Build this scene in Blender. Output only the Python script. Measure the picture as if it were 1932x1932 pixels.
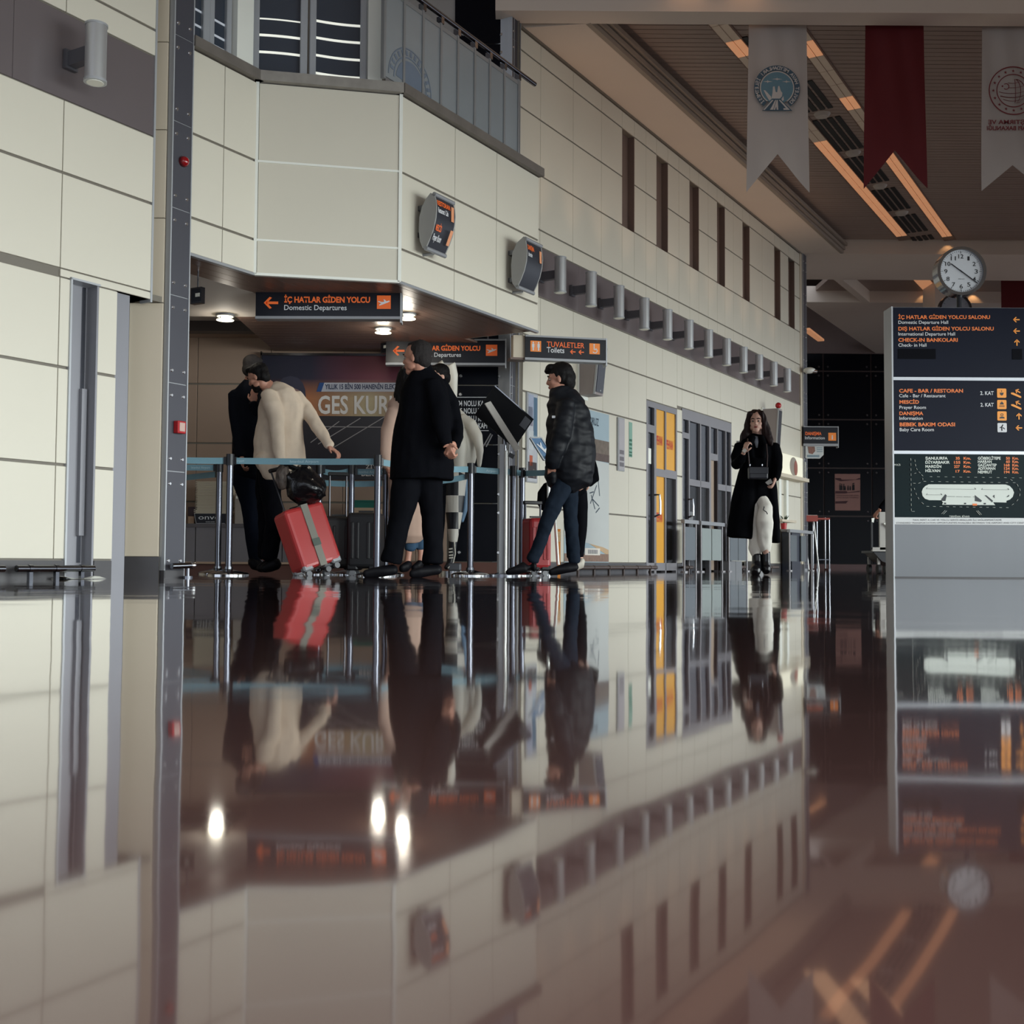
import bpy, bmesh, math, random
from mathutils import Vector, Matrix
random.seed(7)
SC = bpy.context.scene
COL = SC.collection
for o in list(bpy.data.objects):
    bpy.data.objects.remove(o)

# ------------------------------------------------------------------ camera
FPX, ROLL, CAMZ = 2150.0, 0.006, 0.12
PITCH = math.atan((1060.4 - 966) / FPX)
_F = Vector((0, math.cos(PITCH), math.sin(PITCH)))
_u0 = Vector((0, -math.sin(PITCH), math.cos(PITCH)))
_r0 = Vector((1, 0, 0))
_R = _r0 * math.cos(ROLL) + _u0 * math.sin(ROLL)
_U = _u0 * math.cos(ROLL) - _r0 * math.sin(ROLL)
CAM = Vector((0, 0, CAMZ))
cd = bpy.data.cameras.new('camera')
cam = bpy.data.objects.new('camera', cd)
COL.objects.link(cam)
cam.matrix_world = Matrix(((_R.x, _U.x, -_F.x, 0), (_R.y, _U.y, -_F.y, 0), (_R.z, _U.z, -_F.z, CAMZ), (0, 0, 0, 1)))
cd.sensor_width = 36.0
cd.lens = 36.0 * FPX / 1932
cd.clip_start = 0.02
cd.dof.use_dof = True
cd.dof.focus_distance = 9.5
cd.dof.aperture_fstop = 5.6
SC.camera = cam

# ------------------------------------------------------------------ world, daylight, exposure
SC.view_settings.view_transform = 'Standard'
SC.view_settings.look = 'None'
SC.view_settings.exposure = 0.0
SC.view_settings.gamma = 1.0
SC.view_settings.use_curve_mapping = False
try:
    SC.cycles.use_denoising = True
    SC.cycles.max_bounces = 8
    SC.cycles.sample_clamp_indirect = 6.0
except Exception:
    pass
wd = bpy.data.worlds.new('daylight')
SC.world = wd
wd.use_nodes = True
wd.node_tree.nodes['Background'].inputs[0].default_value = (0.80, 0.88, 1.0, 1)
wd.node_tree.nodes['Background'].inputs[1].default_value = 1.2

def ray(u, v):
    return _F + _R * ((u - 966) / FPX) + _U * ((966 - v) / FPX)
def at(u, v, Y):
    d = ray(u, v)
    return CAM + d * (Y / d.y)
def onz(u, v, z):
    d = ray(u, v)
    return CAM + d * ((z - CAMZ) / d.z)
_d = ray(2240, 1068)
WD = Vector((_d.x, _d.y, 0)).normalized()      # the direction the long wall runs
WN = Vector((WD.y, -WD.x, 0))                  # out of the long wall into the hall
WO = Vector((-2.968, 6.622, 0))
WF = Matrix(((WD.x, -WN.x, 0, WO.x), (WD.y, -WN.y, 0, WO.y), (0, 0, 1, 0), (0, 0, 0, 1)))
def wp(t, n, z):
    return WO + WD * t + WN * n + Vector((0, 0, z))
def onw(u, v, n=0.0):
    d = ray(u, v)
    p = CAM + d * (((WO - CAM).dot(WN) + n) / d.dot(WN))
    return p
def tz(u, v, n=0.0):
    p = onw(u, v, n)
    return (p - WO).dot(WD), p.z
def wnt(p):
    q = p - WO
    return q.dot(WD), q.dot(WN), p.z

def area(name, loc, aim, sx, sy, power, col):
    l = bpy.data.lights.new(name, 'AREA')
    l.shape = 'RECTANGLE'
    l.size, l.size_y, l.energy, l.color = sx, sy, power, col
    o = bpy.data.objects.new(name, l)
    COL.objects.link(o)
    d = (Vector(aim) - Vector(loc)).normalized()
    o.matrix_world = Matrix.Translation(loc) @ d.to_track_quat('-Z', 'Y').to_matrix().to_4x4()
    return o
# daylight through the glazed street side of the hall, right of the camera and behind it
for i, (t, pw) in enumerate(((-4.5, 165), (3.0, 155), (10.5, 150), (17.5, 105))):
    a = wp(t, 9.3, 1.45)
    l_ = area('daylight_window', a, a - WN - Vector((0, 0, 0.20)), 6.4, 2.3, pw, (0.93, 1.0, 0.98))
    l_.data.spread = math.radians(80)
area('daylight_entrance', (1.5, -6.0, 1.6), (0.6, 8, 2.2), 7.0, 3.0, 40, (0.93, 0.99, 1.0))

# ------------------------------------------------------------------ materials
def lin(c):
    c = c / 255.0
    return c / 12.92 if c <= 0.04045 else ((c + 0.055) / 1.055) ** 2.4
MATS = {}
def M(name, rgb, rough=0.5, metal=0.0, spec=0.5, var=0.06, scale=6.0, bump=0.0, bscale=60.0, emit=0.0, coat=0.0, stretch=None, alpha=1.0, trans=0.0, ior=1.5):
    if name in MATS:
        return MATS[name]
    m = bpy.data.materials.new(name)
    m.use_nodes = True
    nt = m.node_tree
    b = nt.nodes['Principled BSDF']
    c = [lin(x) for x in rgb]
    tc = nt.nodes.new('ShaderNodeTexCoord')
    mp = nt.nodes.new('ShaderNodeMapping')
    if stretch:
        mp.inputs['Scale'].default_value = stretch
    nt.links.new(tc.outputs['Object'], mp.inputs[0])
    nz = nt.nodes.new('ShaderNodeTexNoise')
    nz.inputs['Scale'].default_value = scale
    nz.inputs['Detail'].default_value = 4
    nt.links.new(mp.outputs[0], nz.inputs['Vector'])
    mx = nt.nodes.new('ShaderNodeMix')
    mx.data_type = 'RGBA'
    mx.inputs[6].default_value = [x * (1 - var) for x in c] + [1]
    mx.inputs[7].default_value = [min(1, x * (1 + var)) for x in c] + [1]
    nt.links.new(nz.outputs['Fac'], mx.inputs[0])
    nt.links.new(mx.outputs[2], b.inputs['Base Color'])
    b.inputs['Roughness'].default_value = rough
    b.inputs['Metallic'].default_value = metal
    b.inputs['Specular IOR Level'].default_value = spec
    b.inputs['IOR'].default_value = ior
    b.inputs['Coat Weight'].default_value = coat
    b.inputs['Alpha'].default_value = alpha
    b.inputs['Transmission Weight'].default_value = trans
    if emit:
        nt.links.new(mx.outputs[2], b.inputs['Emission Color'])
        b.inputs['Emission Strength'].default_value = emit
    if bump:
        n2 = nt.nodes.new('ShaderNodeTexNoise')
        n2.inputs['Scale'].default_value = bscale
        n2.inputs['Detail'].default_value = 3
        nt.links.new(mp.outputs[0], n2.inputs['Vector'])
        bp = nt.nodes.new('ShaderNodeBump')
        bp.inputs['Strength'].default_value = bump
        bp.inputs['Distance'].default_value = 0.01
        nt.links.new(n2.outputs['Fac'], bp.inputs['Height'])
        nt.links.new(bp.outputs[0], b.inputs['Normal'])
    MATS[name] = m
    return m

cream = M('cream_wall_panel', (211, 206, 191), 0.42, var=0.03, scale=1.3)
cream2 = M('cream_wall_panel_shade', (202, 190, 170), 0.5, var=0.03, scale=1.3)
joint = M('joint_strip', (112, 106, 96), 0.5, var=0.05)
alu = M('brushed_aluminium', (176, 179, 183), 0.42, 0.35, var=0.05, scale=30, stretch=(1, 1, 0.05))
alu_dull = M('painted_aluminium', (150, 152, 156), 0.45, 0.3, var=0.04)
white_trim = M('white_trim', (236, 238, 230), 0.4, var=0.02)
steel = M('dark_steel_plate', (70, 70, 78), 0.45, 0.1, var=0.10, scale=3)
stud_m = M('polished_stud', (205, 205, 205), 0.22, 0.9, var=0.02)
chrome = M('chrome', (205, 207, 210), 0.12, 1.0, var=0.02)
dark_chrome = M('dark_chrome', (118, 120, 126), 0.16, 1.0, var=0.05)
blackglass = M('black_glass_panel', (9, 11, 19), 0.3, 0.0, 0.12, var=0.1)
signblack = M('sign_face', (17, 19, 28), 0.32, 0.0, 0.4, var=0.06)
orange = M('sign_orange', (226, 104, 44), 0.5, var=0.04, emit=0.12)
amber = M('sign_amber', (238, 150, 52), 0.5, var=0.04, emit=0.12)
letter_grey = M('sign_white', (205, 207, 210), 0.5, var=0.02, emit=0.05)
base_m = M('dark_baseboard', (70, 68, 70), 0.35, var=0.12, scale=14)
brown_niche = M('brown_niche', (116, 98, 90), 0.5, var=0.06)
plaster = M('soffit_plaster', (214, 200, 186), 0.8, var=0.03, scale=2)
ceil_slat = M('ceiling_slat', (150, 132, 122), 0.5, 0.0, var=0.08, scale=2)
black_cloth = M('black_cloth', (11, 12, 16), 0.85, var=0.2, scale=25, bump=0.25, bscale=160)

# ------------------------------------------------------------------ geometry helpers
WM = {}
def put(o, Mx=None, parent=None):
    COL.objects.link(o)
    if parent is not None:
        o.parent = parent
        WM[o] = WM[parent].copy()
    else:
        Mx = Mx or Matrix()
        o.matrix_world = Mx
        WM[o] = Mx.copy()
    return o
def tag(o, label=None, cat=None, group=None, kind=None):
    if label: o['label'] = label
    if cat: o['category'] = cat
    if group: o['group'] = group
    if kind: o['kind'] = kind
    return o
def thing(name, label, cat, loc, group=None, rz=0.0):
    o = bpy.data.objects.new(name, None)
    Mx = loc if isinstance(loc, Matrix) else Matrix.Translation(Vector(loc)) @ Matrix.Rotation(rz, 4, 'Z')
    put(o, Mx)
    o.empty_display_size = 0.1
    return tag(o, label, cat, group)
def wthing(name, label, cat, t, n, z, group=None):
    return thing(name, label, cat, Matrix.Translation(wp(t, n, z)) @ WF.to_3x3().to_4x4(), group)

class MB:
    def __init__(s, frame=None):
        s.v, s.f, s.F = [], [], frame
    def add(s, vs, fs):
        k = len(s.v)
        s.v += [Vector(p) for p in vs]
        s.f += [tuple(i + k for i in q) for q in fs]
        return s
    def box(s, x0, x1, y0, y1, z0, z1):
        return s.add([(x0, y0, z0), (x1, y0, z0), (x1, y1, z0), (x0, y1, z0), (x0, y0, z1), (x1, y0, z1), (x1, y1, z1), (x0, y1, z1)],
                     [(0, 3, 2, 1), (4, 5, 6, 7), (0, 1, 5, 4), (1, 2, 6, 5), (2, 3, 7, 6), (3, 0, 4, 7)])
    def wbox(s, t0, t1, n0, n1, z0, z1):          # wall frame: n is measured out of the wall
        s.F = WF
        return s.box(t0, t1, -n1, -n0, z0, z1)
    def obox(s, c, ax, h):                        # centre, three axes, half sizes
        c = Vector(c)
        a = [Vector(x).normalized() * k for x, k in zip(ax, h)]
        vs = [c + a[0] * i + a[1] * j + a[2] * k for k in (-1, 1) for (i, j) in ((-1, -1), (1, -1), (1, 1), (-1, 1))]
        return s.add(vs, [(0, 3, 2, 1), (4, 5, 6, 7), (0, 1, 5, 4), (1, 2, 6, 5), (2, 3, 7, 6), (3, 0, 4, 7)])
    def bar(s, a, b, w, h, up=(0, 0, 1)):         # rectangular bar from a to b
        a, b = Vector(a), Vector(b)
        d = (b - a)
        x = d.normalized()
        y = Vector(up).cross(x)
        if y.length < 1e-4: y = Vector((1, 0, 0)).cross(x)
        y.normalize()
        return s.obox((a + b) / 2, (x, y, x.cross(y)), (d.length / 2, w / 2, h / 2))
    def cyl(s, a, b, r0, r1=None, n=14, caps=True):
        a, b = Vector(a), Vector(b)
        r1 = r0 if r1 is None else r1
        x = (b - a).normalized()
        y = x.orthogonal().normalized()
        z = x.cross(y)
        vs = []
        for p, r in ((a, r0), (b, r1)):
            for i in range(n):
                q = 2 * math.pi * i / n
                vs.append(p + (y * math.cos(q) + z * math.sin(q)) * r)
        fs = [(i, (i + 1) % n, n + (i + 1) % n, n + i) for i in range(n)]
        if caps: fs += [tuple(range(n - 1, -1, -1)), tuple(range(n, 2 * n))]
        return s.add(vs, fs)
    def tube(s, pts, r, n=8, caps=True):
        pts = [Vector(p) for p in pts]
        rs = r if isinstance(r, (list, tuple)) else [r] * len(pts)
        k = len(s.v)
        x0 = None
        for i, p in enumerate(pts):
            d = (pts[min(i + 1, len(pts) - 1)] - pts[max(i - 1, 0)]).normalized()
            if x0 is None: x0 = d.orthogonal().normalized()
            x0 = (x0 - d * x0.dot(d)).normalized()
            y0 = d.cross(x0)
            for j in range(n):
                q = 2 * math.pi * j / n
                s.v.append(p + (x0 * math.cos(q) + y0 * math.sin(q)) * rs[i])
        for i in range(len(pts) - 1):
            for j in range(n):
                s.f.append((k + i * n + j, k + i * n + (j + 1) % n, k + (i + 1) * n + (j + 1) % n, k + (i + 1) * n + j))
        if caps:
            s.f.append(tuple(k + j for j in range(n - 1, -1, -1)))
            s.f.append(tuple(k + (len(pts) - 1) * n + j for j in range(n)))
        return s
    def ball(s, c, r, n=12, m=8, ax=None):
        c = Vector(c)
        r = Vector(r) if hasattr(r, '__len__') else Vector((r, r, r))
        A = ax or Matrix.Identity(3)
        k = len(s.v)
        for i in range(1, m):
            a = math.pi * i / m
            for j in range(n):
                b = 2 * math.pi * j / n
                s.v.append(c + A @ Vector((r.x * math.sin(a) * math.cos(b), r.y * math.sin(a) * math.sin(b), r.z * math.cos(a))))
        s.v += [c + A @ Vector((0, 0, r.z)), c - A @ Vector((0, 0, r.z))]
        T, B = k + (m - 1) * n, k + (m - 1) * n + 1
        for j in range(n):
            s.f.append((T, k + j, k + (j + 1) % n))
            s.f.append((B, k + (m - 2) * n + (j + 1) % n, k + (m - 2) * n + j))
            for i in range(m - 2):
                s.f.append((k + i * n + j, k + (i + 1) * n + j, k + (i + 1) * n + (j + 1) % n, k + i * n + (j + 1) % n))
        return s
    def prism(s, poly, ext):                      # planar polygon (3-D points) pushed along ext
        n = len(poly)
        poly = [Vector(p) for p in poly]
        e = Vector(ext)
        vs = poly + [p + e for p in poly]
        return s.add(vs, [tuple(range(n - 1, -1, -1)), tuple(range(n, 2 * n))] + [(i, (i + 1) % n, n + (i + 1) % n, n + i) for i in range(n)])
    def mesh(s, name, inv=None, smooth=False, bevel=0.0, seg=1):
        me = bpy.data.meshes.new(name)
        T = (inv or Matrix()) @ (s.F or Matrix())
        me.from_pydata([T @ p for p in s.v], [], s.f)
        bm = bmesh.new()
        bm.from_mesh(me)
        bmesh.ops.recalc_face_normals(bm, faces=bm.faces)
        if bevel:
            bmesh.ops.bevel(bm, geom=[e for e in bm.edges if e.is_manifold and e.calc_face_angle(0) > 0.5], offset=bevel, segments=seg, affect='EDGES', profile=0.5)
        if smooth:
            for f in bm.faces: f.smooth = True
            for e in bm.edges:
                if e.is_manifold and e.calc_face_angle(0) > 0.7: e.smooth = False
        bm.to_mesh(me)
        bm.free()
        return me
    def build(s, name, mat, parent=None, label=None, smooth=False, bevel=0.0, seg=1, kind=None, cat=None, group=None):
        inv = WM[parent].inverted() if parent is not None else None
        me = s.mesh(name, inv, smooth, bevel, seg)
        me.materials.append(mat)
        o = bpy.data.objects.new(name, me)
        put(o, None, parent)
        return tag(o, label, cat, group, kind)

def part(name, me, parent, M_world):              # a child that shares mesh data; M_world places it
    o = bpy.data.objects.new(name, me)
    COL.objects.link(o)
    o.parent = parent
    o.matrix_local = WM[parent].inverted() @ M_world
    WM[o] = M_world.copy()
    return o
def dup(root, Mx, label=None, group=None):
    def cp(o, par):
        c = o.copy()
        COL.objects.link(c)
        c.parent = par
        for k in o.children: cp(k, c)
        return c
    c = root.copy()
    COL.objects.link(c)
    c.matrix_world = Mx
    WM[c] = Mx.copy()
    if label: c['label'] = label
    if group: c['group'] = group
    for k in root.children: cp(k, c)
    return c

def textmesh(body, bold=0.0, space=1.0):
    c = bpy.data.curves.new('lettering', 'FONT')
    c.body = body
    c.size = 1.0
    c.offset = bold
    c.space_character = space
    c.resolution_u = 3
    o = bpy.data.objects.new('lettering', c)
    COL.objects.link(o)
    dg = bpy.context.evaluated_depsgraph_get()
    me = bpy.data.meshes.new_from_object(o.evaluated_get(dg))
    bpy.data.objects.remove(o)
    bpy.data.curves.remove(c)
    return me
def text(body, p0, p1, h, mat, parent, up=None, bold=0.0, mirror=False, name='lettering', label=None, off=0.0, space=1.0, thick=0.0):
    """flat lettering whose ink runs from p0 to p1 along its base line, capital height h"""
    me = textmesh(body, bold, space)
    xs = [v.co.x for v in me.vertices]
    x0, x1 = min(xs), max(xs)
    p0, p1 = Vector(p0), Vector(p1)
    d = p1 - p0
    w = d.length
    X = d / w
    Z = Vector(up) if up else Vector((0, 0, 1))
    Z = (Z - X * Z.dot(X)).normalized()
    N = X.cross(Z)                                # towards the reader
    if mirror:
        p0, X = p1, -X
    inv = WM[parent].inverted() if parent is not None else Matrix()
    for v in me.vertices:
        v.co = inv @ (p0 + X * ((v.co.x - x0) / (x1 - x0) * w) + Z * (v.co.y / 0.69 * h) + N * off)
    me.materials.append(mat)
    o = bpy.data.objects.new(name, me)
    put(o, None, parent)
    return tag(o, label)
def poly(name, pts, mat, parent, thick=None, label=None):
    """thin flat shape (several outlines as separate islands) with a real thickness"""
    mb = MB()
    for q in pts:
        mb.prism(q, thick)
    return mb.build(name, mat, parent, label)
def sheet(pts):
    return [Vector(p) for p in pts]
# ================================================================== THE SETTING
def VF(P0, P1):
    P0, P1 = Vector(P0), Vector(P1)
    d = (P1 - P0)
    L = d.length
    d.normalize()
    y = Vector((-d.y, d.x, 0))
    return Matrix(((d.x, y.x, 0, P0.x), (d.y, y.y, 0, P0.y), (d.z, y.z, 1, P0.z), (0, 0, 0, 1))), L
_pm = {}
def panels(parent, F, xs, zs, mat, skip=None, gx=0.003, gz=0.009, th=0.014, y=0.0, name='panel'):
    for i in range(len(xs) - 1):
        for j in range(len(zs) - 1):
            xa, xb, za, zb = xs[i] + gx, xs[i + 1] - gx, zs[j] + gz, zs[j + 1] - gz
            if skip and skip((xa + xb) / 2, (za + zb) / 2): continue
            w, h = round(xb - xa, 3), round(zb - za, 3)
            k = (w, h, th, mat.name)
            if k not in _pm:
                me = MB().box(0, w, 0, th, 0, h).mesh(name, bevel=0.002)
                me.materials.append(mat)
                _pm[k] = me
            part(name, _pm[k], parent, F @ Matrix.Translation((xa, y, za)))
def struct(o, label=None):
    o['kind'] = 'structure'
    if label: o['label'] = label
    return o

# ---------------------------------------------------------------- floor
fm = bpy.data.materials.new('polished_brown_floor')
fm.use_nodes = True
nt = fm.node_tree
b = nt.nodes['Principled BSDF']
tc = nt.nodes.new('ShaderNodeTexCoord')
def tex(scale, detail=3, st=(1, 1, 1)):
    mp = nt.nodes.new('ShaderNodeMapping')
    mp.inputs['Scale'].default_value = st
    nt.links.new(tc.outputs['Object'], mp.inputs[0])
    n = nt.nodes.new('ShaderNodeTexNoise')
    n.inputs['Scale'].default_value = scale
    n.inputs['Detail'].default_value = detail
    nt.links.new(mp.outputs[0], n.inputs['Vector'])
    return n
n1 = tex(0.7, 5)
cr = nt.nodes.new('ShaderNodeMix'); cr.data_type = 'RGBA'
cr.inputs[6].default_value = (lin(106), lin(77), lin(73), 1)
cr.inputs[7].default_value = (lin(88), lin(63), lin(61), 1)
nt.links.new(n1.outputs['Fac'], cr.inputs[0])
nt.links.new(cr.outputs[2], b.inputs['Base Color'])
b.inputs['Roughness'].default_value = 0.055
b.inputs['IOR'].default_value = 1.52
b.inputs['Coat Weight'].default_value = 1.0
b.inputs['Coat IOR'].default_value = 1.55
b.inputs['Coat Roughness'].default_value = 0.04
n2 = tex(1.1, 2)
n3 = tex(5.0, 2)
ad = nt.nodes.new('ShaderNodeMath'); ad.operation = 'MULTIPLY_ADD'
nt.links.new(n3.outputs['Fac'], ad.inputs[0]); ad.inputs[1].default_value = 0.10
nt.links.new(n2.outputs['Fac'], ad.inputs[2])
bp = nt.nodes.new('ShaderNodeBump')
bp.inputs['Strength'].default_value = 1.0
bp.inputs['Distance'].default_value = 0.0032
nt.links.new(ad.outputs[0], bp.inputs['Height'])
nt.links.new(bp.outputs[0], b.inputs['Normal'])
nt.links.new(bp.outputs[0], b.inputs['Coat Normal'])
struct(MB().box(-16, 22, -12, 36, -0.2, 0).build('floor', fm), 'polished reddish brown floor that mirrors the whole hall')

# ---------------------------------------------------------------- grid of the cladding
ZG = [0.115, 0.70, 1.30, 1.905, 2.505]
BANDZ0, BANDZ1 = 2.965, 3.507
ZU = [3.507, 3.69, 4.285, 4.89, 5.50, 5.74]
# ---------------------------------------------------------------- left wall
w = MB()
w.wbox(-10, 0.44, -0.30, -0.014, 0, 1.86).wbox(-10, 1.08, -0.30, -0.014, 1.86, 6.6)
w.wbox(0.65, 0.80, -0.30, -0.014, 0, 1.86).wbox(0.44, 0.65, -0.30, -0.11, 0, 1.86)
wl = struct(w.build('wall_left', joint), 'cream panelled wall with dark joints beside the steel column')
xs = [0.36 - 0.745 * k for k in range(13, -1, -1)]
lowz = [0.115, 0.70, 1.30, 1.905]
panels(wl, WF, xs + [0.44], lowz[:3] + [1.86], cream)
panels(wl, WF, [0.65, 0.80], lowz[:3] + [1.86], cream)
for a, bb in ((xs[-1], 0.44), (0.44, 0.65), (0.65, 0.80)):
    pass
panels(wl, WF, xs + [1.08], [1.905, 2.505, 2.965], cream)
panels(wl, WF, [xs[-1], 1.08], [1.86, 1.905], cream, gz=0.0)
panels(wl, WF, xs + [1.08], [3.507, 3.69, 4.285, 4.89, 5.50, 6.1], cream)
band_m = M('band_panel', (118, 110, 112), 0.13, 0.25, 0.5, var=0.05, scale=2)
panels(wl, WF, [xs[0], xs[4], xs[8], 0.0, 1.08], [2.965, 3.507], band_m, gz=0.002, gx=0.001, th=0.010, y=0.004, name='band_panel')
MB().wbox(1.066, 1.082, -0.1, 0.004, 1.84, 6.6).build('edge_trim', alu, wl)
MB().wbox(-10, 1.08, -0.014, 0.008, 1.842, 1.86).build('soffit_trim', joint, wl) if False else None
# niches in the left wall
grey_niche = M('grey_niche_metal', (138, 138, 144), 0.4, 0.3, var=0.05, scale=3)
m = MB(); m.wbox(0.432, 0.445, -0.11, 0.012, 0.0, 1.866).wbox(0.432, 0.655, -0.11, 0.012, 1.855, 1.868)
m.build('niche_trim', alu, wl)
MB().wbox(0.445, 0.65, -0.109, -0.095, 0, 1.855).build('niche_back', grey_niche, wl)
MB().wbox(0.638, 0.652, -0.11, 0.0, 0, 1.855).build('niche_side', grey_niche, wl)
m = MB(); m.wbox(0.60, 0.622, -0.095, -0.085, 0.1, 1.85).build('niche_seal', dark_chrome, wl)
m = MB(); m.wbox(0.592, 0.630, -0.095, -0.065, 0.27, 1.2)
m.build('niche_cover', grey_niche, wl)
MB().wbox(0.80, 0.935, -0.30, -0.045, 0, 1.86).build('recess_lining', grey_niche, wl)
MB().wbox(0.80, 1.2, -0.30, -0.014, 1.86, 1.90).build('recess_soffit', joint, wl)
# pier beside the column: its face looks down the hall
P1 = wp(1.205, 0.0, 0)
pier = struct(MB().box(P1.x - 0.245, P1.x - 0.012, P1.y, P1.y + 0.3, 0, 6.6).build('pier', joint), 'narrow cream pier beside the riveted steel column')
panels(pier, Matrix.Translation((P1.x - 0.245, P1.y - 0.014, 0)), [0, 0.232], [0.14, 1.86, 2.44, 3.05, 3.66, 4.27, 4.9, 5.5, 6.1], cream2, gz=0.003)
MB().box(P1.x - 0.25, P1.x - 0.246, P1.y - 0.03, P1.y + 0.05, 0, 1.86).build('edge_trim', alu, pier)
bl = struct(MB().wbox(-10, 0.43, -0.014, 0.006, 0, 0.113).wbox(0.655, 0.79, -0.014, 0.006, 0, 0.113).build('baseboard_left', base_m))
MB().box(P1.x - 0.25, P1.x - 0.01, P1.y - 0.024, P1.y - 0.01, 0, 0.14).build('pier_base', base_m, bl)

# ---------------------------------------------------------------- riveted steel columns
stud_me = MB().cyl((0, 0, 0), (0, -0.007, 0), 0.0135, 0.009, 10).mesh('stud', smooth=True)
stud_me.materials.append(stud_m)
def column(t0, t1, name, label, ztop=6.6, n=0.03, d=0.2):
    c = wthing(name, label, None, t0, 0, 0)
    del c['label']
    struct(c, label)
    MB().wbox(t0, t1, -d, n - 0.006, 0, ztop).build('core', alu_dull, c)
    zs = [0.03, 0.72] + [0.72 + 0.6 * k for k in range(1, 11)]
    F = WF @ Matrix.Translation((t0, -n, 0))
    for a, bz in zip(zs[:-1], zs[1:]):
        if a > ztop: break
        MB().wbox(t0 + 0.006, t1 - 0.006, n - 0.006, n, a + 0.004, bz - 0.004).build('plate', steel, c)
        for z in ((a + 0.085, bz - 0.085)):
            for x in (0.035, t1 - t0 - 0.035):
                part('stud', stud_me, c, F @ Matrix.Translation((x, 0, z)))
    MB().wbox(t0 - 0.004, t0 + 0.006, -d, n + 0.004, 0, ztop).build('edge_trim', alu, c)
    MB().wbox(t1 - 0.006, t1 + 0.003, -0.05, n + 0.004, 0, ztop).build('edge_trim', alu, c)
    return c
col1 = column(1.205, 1.381, 'pillar', 'tall dark riveted steel pillar at the near corner of the queue opening')
col2 = column(5.715, 5.89, 'pillar', 'dark riveted steel pillar at the far end of the queue opening')
col3 = column(16.06, 16.27, 'pillar', 'thin riveted steel pillar ending the long cream wall', 5.74)
MB().wbox(1.20, 1.385, -0.1, 0.034, 0.0, 0.05).build('pillar_base', base_m, col1)

def x_on(y, n):                                    # x of the wall-parallel line n at depth y
    return wp((y - WO.y - WN.y * n) / WD.y, n, 0).x
# ---------------------------------------------------------------- the queue opening behind the columns
BY = 11.62
back = struct(MB().box(-5.2, 0.05, BY, BY + 0.2, 0, 8).build('wall_back', joint), 'wall across the back of the queue area')
XB = lambda u: at(u, 850, BY).x
FB = Matrix.Translation((0, BY - 0.014, 0))
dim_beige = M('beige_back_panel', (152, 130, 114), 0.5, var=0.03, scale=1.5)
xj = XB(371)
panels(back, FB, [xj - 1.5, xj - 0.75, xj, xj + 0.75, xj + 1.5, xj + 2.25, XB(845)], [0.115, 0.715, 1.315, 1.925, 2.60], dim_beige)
bgx = [XB(845) - 0.55, XB(845) + 0.02, XB(958)]
panels(back, FB, [XB(720) + 0.0, XB(852)], [3.7, 4.9, 6.1, 7.3], M('upper_plain_wall', (160, 156, 152), 0.7), gz=0.0, gx=0.0)
stud_big = MB().cyl((0, 0, 0), (0, -0.012, 0), 0.020, 0.013, 12).mesh('stud', smooth=True)
stud_big.materials.append(stud_m)
bgp = XB(852); bge = XB(957)
for za, zb in ((0.12, 0.715), (0.715, 1.315), (1.315, 1.925), (1.925, 2.6), (3.72, 4.3), (4.3, 4.9), (4.9, 5.49), (5.49, 6.09)):
    MB().box(bgp, bge, BY - 0.03, BY - 0.012, za + 0.006, zb - 0.006).build('glass_panel', blackglass, back)
    for zz in (za + 0.095, zb - 0.095):
        for xx in (bgp + 0.085, bge - 0.085):
            part('stud', stud_big, back, Matrix.Translation((xx, BY - 0.03, zz)))
MB().box(bge + 0.003, bge + 0.05, BY - 0.06, BY, 0, 6.4).build('edge_trim', alu, back)
struct(MB().box(-5.2, 0.05, BY - 0.03, BY - 0.012, 0, 0.115).build('baseboard_back', M('skirting_brown', (96, 62, 52), 0.4)))
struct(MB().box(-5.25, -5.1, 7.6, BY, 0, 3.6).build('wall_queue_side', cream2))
# low ceiling of the opening
z0 = 2.245
NB = 0.80                                          # how far the balcony comes out of the wall
tA, tB, tC, tD = 1.381, 2.05, 2.77, 4.93
slat_dark = M('dark_ceiling_slat', (120, 96, 86), 0.4, 0.1, var=0.1, scale=3)
gyp = M('grey_ceiling_board', (196, 188, 180), 0.75, var=0.03)
lc = struct(MB().prism([(-5.2, 9.92, 2.46), (x_on(9.92, -0.02), 9.92, 2.46), (x_on(BY, -0.02), BY, 2.46), (-5.2, BY, 2.46)], (0, 0, 0.1)).build('ceiling_queue', gyp), 'low ceiling of the queue area under the balcony')
for k in range(11):                                # slats that run with the wall under the balcony edge
    n1_ = NB - 0.012 - 0.113 * k
    ta = tA if n1_ < 0.02 else (tB + (tC - tB) * n1_ / NB + 0.05)
    tb = 5.7 if n1_ < 0.02 else tD - 0.02
    MB().wbox(ta, tb, n1_ - 0.108, n1_, z0 + 0.012, z0 + 0.03).build('slat', slat_dark, lc)
ng = NB - 0.012 - 0.113 * 11
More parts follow.
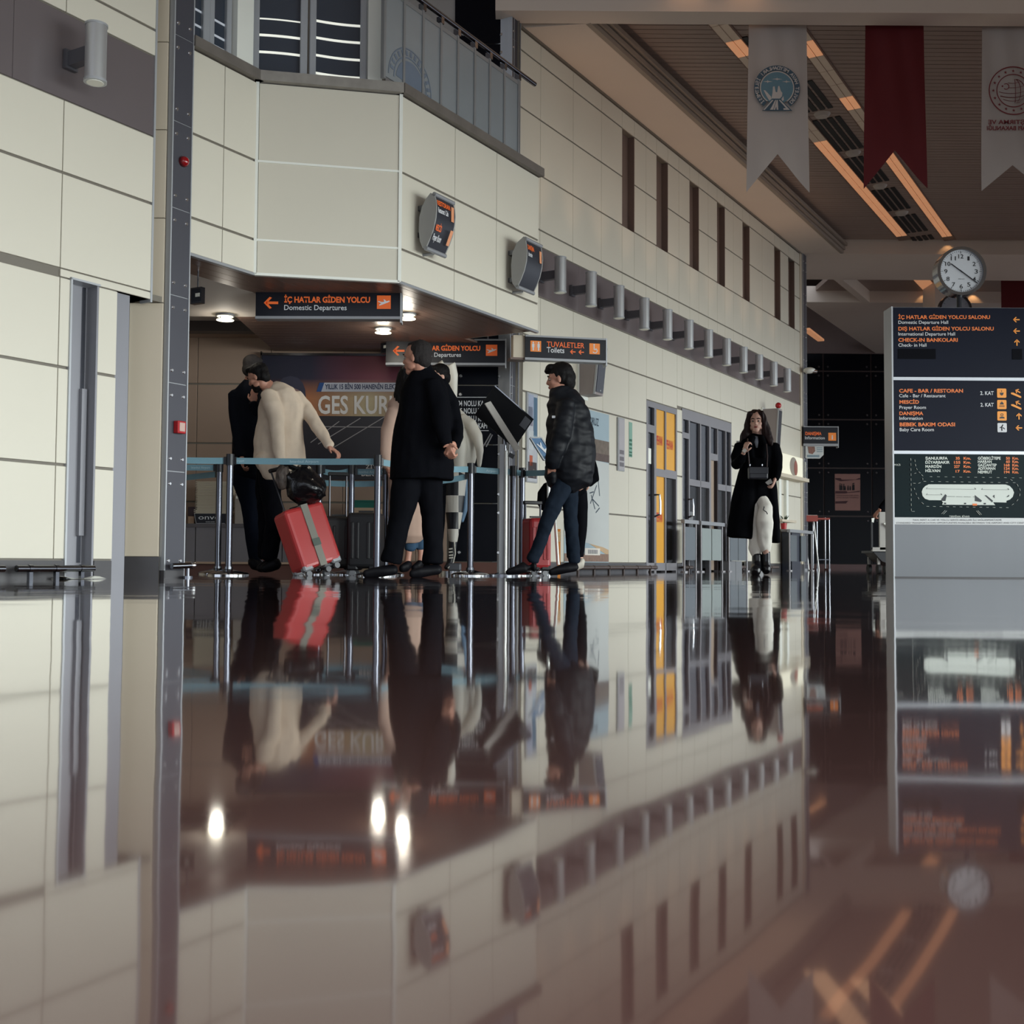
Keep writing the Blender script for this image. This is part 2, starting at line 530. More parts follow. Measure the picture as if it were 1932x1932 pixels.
# plain board behind the slats, stepping up at y = 9.92
pA, pB = wp(tA - 0.6, ng, 0), wp(6.3, ng, 0)
MB().prism([(-5.1, 7.6, z0 + 0.012), (x_on(7.6, ng), 7.6, z0 + 0.012), (x_on(9.92, ng), 9.92, z0 + 0.012), (-5.1, 9.92, z0 + 0.012)], (0, 0, 0.2)).build('ceiling_board', gyp, lc)
for k in range(14):                                # slats right of the step, running across
    ya = 9.92 + 0.12 * k
    MB().box(x_on(9.92, ng) - 0.9, x_on(ya, 0.0), ya, ya + 0.115, z0 + 0.02, z0 + 0.04).build('slat', slat_dark, lc)
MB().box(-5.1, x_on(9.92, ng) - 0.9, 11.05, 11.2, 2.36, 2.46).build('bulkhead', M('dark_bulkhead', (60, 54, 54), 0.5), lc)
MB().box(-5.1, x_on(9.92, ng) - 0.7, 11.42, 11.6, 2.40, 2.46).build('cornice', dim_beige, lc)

# ---------------------------------------------------------------- balcony front (three faces)
PA, PB_, PC, PD = wp(tA, 0, 0), wp(tB, 0, 0), wp(tC, NB, 0), wp(tD, NB, 0)
PE = wp(tD, 0, 0)
bal = struct(MB().prism([p + Vector((0, 0, 2.262)) for p in (wp(tA, -0.3, 0), wp(tA, -0.014, 0), wp(tB + 0.01, -0.014, 0), wp(tC + 0.01, NB - 0.014, 0), wp(tD, NB - 0.014, 0), wp(tD, -0.3, 0))], (0, 0, 1.44)).build('balcony', joint), 'cream panelled balcony jutting over the queue opening')
zr = [2.25, 2.505, 3.10, 3.70]
FL, LL = VF(PA, PB_); panels(bal, FL, [0, LL * 0.5, LL], zr, cream)
FM_, LM = VF(PB_, PC); panels(bal, FM_, [0.012, LM - 0.012], zr, cream, gz=0.007)
FR, LR = VF(PC, PD)
xr = [0] + [(tz(u, 400, NB)[0] - tC) for u in (858, 937)] + [LR]
panels(bal, FR, xr, zr, cream)
for z in zr[1:3]:
    m = MB(FM_).box(0.012, LM - 0.012, -0.006, 0.006, z - 0.008, z + 0.008); m.build('white_joint', white_trim, bal)
for F, x0, x1 in ((FM_, -0.012, 0.012), (FM_, LM - 0.014, LM + 0.012)):
    MB(F).box(x0, x1, -0.008, 0.03, 2.245, 3.70).build('corner_trim', white_trim, bal)
MB(FM_).box(0, LM, -0.008, 0.03, 2.238, 2.258).build('lower_trim', white_trim, bal)
for F, L in ((FL, LL), (FR, LR)):
    MB(F).box(0, L, -0.004, 0.03, 2.236, 2.256).build('lower_trim', alu_dull, bal)
PEf, LEf = VF(PD, PE); panels(bal, PEf, [0, LEf], zr, cream)
cap_m = M('stained_cap', (112, 106, 100), 0.5, 0.2, var=0.3, scale=7)
for F, L, a in ((FL, LL, 0.0), (FM_, LM, -0.02), (FR, LR, -0.02)):
    MB(F).box(a, L + 0.015, -0.05, 0.25, 3.70, 3.775).build('cap', cap_m if F is not FM_ else M('worn_cap', (150, 146, 140), 0.5, 0.2, var=0.35, scale=9), bal)
struct(MB().prism([p + Vector((0, 0, 3.60)) for p in (wp(tA, -0.02, 0), wp(tB, -0.02, 0), wp(tC, NB - 0.02, 0), wp(tD, NB - 0.02, 0), wp(tD, -0.3, 0), Vector((-0.0, BY, 0)), Vector((-5, BY, 0)), Vector((-5, 8.2, 0)))], (0, 0, 0.12)).build('floor_upper', base_m))
# windows on the balcony
winglass = M('window_glass', (58, 66, 78), 0.08, 0.0, 0.6, var=0.05, coat=0.3)
wframe = M('window_frame', (168, 172, 178), 0.4, 0.2, var=0.03)
pane_reflection = M('painted_pane_reflection', (238, 240, 228), 0.5, var=0.06, scale=9, emit=0.62)  # emissive colour painted in for bright window reflections on the panes
pane_reflection_dim = M('painted_pane_reflection_dim', (190, 196, 205), 0.5, var=0.06, scale=9, emit=0.25)  # fainter painted reflection for the left face panes
def window(name, F, x0, x1, zs, gm, fr=0.05, streaks=True, yoff=0.10, tilt=0.0):
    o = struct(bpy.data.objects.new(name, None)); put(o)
    o['label'] = 'balcony window with glowing strips standing in for reflections on its glass'
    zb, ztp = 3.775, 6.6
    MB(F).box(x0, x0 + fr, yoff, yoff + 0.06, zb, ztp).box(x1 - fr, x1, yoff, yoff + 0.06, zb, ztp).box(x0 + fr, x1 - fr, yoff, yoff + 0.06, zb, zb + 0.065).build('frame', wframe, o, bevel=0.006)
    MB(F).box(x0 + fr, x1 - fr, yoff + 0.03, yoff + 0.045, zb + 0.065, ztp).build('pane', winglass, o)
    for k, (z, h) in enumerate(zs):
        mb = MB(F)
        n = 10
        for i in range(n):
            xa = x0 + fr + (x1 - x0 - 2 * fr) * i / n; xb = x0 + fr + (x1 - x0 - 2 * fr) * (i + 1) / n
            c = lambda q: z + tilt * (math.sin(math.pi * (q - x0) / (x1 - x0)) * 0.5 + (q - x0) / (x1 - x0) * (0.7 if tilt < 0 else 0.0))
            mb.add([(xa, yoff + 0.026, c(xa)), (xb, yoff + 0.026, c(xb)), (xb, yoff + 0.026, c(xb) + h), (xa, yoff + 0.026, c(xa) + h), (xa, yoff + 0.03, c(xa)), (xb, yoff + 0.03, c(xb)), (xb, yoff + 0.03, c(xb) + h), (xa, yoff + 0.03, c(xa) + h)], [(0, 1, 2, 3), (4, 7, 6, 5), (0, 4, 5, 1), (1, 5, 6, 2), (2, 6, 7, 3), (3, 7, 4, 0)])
        mb.build('reflection_strip', gm, o)  # painted reflection: a glowing strip laid just before the pane
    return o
zsm = [(3.93 + 0.118 * 0, 0.02)]
def xf(F, u, v, yo=0.1):                            # x along a frame where the pixel's ray meets its plane
    o_ = F.translation; n_ = (F.to_3x3() @ Vector((0, -1, 0)))
    d_ = ray(u, v)
    p_ = CAM + d_ * (((o_ - CAM).dot(n_) - yo) / d_.dot(n_))
    return (F.inverted() @ p_).x, p_.z
def zat(F, u, v): return xf(F, u, v)[1]
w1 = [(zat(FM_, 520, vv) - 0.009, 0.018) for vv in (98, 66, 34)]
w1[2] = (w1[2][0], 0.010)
window('window_1', FM_, xf(FM_, 475, 80)[0], xf(FM_, 580, 80)[0], w1, pane_reflection, fr=0.055, tilt=0.012)
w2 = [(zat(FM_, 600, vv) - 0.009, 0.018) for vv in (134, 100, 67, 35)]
window('window_2', FM_, xf(FM_, 584, 80)[0], xf(FM_, 692, 80)[0], w2, pane_reflection, fr=0.05, tilt=-0.018)
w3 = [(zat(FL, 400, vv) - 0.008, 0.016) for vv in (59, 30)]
window('window_3', FL, 0.02, xf(FL, 396, 60)[0], w3, pane_reflection_dim, fr=0.06)
window('window_4', FL, xf(FL, 396, 60)[0], xf(FL, 438, 60)[0], w3 + [(zat(FL, 420, 92), 0.016)], pane_reflection_dim, fr=0.05)
tr = struct(bpy.data.objects.new('trim_1', None)); put(tr)
MB(FL).box(xf(FL, 440, 80)[0], LL + 0.01, 0.06, 0.2, 3.775, 6.6).build('post', white_trim, tr)
MB(FM_).box(0.0, xf(FM_, 473, 80)[0], 0.085, 0.2, 3.775, 6.6).build('post', wframe, tr)
MB(FM_).box(xf(FM_, 694, 80)[0], xf(FM_, 721, 80)[0], 0.08, 0.2, 3.775, 6.6).build('post', white_trim, tr)
# glass balustrade
rail = struct(bpy.data.objects.new('railing', None)); put(rail)
rail['label'] = 'glass balustrade with grey posts and a round handrail on the balcony'
cloud = M('frosted_glass', (150, 156, 160), 0.25, 0.0, 0.5, var=0.05, alpha=0.72)
rf = M('rail_frame', (140, 142, 144), 0.4, 0.3)
px_ = [723, 760, 796, 830, 862, 894, 922.5, 950, 977]
xs_ = [xf(FR, u, 120, 0.05)[0] for u in px_]
ztop = zat(FR, 830, 58)
for i, x in enumerate(xs_):
    MB(FR).box(x - 0.013, x + 0.013, 0.035, 0.065, 3.775, ztop + 0.02).build('post', rf, rail)
    MB(FR).box(x - 0.01, x + 0.03, 0.03, 0.08, ztop + 0.02, ztop + 0.075).build('bracket', dark_chrome, rail)
    if i + 1 < len(xs_):
        MB(FR).box(x + 0.013, xs_[i + 1] - 0.013, 0.045, 0.056, 3.80, ztop - 0.03).build('pane', cloud, rail)
        MB(FR).box(x + 0.013, xs_[i + 1] - 0.013, 0.04, 0.06, ztop - 0.03, ztop + 0.005).build('upper_rail', rf, rail)
MB(FR).cyl((xs_[0], 0.05, ztop + 0.095), (LR, 0.05, ztop + 0.095), 0.022, n=12).build('handrail', dark_chrome, rail, smooth=True)
# faint round emblem etched on the glass
em = MB(FR)
cx = (xf(FR, 773, 175, 0.05)[0]); cz = zat(FR, 773, 172)
etch = M('etched_emblem', (104, 116, 132), 0.4, var=0.1)
def ringp(mb, cx, cz, r0, r1, y, a0=0, a1=2 * math.pi, n=40, th=0.002):
    for i in range(n):
        p, q = a0 + (a1 - a0) * i / n, a0 + (a1 - a0) * (i + 1) / n
        c = [(cx + r * math.cos(a), y, cz + r * math.sin(a)) for r, a in ((r0, p), (r1, p), (r1, q), (r0, q))]
        mb.prism(c, (0, -th, 0))
ringp(em, cx, cz, 0.0, 0.19, 0.044, -0.25, math.pi - 0.1)
ringp(em, cx, cz, 0.21, 0.222, 0.044, -0.35, math.pi)
ringp(em, cx, cz, 0.28, 0.29, 0.044, -0.4, math.pi)
for k in range(15):
    a = -0.2 + k * 0.22
    em.prism([(cx + r * math.cos(a + d), 0.044, cz + r * math.sin(a + d)) for r, d in ((0.232, -0.06), (0.272, -0.05), (0.272, 0.05), (0.232, 0.06))], (0, -0.002, 0))
em.build('etched_emblem', etch, rail)

# ---------------------------------------------------------------- long wall
TT = 16.06
w = MB()
doorA, doorB = (9.19, 10.21), (10.39, 12.36)
w.wbox(5.89, 9.19, -0.3, -0.014, 0, 2.21).wbox(10.21, 10.39, -0.3, -0.014, 0, 2.21).wbox(12.36, TT, -0.3, -0.014, 0, 2.25)
w.wbox(5.89, 10.39, -0.3, -0.014, 2.205, 4.285).wbox(10.39, TT, -0.3, -0.014, 2.245, 4.285).wbox(5.89, TT, -0.3, -0.014, 5.50, 5.95)
wins = [(8.45, 8.81), (9.51, 9.89), (10.67, 11.02), (11.76, 12.09), (12.89, 13.22), (14.49, 14.82), (15.28, 15.64)]
ed = [5.89] + [x for q in wins for x in q] + [TT]
for a, bb in zip(ed[0::2], ed[1::2]):
    w.wbox(a, bb, -0.3, -0.014, 4.285, 5.50)
w.wbox(5.89, TT, -0.35, -0.3, 2.3, 5.95)
wr = struct(w.build('wall_long', joint), 'long cream panelled wall running to the far end of the hall')
lowt = [6.03, 6.40, 7.16, 7.92, 8.65, 9.19, 9.71, 10.21, 10.39, 10.84, 11.35, 11.88, 12.36, 12.99, 13.50, 13.97, 14.43, 15.02, 15.60, TT]
inn = lambda x, z: (doorA[0] < x < doorA[1] and z < 2.2) or (doorB[0] < x < doorB[1] and z < 2.24)
panels(wr, WF, lowt[:6], ZG + [BANDZ0], cream)
panels(wr, WF, [10.21, 10.39], ZG[:4] + [2.22], cream)
panels(wr, WF, lowt[12:], ZG[:4], cream)
panels(wr, WF, [9.19, 9.71, 10.21], [2.21, 2.505], cream)
panels(wr, WF, [10.21] + lowt[8:13], [2.25, 2.505], cream)
panels(wr, WF, lowt[12:], [1.905, 2.505], cream)
panels(wr, WF, lowt[5:], [2.505, BANDZ0], cream)
upt = [5.90, 6.38, 7.14, 7.87, 8.45, 8.81, 9.17, 9.51, 9.89, 10.28, 10.67, 11.02, 11.39, 11.76, 12.09, 12.47, 12.89, 13.22, 13.85, 14.49, 14.82, 15.28, 15.64, TT]
iw = lambda x, z: any(a < x < bb for a, bb in wins) and 4.285 < z < 5.50
panels(wr, WF, upt, [BANDZ1, 3.69, 4.285, 4.89, 5.50, 5.72], cream, skip=iw)
band2 = M('mirror_band', (128, 118, 120), 0.10, 0.35, 0.6, var=0.04, scale=2)
bt = [5.90, 7.3, 8.9, 10.5, 12.1, 13.7, 15.3, 15.93]
panels(wr, WF, bt, [BANDZ0, BANDZ1], band2, gz=0.002, gx=0.001, th=0.010, y=0.004, name='band_panel')
MB().wbox(5.9, TT, -0.014, 0.010, BANDZ0 - 0.012, BANDZ0 + 0.004).build('band_trim', joint, wr)
MB().wbox(5.9, TT, -0.014, 0.016, 5.72, 5.745).build('cornice', joint, wr)
for a, bb in wins:
    MB().wbox(a, bb, -0.10, -0.085, 4.285, 5.50).build('niche_back', brown_niche, wr)
    MB().wbox(bb - 0.012, bb + 0.003, -0.10, 0.0, 4.285, 5.50).build('niche_side', brown_niche, wr)
MB().wbox(15.95, TT - 0.01, -0.01, 0.012, 0.115, 5.72).build('end_trim', cream2, wr)
struct(MB().wbox(6.03, 9.19, -0.014, 0.006, 0, 0.113).wbox(10.21, 10.39, -0.014, 0.006, 0, 0.113).wbox(12.36, TT, -0.014, 0.006, 0, 0.113).build('baseboard_long', base_m))

# ---------------------------------------------------------------- ceilings
ZS = 5.745
Yf = onz(1500, 47, ZS).y; Yn = onz(1500, 23, ZS).y
Yc0 = onz(1600, 478.3, ZS).y; ZC = at(1600, 452.6, Yc0).z; Yc1 = onz(1650, 527.7, ZS).y
Yd = onz(1700, 571, ZS).y
nc = (wnt(onz(1112, 50, ZS))[1] + wnt(onz(1575, 465, ZS))[1]) / 2
nd = (wnt(onz(1153, 50, ZC))[1] + wnt(onz(1576, 450, ZC))[1]) / 2
XR = 15.0
sof = struct(MB().box(-0.2, XR, Yn, Yf, ZS, 7.9).build('ceiling', plaster), 'pale ceiling with a slatted recess, beams and warm light strips')
tY = lambda y, n: (y - WO.y - WN.y * n) / WD.y
sl = MB()
sl.prism([wp(tY(Yf, 0), -0.3, ZS), wp(tY(Yf, nc), nc, ZS), wp(tY(Yc0, nc), nc, ZS), wp(tY(Yc0, 0), 0, ZS), wp(tY(Yc0, 0), -0.3, ZS)], (0, 0, 0.4))
sl.build('soffit', plaster, sof)
MB().box(wp(tY(Yc0, 0), 0, 0).x + 0.02, XR, Yc0, Yc1, ZS - 0.003, ZC + 0.3).build('beam', plaster, sof)
# second recess and the plain soffit beyond it
n2a = wnt(onz(1590, 528, ZS))[1]
MB().prism([wp(tY(Yc1, 0), 0, ZS), wp(tY(Yc1, n2a), n2a, ZS), wp(tY(Yd, n2a), n2a, ZS), wp(tY(Yd, 0), 0, ZS)], (0, 0, 0.35)).build('soffit', plaster, sof)
ne = (wnt(onz(1519, 580, ZS))[1] + wnt(onz(1655, 665, ZS))[1]) / 2
MB().prism([wp(tY(Yd, ne), ne, ZS), (XR + 3, Yd, ZS), (XR + 3, 33, ZS), wp(tY(33, ne), ne, ZS)], (0, 0, 0.35)).build('soffit', plaster, sof)
lit = M('warm_light_tile', (226, 160, 116), 0.5, var=0.08, scale=5, emit=0.42)
def nz_(u, v): return wnt(onz(u, v, ZC))[1]
na2, nb2 = nz_(1727, 531), nz_(1757, 531)
MB().wbox(tY(Yc1, na2) + 0.1, tY(Yd, nb2) - 0.1, na2, nb2, ZC - 0.012, ZC - 0.002).build('light_tile', lit, sof)
# mouldings of the coves
for dn, dz, hh in ((0.0, 0.0, 0.05), (0.03, 0.06, 0.05), (0.07, 0.13, 0.05)):
    t0_, t1_ = tY(Yf, nc), tY(Yc0, nc)
    MB().wbox(t0_, t1_, nc - 0.02 + dn, nc + 0.035 + dn, ZS + dz - 0.004, ZS + dz + hh).build('cove_moulding', M('cove_moulding', (150, 138, 126), 0.6), sof)
MB().wbox(tY(Yf, nc), tY(Yc0, nc), nc - 0.02, nd, ZS + 0.16, ZC + 0.1).build('cove_side', plaster, sof)
MB().box(x_on(Yf, nd), XR, Yf, Yc0, ZC + 0.03, ZC + 0.1).build('slat_backing', M('slat_backing', (58, 50, 47), 0.7), sof)
MB().box(x_on(Yc1, n2a), XR, Yc1, Yd, ZC, ZC + 0.1).build('recess_board', ceil_slat, sof)
MB().box(-2, XR + 3, Yc0 + 4, 33, 7.4, 7.5).build('roof_board', M('dark_upper_ceiling', (60, 52, 52), 0.8), sof)
pitch = 0.105
ns = int((Yc0 - Yf) / pitch)
sm_ = MB().box(0, 11, 0, pitch - 0.012, 0, 0.02).mesh('slat'); sm_.materials.append(ceil_slat)
for k in range(ns):
    y = Yf + 0.02 + k * pitch
    part('slat', sm_, sof, Matrix.Translation((x_on(y, nd), y, ZC + random.uniform(-0.001, 0.001))))
# warm light strips, slot diffusers and smoke heads set in the slats
unlit = M('unlit_light_tile', (164, 146, 128), 0.5, var=0.08, scale=5, emit=0.14)
stripf = M('strip_frame', (120, 96, 84), 0.5)
n_L = (nz_(1608, 350), nz_(1633, 350)); n_R = (nz_(1707, 350), nz_(1730, 350))
cell = 0.44
for nm, (na, nb) in (('light_strip', n_L), ('light_strip', n_R)):
    t0_, t1_ = tY(Yf, na) + 0.2, tY(Yc0, nb) - 0.1
    MB().wbox(t0_, t1_, na - 0.02, nb + 0.02, ZC - 0.012, ZC + 0.01).build('strip_frame', stripf, sof)
    k, t = 0, t0_
    tl = wnt(onz(1540 if na == n_L[0] else 1677, 270 if na == n_L[0] else 262, ZC))[0]
    while t + cell < t1_:
        for a, bb in ((na, (na + nb) / 2 - 0.006), ((na + nb) / 2 + 0.006, nb)):
            MB().wbox(t, t + cell - 0.02, a, bb, ZC - 0.022, ZC - 0.008).build('light_tile', lit if (t > tl or k % 4 == 2) else unlit, sof)
        t += cell; k += 1
for na_, nb_ in (n_L, n_R):
    for t_ in (6.5, 9.5, 12.0):
        p_ = wp(t_, (na_ + nb_) / 2, ZC - 0.05)
        area('warm_strip_lamp', p_, p_ - Vector((0.0, 0.001, 1)), 0.35, 2.4, 1.5, (1.0, 0.56, 0.30))
slotm = M('diffuser_slot', (16, 16, 18), 0.6)
nv = ((n_L[1] + n_R[0]) / 2) - 0.05
def tv(v):
    u = 1672 + (v - 355) * 0.78
    return wnt(onz(u, v, ZC))[0]
for va, vb in ((60, 140), (154, 205), (221, 280), (294, 342), (355, 394), (405, 436), (444, 452)):
    mb = MB()
    for q in range(4):
        mb.wbox(tv(va), tv(vb), nv - 0.2 + q * 0.1, nv - 0.135 + q * 0.1, ZC - 0.012, ZC + 0.02)
    mb.build('slot_diffuser', slotm, sof)
for v in (147, 213, 286, 349, 400):
    p = wp(tv(v), nv - 0.02, ZC)
    MB().cyl(p, p - Vector((0, 0, 0.04)), 0.11, 0.08, 16).build('ceiling_disc', M('ceiling_disc', (178, 170, 162), 0.5), sof, smooth=True)
# warm wall washers on the two beam faces
def washer(u, v0, v1, Y, pw):
    p = at(u, v0, Y); 
    l = bpy.data.lights.new('wall_washer', 'SPOT'); l.energy = pw; l.color = (1, 0.55, 0.24); l.spot_size = math.radians(95); l.spot_blend = 0.6; l.shadow_soft_size = 0.03
    o = bpy.data.objects.new('wall_washer', l); COL.objects.link(o)
    o.matrix_world = Matrix.Translation(p + Vector((0, -0.13, -0.01))) @ Vector((0, 0.35, -1)).normalized().to_track_quat('-Z', 'Y').to_matrix().to_4x4()
washer(1788, 453, 478, Yc0, 7.0)
washer(1742, 549, 571, Yd, 7.0)
washer(1835, 549, 571, Yd, 7.0)
# high ceiling over the entrance end, and the closed street side
struct(MB().box(-12, 16, -12, Yn, 7.8, 7.95).build('ceiling_entrance', plaster))
wrt = MB()
wrt.wbox(-14, 24, 9.9, 10.1, 3.4, 8).wbox(-14, 24, 9.9, 10.1, 0, 0.25)
for k in range(14):
    wrt.wbox(-14 + k * 2.9, -13.8 + k * 2.9, 9.9, 10.1, 0.25, 3.4)
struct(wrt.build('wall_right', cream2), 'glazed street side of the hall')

# ---------------------------------------------------------------- far end: black glass panels
FY = 30.3
fw = struct(MB().box(2, 19, FY, FY + 0.2, 0, 8).build('wall_far', M('far_wall_joint', (78, 62, 58), 0.5)), 'black glass panel wall at the far end')
def xz(u, v): p = at(u, v, FY); return p.x, p.z
vx = [xz(1553.5, 850)[0], xz(1644, 850)[0]]
dx = vx[1] - vx[0]
gx_ = [vx[0] - dx * 2, vx[0] - dx, vx[0], vx[1], vx[1] + dx, vx[1] + 2 * dx, vx[1] + 3 * dx]
gz_ = [xz(1600, v)[1] for v in (1065, 974, 883.5, 792, 701, 611)]
far_stud = MB().cyl((0, 0, 0), (0, -0.02, 0), 0.03, 0.02, 8).mesh('stud'); far_stud.materials.append(M('dull_stud', (90, 84, 84), 0.4, 0.5))
gpm = {}
for i in range(len(gx_) - 1):
    for j in range(len(gz_) - 1):
        k = (round(gx_[i + 1] - gx_[i], 2), round(gz_[j + 1] - gz_[j], 2))
        if k not in gpm:
            gpm[k] = MB().box(0.02, k[0] - 0.02, 0, 0.03, 0.02, k[1] - 0.02).mesh('glass_panel'); gpm[k].materials.append(blackglass)
        part('glass_panel', gpm[k], fw, Matrix.Translation((gx_[i], FY - 0.03, gz_[j])))
        for a in (0.12, k[0] - 0.12):
            for c in (0.12, k[1] - 0.12):
                part('stud', far_stud, fw, Matrix.Translation((gx_[i] + a, FY - 0.03, gz_[j] + c)))
MB().box(2, 19, FY - 0.05, FY, 0, gz_[0]).build('far_skirting', M('red_brown_skirting', (96, 50, 40), 0.3), fw)
MB().box(2, 19, FY - 0.1, FY - 0.03, at(1560, 668, FY).z, 8).build('bulkhead', M('dim_bulkhead', (120, 104, 100), 0.8), fw)
p0 = at(1527, 627, 27.5)
MB().bar(at(1521, 621, 26.5), at(1549, 642, 29.0), 0.16, 0.05).build('light_strip', lit, fw)
# side passage closing wall left of the far wall
struct(MB().box(2, 2.2, 21, FY, 0, 8).build('wall_passage', cream2))
struct(MB().box(1, 5.1, 20.55, 20.75, 0, 8).build('wall_passage_end', cream2)) if False else None
# ================================================================== THINGS ON AND IN FRONT OF THE WALLS
def ont(u, v, t):                                  # (n, z) where the pixel's ray meets the plane t = const
    d = ray(u, v)
    p = CAM + d * (((WO - CAM).dot(WD) + t) / d.dot(WD))
    return (p - WO).dot(WN), p.z
def facing(P0, P1):                                # frame of an upright face from its lower left corner to its lower right one
    return VF(P0, P1)
def quad_px(pts, Y, th=0.004):
    return [at(u, v, Y) for u, v in pts]
def arrow(mb, cx, cz, s, ang, y=0.0, th=0.002):    # arrow that points along ang in the x-z plane
    ca, sa = math.cos(ang), math.sin(ang)
    R2 = lambda x, z: (cx + s * (x * ca - z * sa), y, cz + s * (x * sa + z * ca))
    for q in ([(-0.5, -0.09), (0.35, -0.09), (0.35, 0.09), (-0.5, 0.09)], [(0.5, 0.0), (0.1, 0.42), (-0.06, 0.36), (0.28, 0.0)], [(0.5, 0.0), (0.28, 0.0), (-0.06, -0.36), (0.1, -0.42)]):
        mb.prism([R2(x, z) for x, z in q], (0, -th, 0))
def rects(mb, qs, y=0.0, th=0.002):
    for x0, x1, za, zb in qs:
        mb.prism([(x0, y, za), (x1, y, za), (x1, y, zb), (x0, y, zb)], (0, -th, 0))
def shape(mb, cx, cz, s, pts, y=0.0, th=0.002):
    mb.prism([(cx + x * s, y, cz + z * s) for x, z in pts], (0, -th, 0))
def disc(mb, cx, cz, r, y=0.0, th=0.002, n=20, rz=None):
    mb.prism([(cx + r * math.cos(2 * math.pi * i / n), y, cz + (rz or r) * math.sin(2 * math.pi * i / n)) for i in range(n)], (0, -th, 0))
PLANE = [(0.48, 0.10), (0.40, 0.16), (0.22, 0.10), (0.05, 0.24), (-0.04, 0.24), (0.04, 0.07), (-0.16, 0.04), (-0.42, 0.12), (-0.48, 0.08), (-0.20, -0.06), (-0.38, -0.18), (-0.34, -0.24), (0.0, -0.12), (0.30, 0.0)]
# ---------------------------------------------------------------- wall sconces
lens_m = M('lamp_glass', (226, 226, 216), 0.3, var=0.02)
def sconce(t, n, z0, z1, r, name_label, group=None):
    o = wthing('wall_sconce', name_label, 'lamp', t, 0, (z0 + z1) / 2, group)
    zc = (z0 + z1) / 2
    c = lambda z: wp(t, n, z)
    MB().cyl(c(z0 + 0.02), c(z1 - 0.012), r, n=22).build('body', alu_sconce, o, smooth=True)
    MB().cyl(c(z1 - 0.012), c(z1), r * 1.07, n=22).build('upper_ring', alu, o, smooth=True)
    MB().cyl(c(z0 + 0.004), c(z0 + 0.02), r * 1.07, n=22).build('lower_ring', alu, o, smooth=True)
    MB().cyl(c(z0), c(z0 + 0.004), r * 0.8, n=16).build('lens', lens_m, o)
    MB().wbox(t - 0.045, t + 0.045, 0.004, 0.03, zc - 0.05, zc + 0.07).wbox(t - 0.03, t + 0.03, 0.03, n - r * 0.8, zc - 0.035, zc + 0.055).build('bracket', M('sconce_bracket', (92, 92, 98), 0.4, 0.3), o)
    l = bpy.data.lights.new('sconce_lamp', 'SPOT'); l.energy = 12; l.color = (1.0, 0.66, 0.44); l.spot_size = math.radians(58); l.spot_blend = 1.0; l.shadow_soft_size = 0.05
    lo = bpy.data.objects.new('sconce_lamp', l); COL.objects.link(lo); lo.matrix_world = Matrix.Translation(wp(t, n, z1 + 0.03)) @ Matrix.Rotation(math.pi, 4, 'X')
    return o
alu_sconce = M('sconce_aluminium', (196, 198, 200), 0.38, 0.7, var=0.04, scale=20)
ords = ['nearest', 'second', 'third', 'fourth', 'fifth', 'sixth', 'seventh', 'eighth', 'ninth', 'tenth', 'eleventh', 'farthest']
sc1 = sconce(6.38, 0.25, 2.975, 3.36, 0.062, 'aluminium cylinder wall lamp on the mirror band, nearest of the row of twelve', 'cylinder lamps along the mirror band')
for k in range(1, 12):
    M_ = Matrix.Translation(wp(6.38 + 0.7265 * k, 0, (2.975 + 3.36) / 2)) @ WF.to_3x3().to_4x4()
    lo = bpy.data.objects['sconce_lamp'].copy(); COL.objects.link(lo); lo.location = wp(6.38 + 0.7265 * k, 0.25, 3.39)
    dup(sc1, M_, 'aluminium cylinder wall lamp on the mirror band, %s of the row of twelve' % ords[k])
sconce(0.385, 0.25, 3.02, 3.385, 0.064, 'lone aluminium cylinder wall lamp on the dark band at the near left')

# ---------------------------------------------------------------- fire devices on the near pillar
p = at(337, 305, 7.72); t, n, z = wnt(p)
o = wthing('alarm_sounder', 'dark red dome alarm sounder high on the near riveted pillar', 'alarm', 1.30, 0.03, z)
MB().cyl(wp(1.30, 0.03, z), wp(1.30, 0.05, z), 0.036, n=18).build('base', M('dark_red_plastic', (92, 16, 22), 0.35), o, smooth=True)
MB().ball(wp(1.30, 0.05, z), (0.032, 0.032, 0.034), 16, 10).build('dome', M('red_dome', (140, 14, 22), 0.12, coat=0.5), o, smooth=True)
zc = tz(330, 806, 0.03)[1]
o = wthing('fire_call_point', 'small red box call point at chest height on the near riveted pillar', 'call point', 1.295, 0.03, zc)
red_m = M('alarm_red', (170, 22, 28), 0.4)
MB().wbox(1.262, 1.335, 0.03, 0.075, zc - 0.042, zc + 0.042).build('housing', red_m, o, bevel=0.004)
MB().wbox(1.275, 1.322, 0.075, 0.078, zc - 0.028, zc + 0.03).build('plate', M('pale_plate', (190, 160, 150), 0.4), o)

# ---------------------------------------------------------------- hanging signs
def hang_sign(name, label, P0, P1, h, depth=0.09, lip=0.02):
    """sign box whose front face runs from P0 (lower left) to P1 (lower right)"""
    F, L = VF(P0, P1)
    o = thing(name, label, 'sign', F)
    MB(F).box(0, L, 0.006, depth, 0, h).build('housing', M('sign_housing', (46, 47, 54), 0.5, 0.2), o)
    MB(F).box(0, L, 0.0, 0.006, lip, h - 0.006).build('face', signblack, o)
    MB(F).box(-0.002, L, -0.004, depth, -0.002, lip).build('lower_rail', alu_dull, o)
    MB(F).box(0, L, -0.004, depth, h - 0.006, h + 0.01).build('upper_rail', alu_dull, o)
    MB(F).box(L, L + 0.012, -0.006, depth + 0.004, -0.03, h + 0.012).build('end_plate', alu, o)
    return o, F, L
def signtext(o, F, body, x0, x1, z, h, mat, bold=0.03, **k):
    return text(body, F @ Vector((x0, -0.002, z)), F @ Vector((x1, -0.002, z)), h, mat, o, bold=bold, **k)
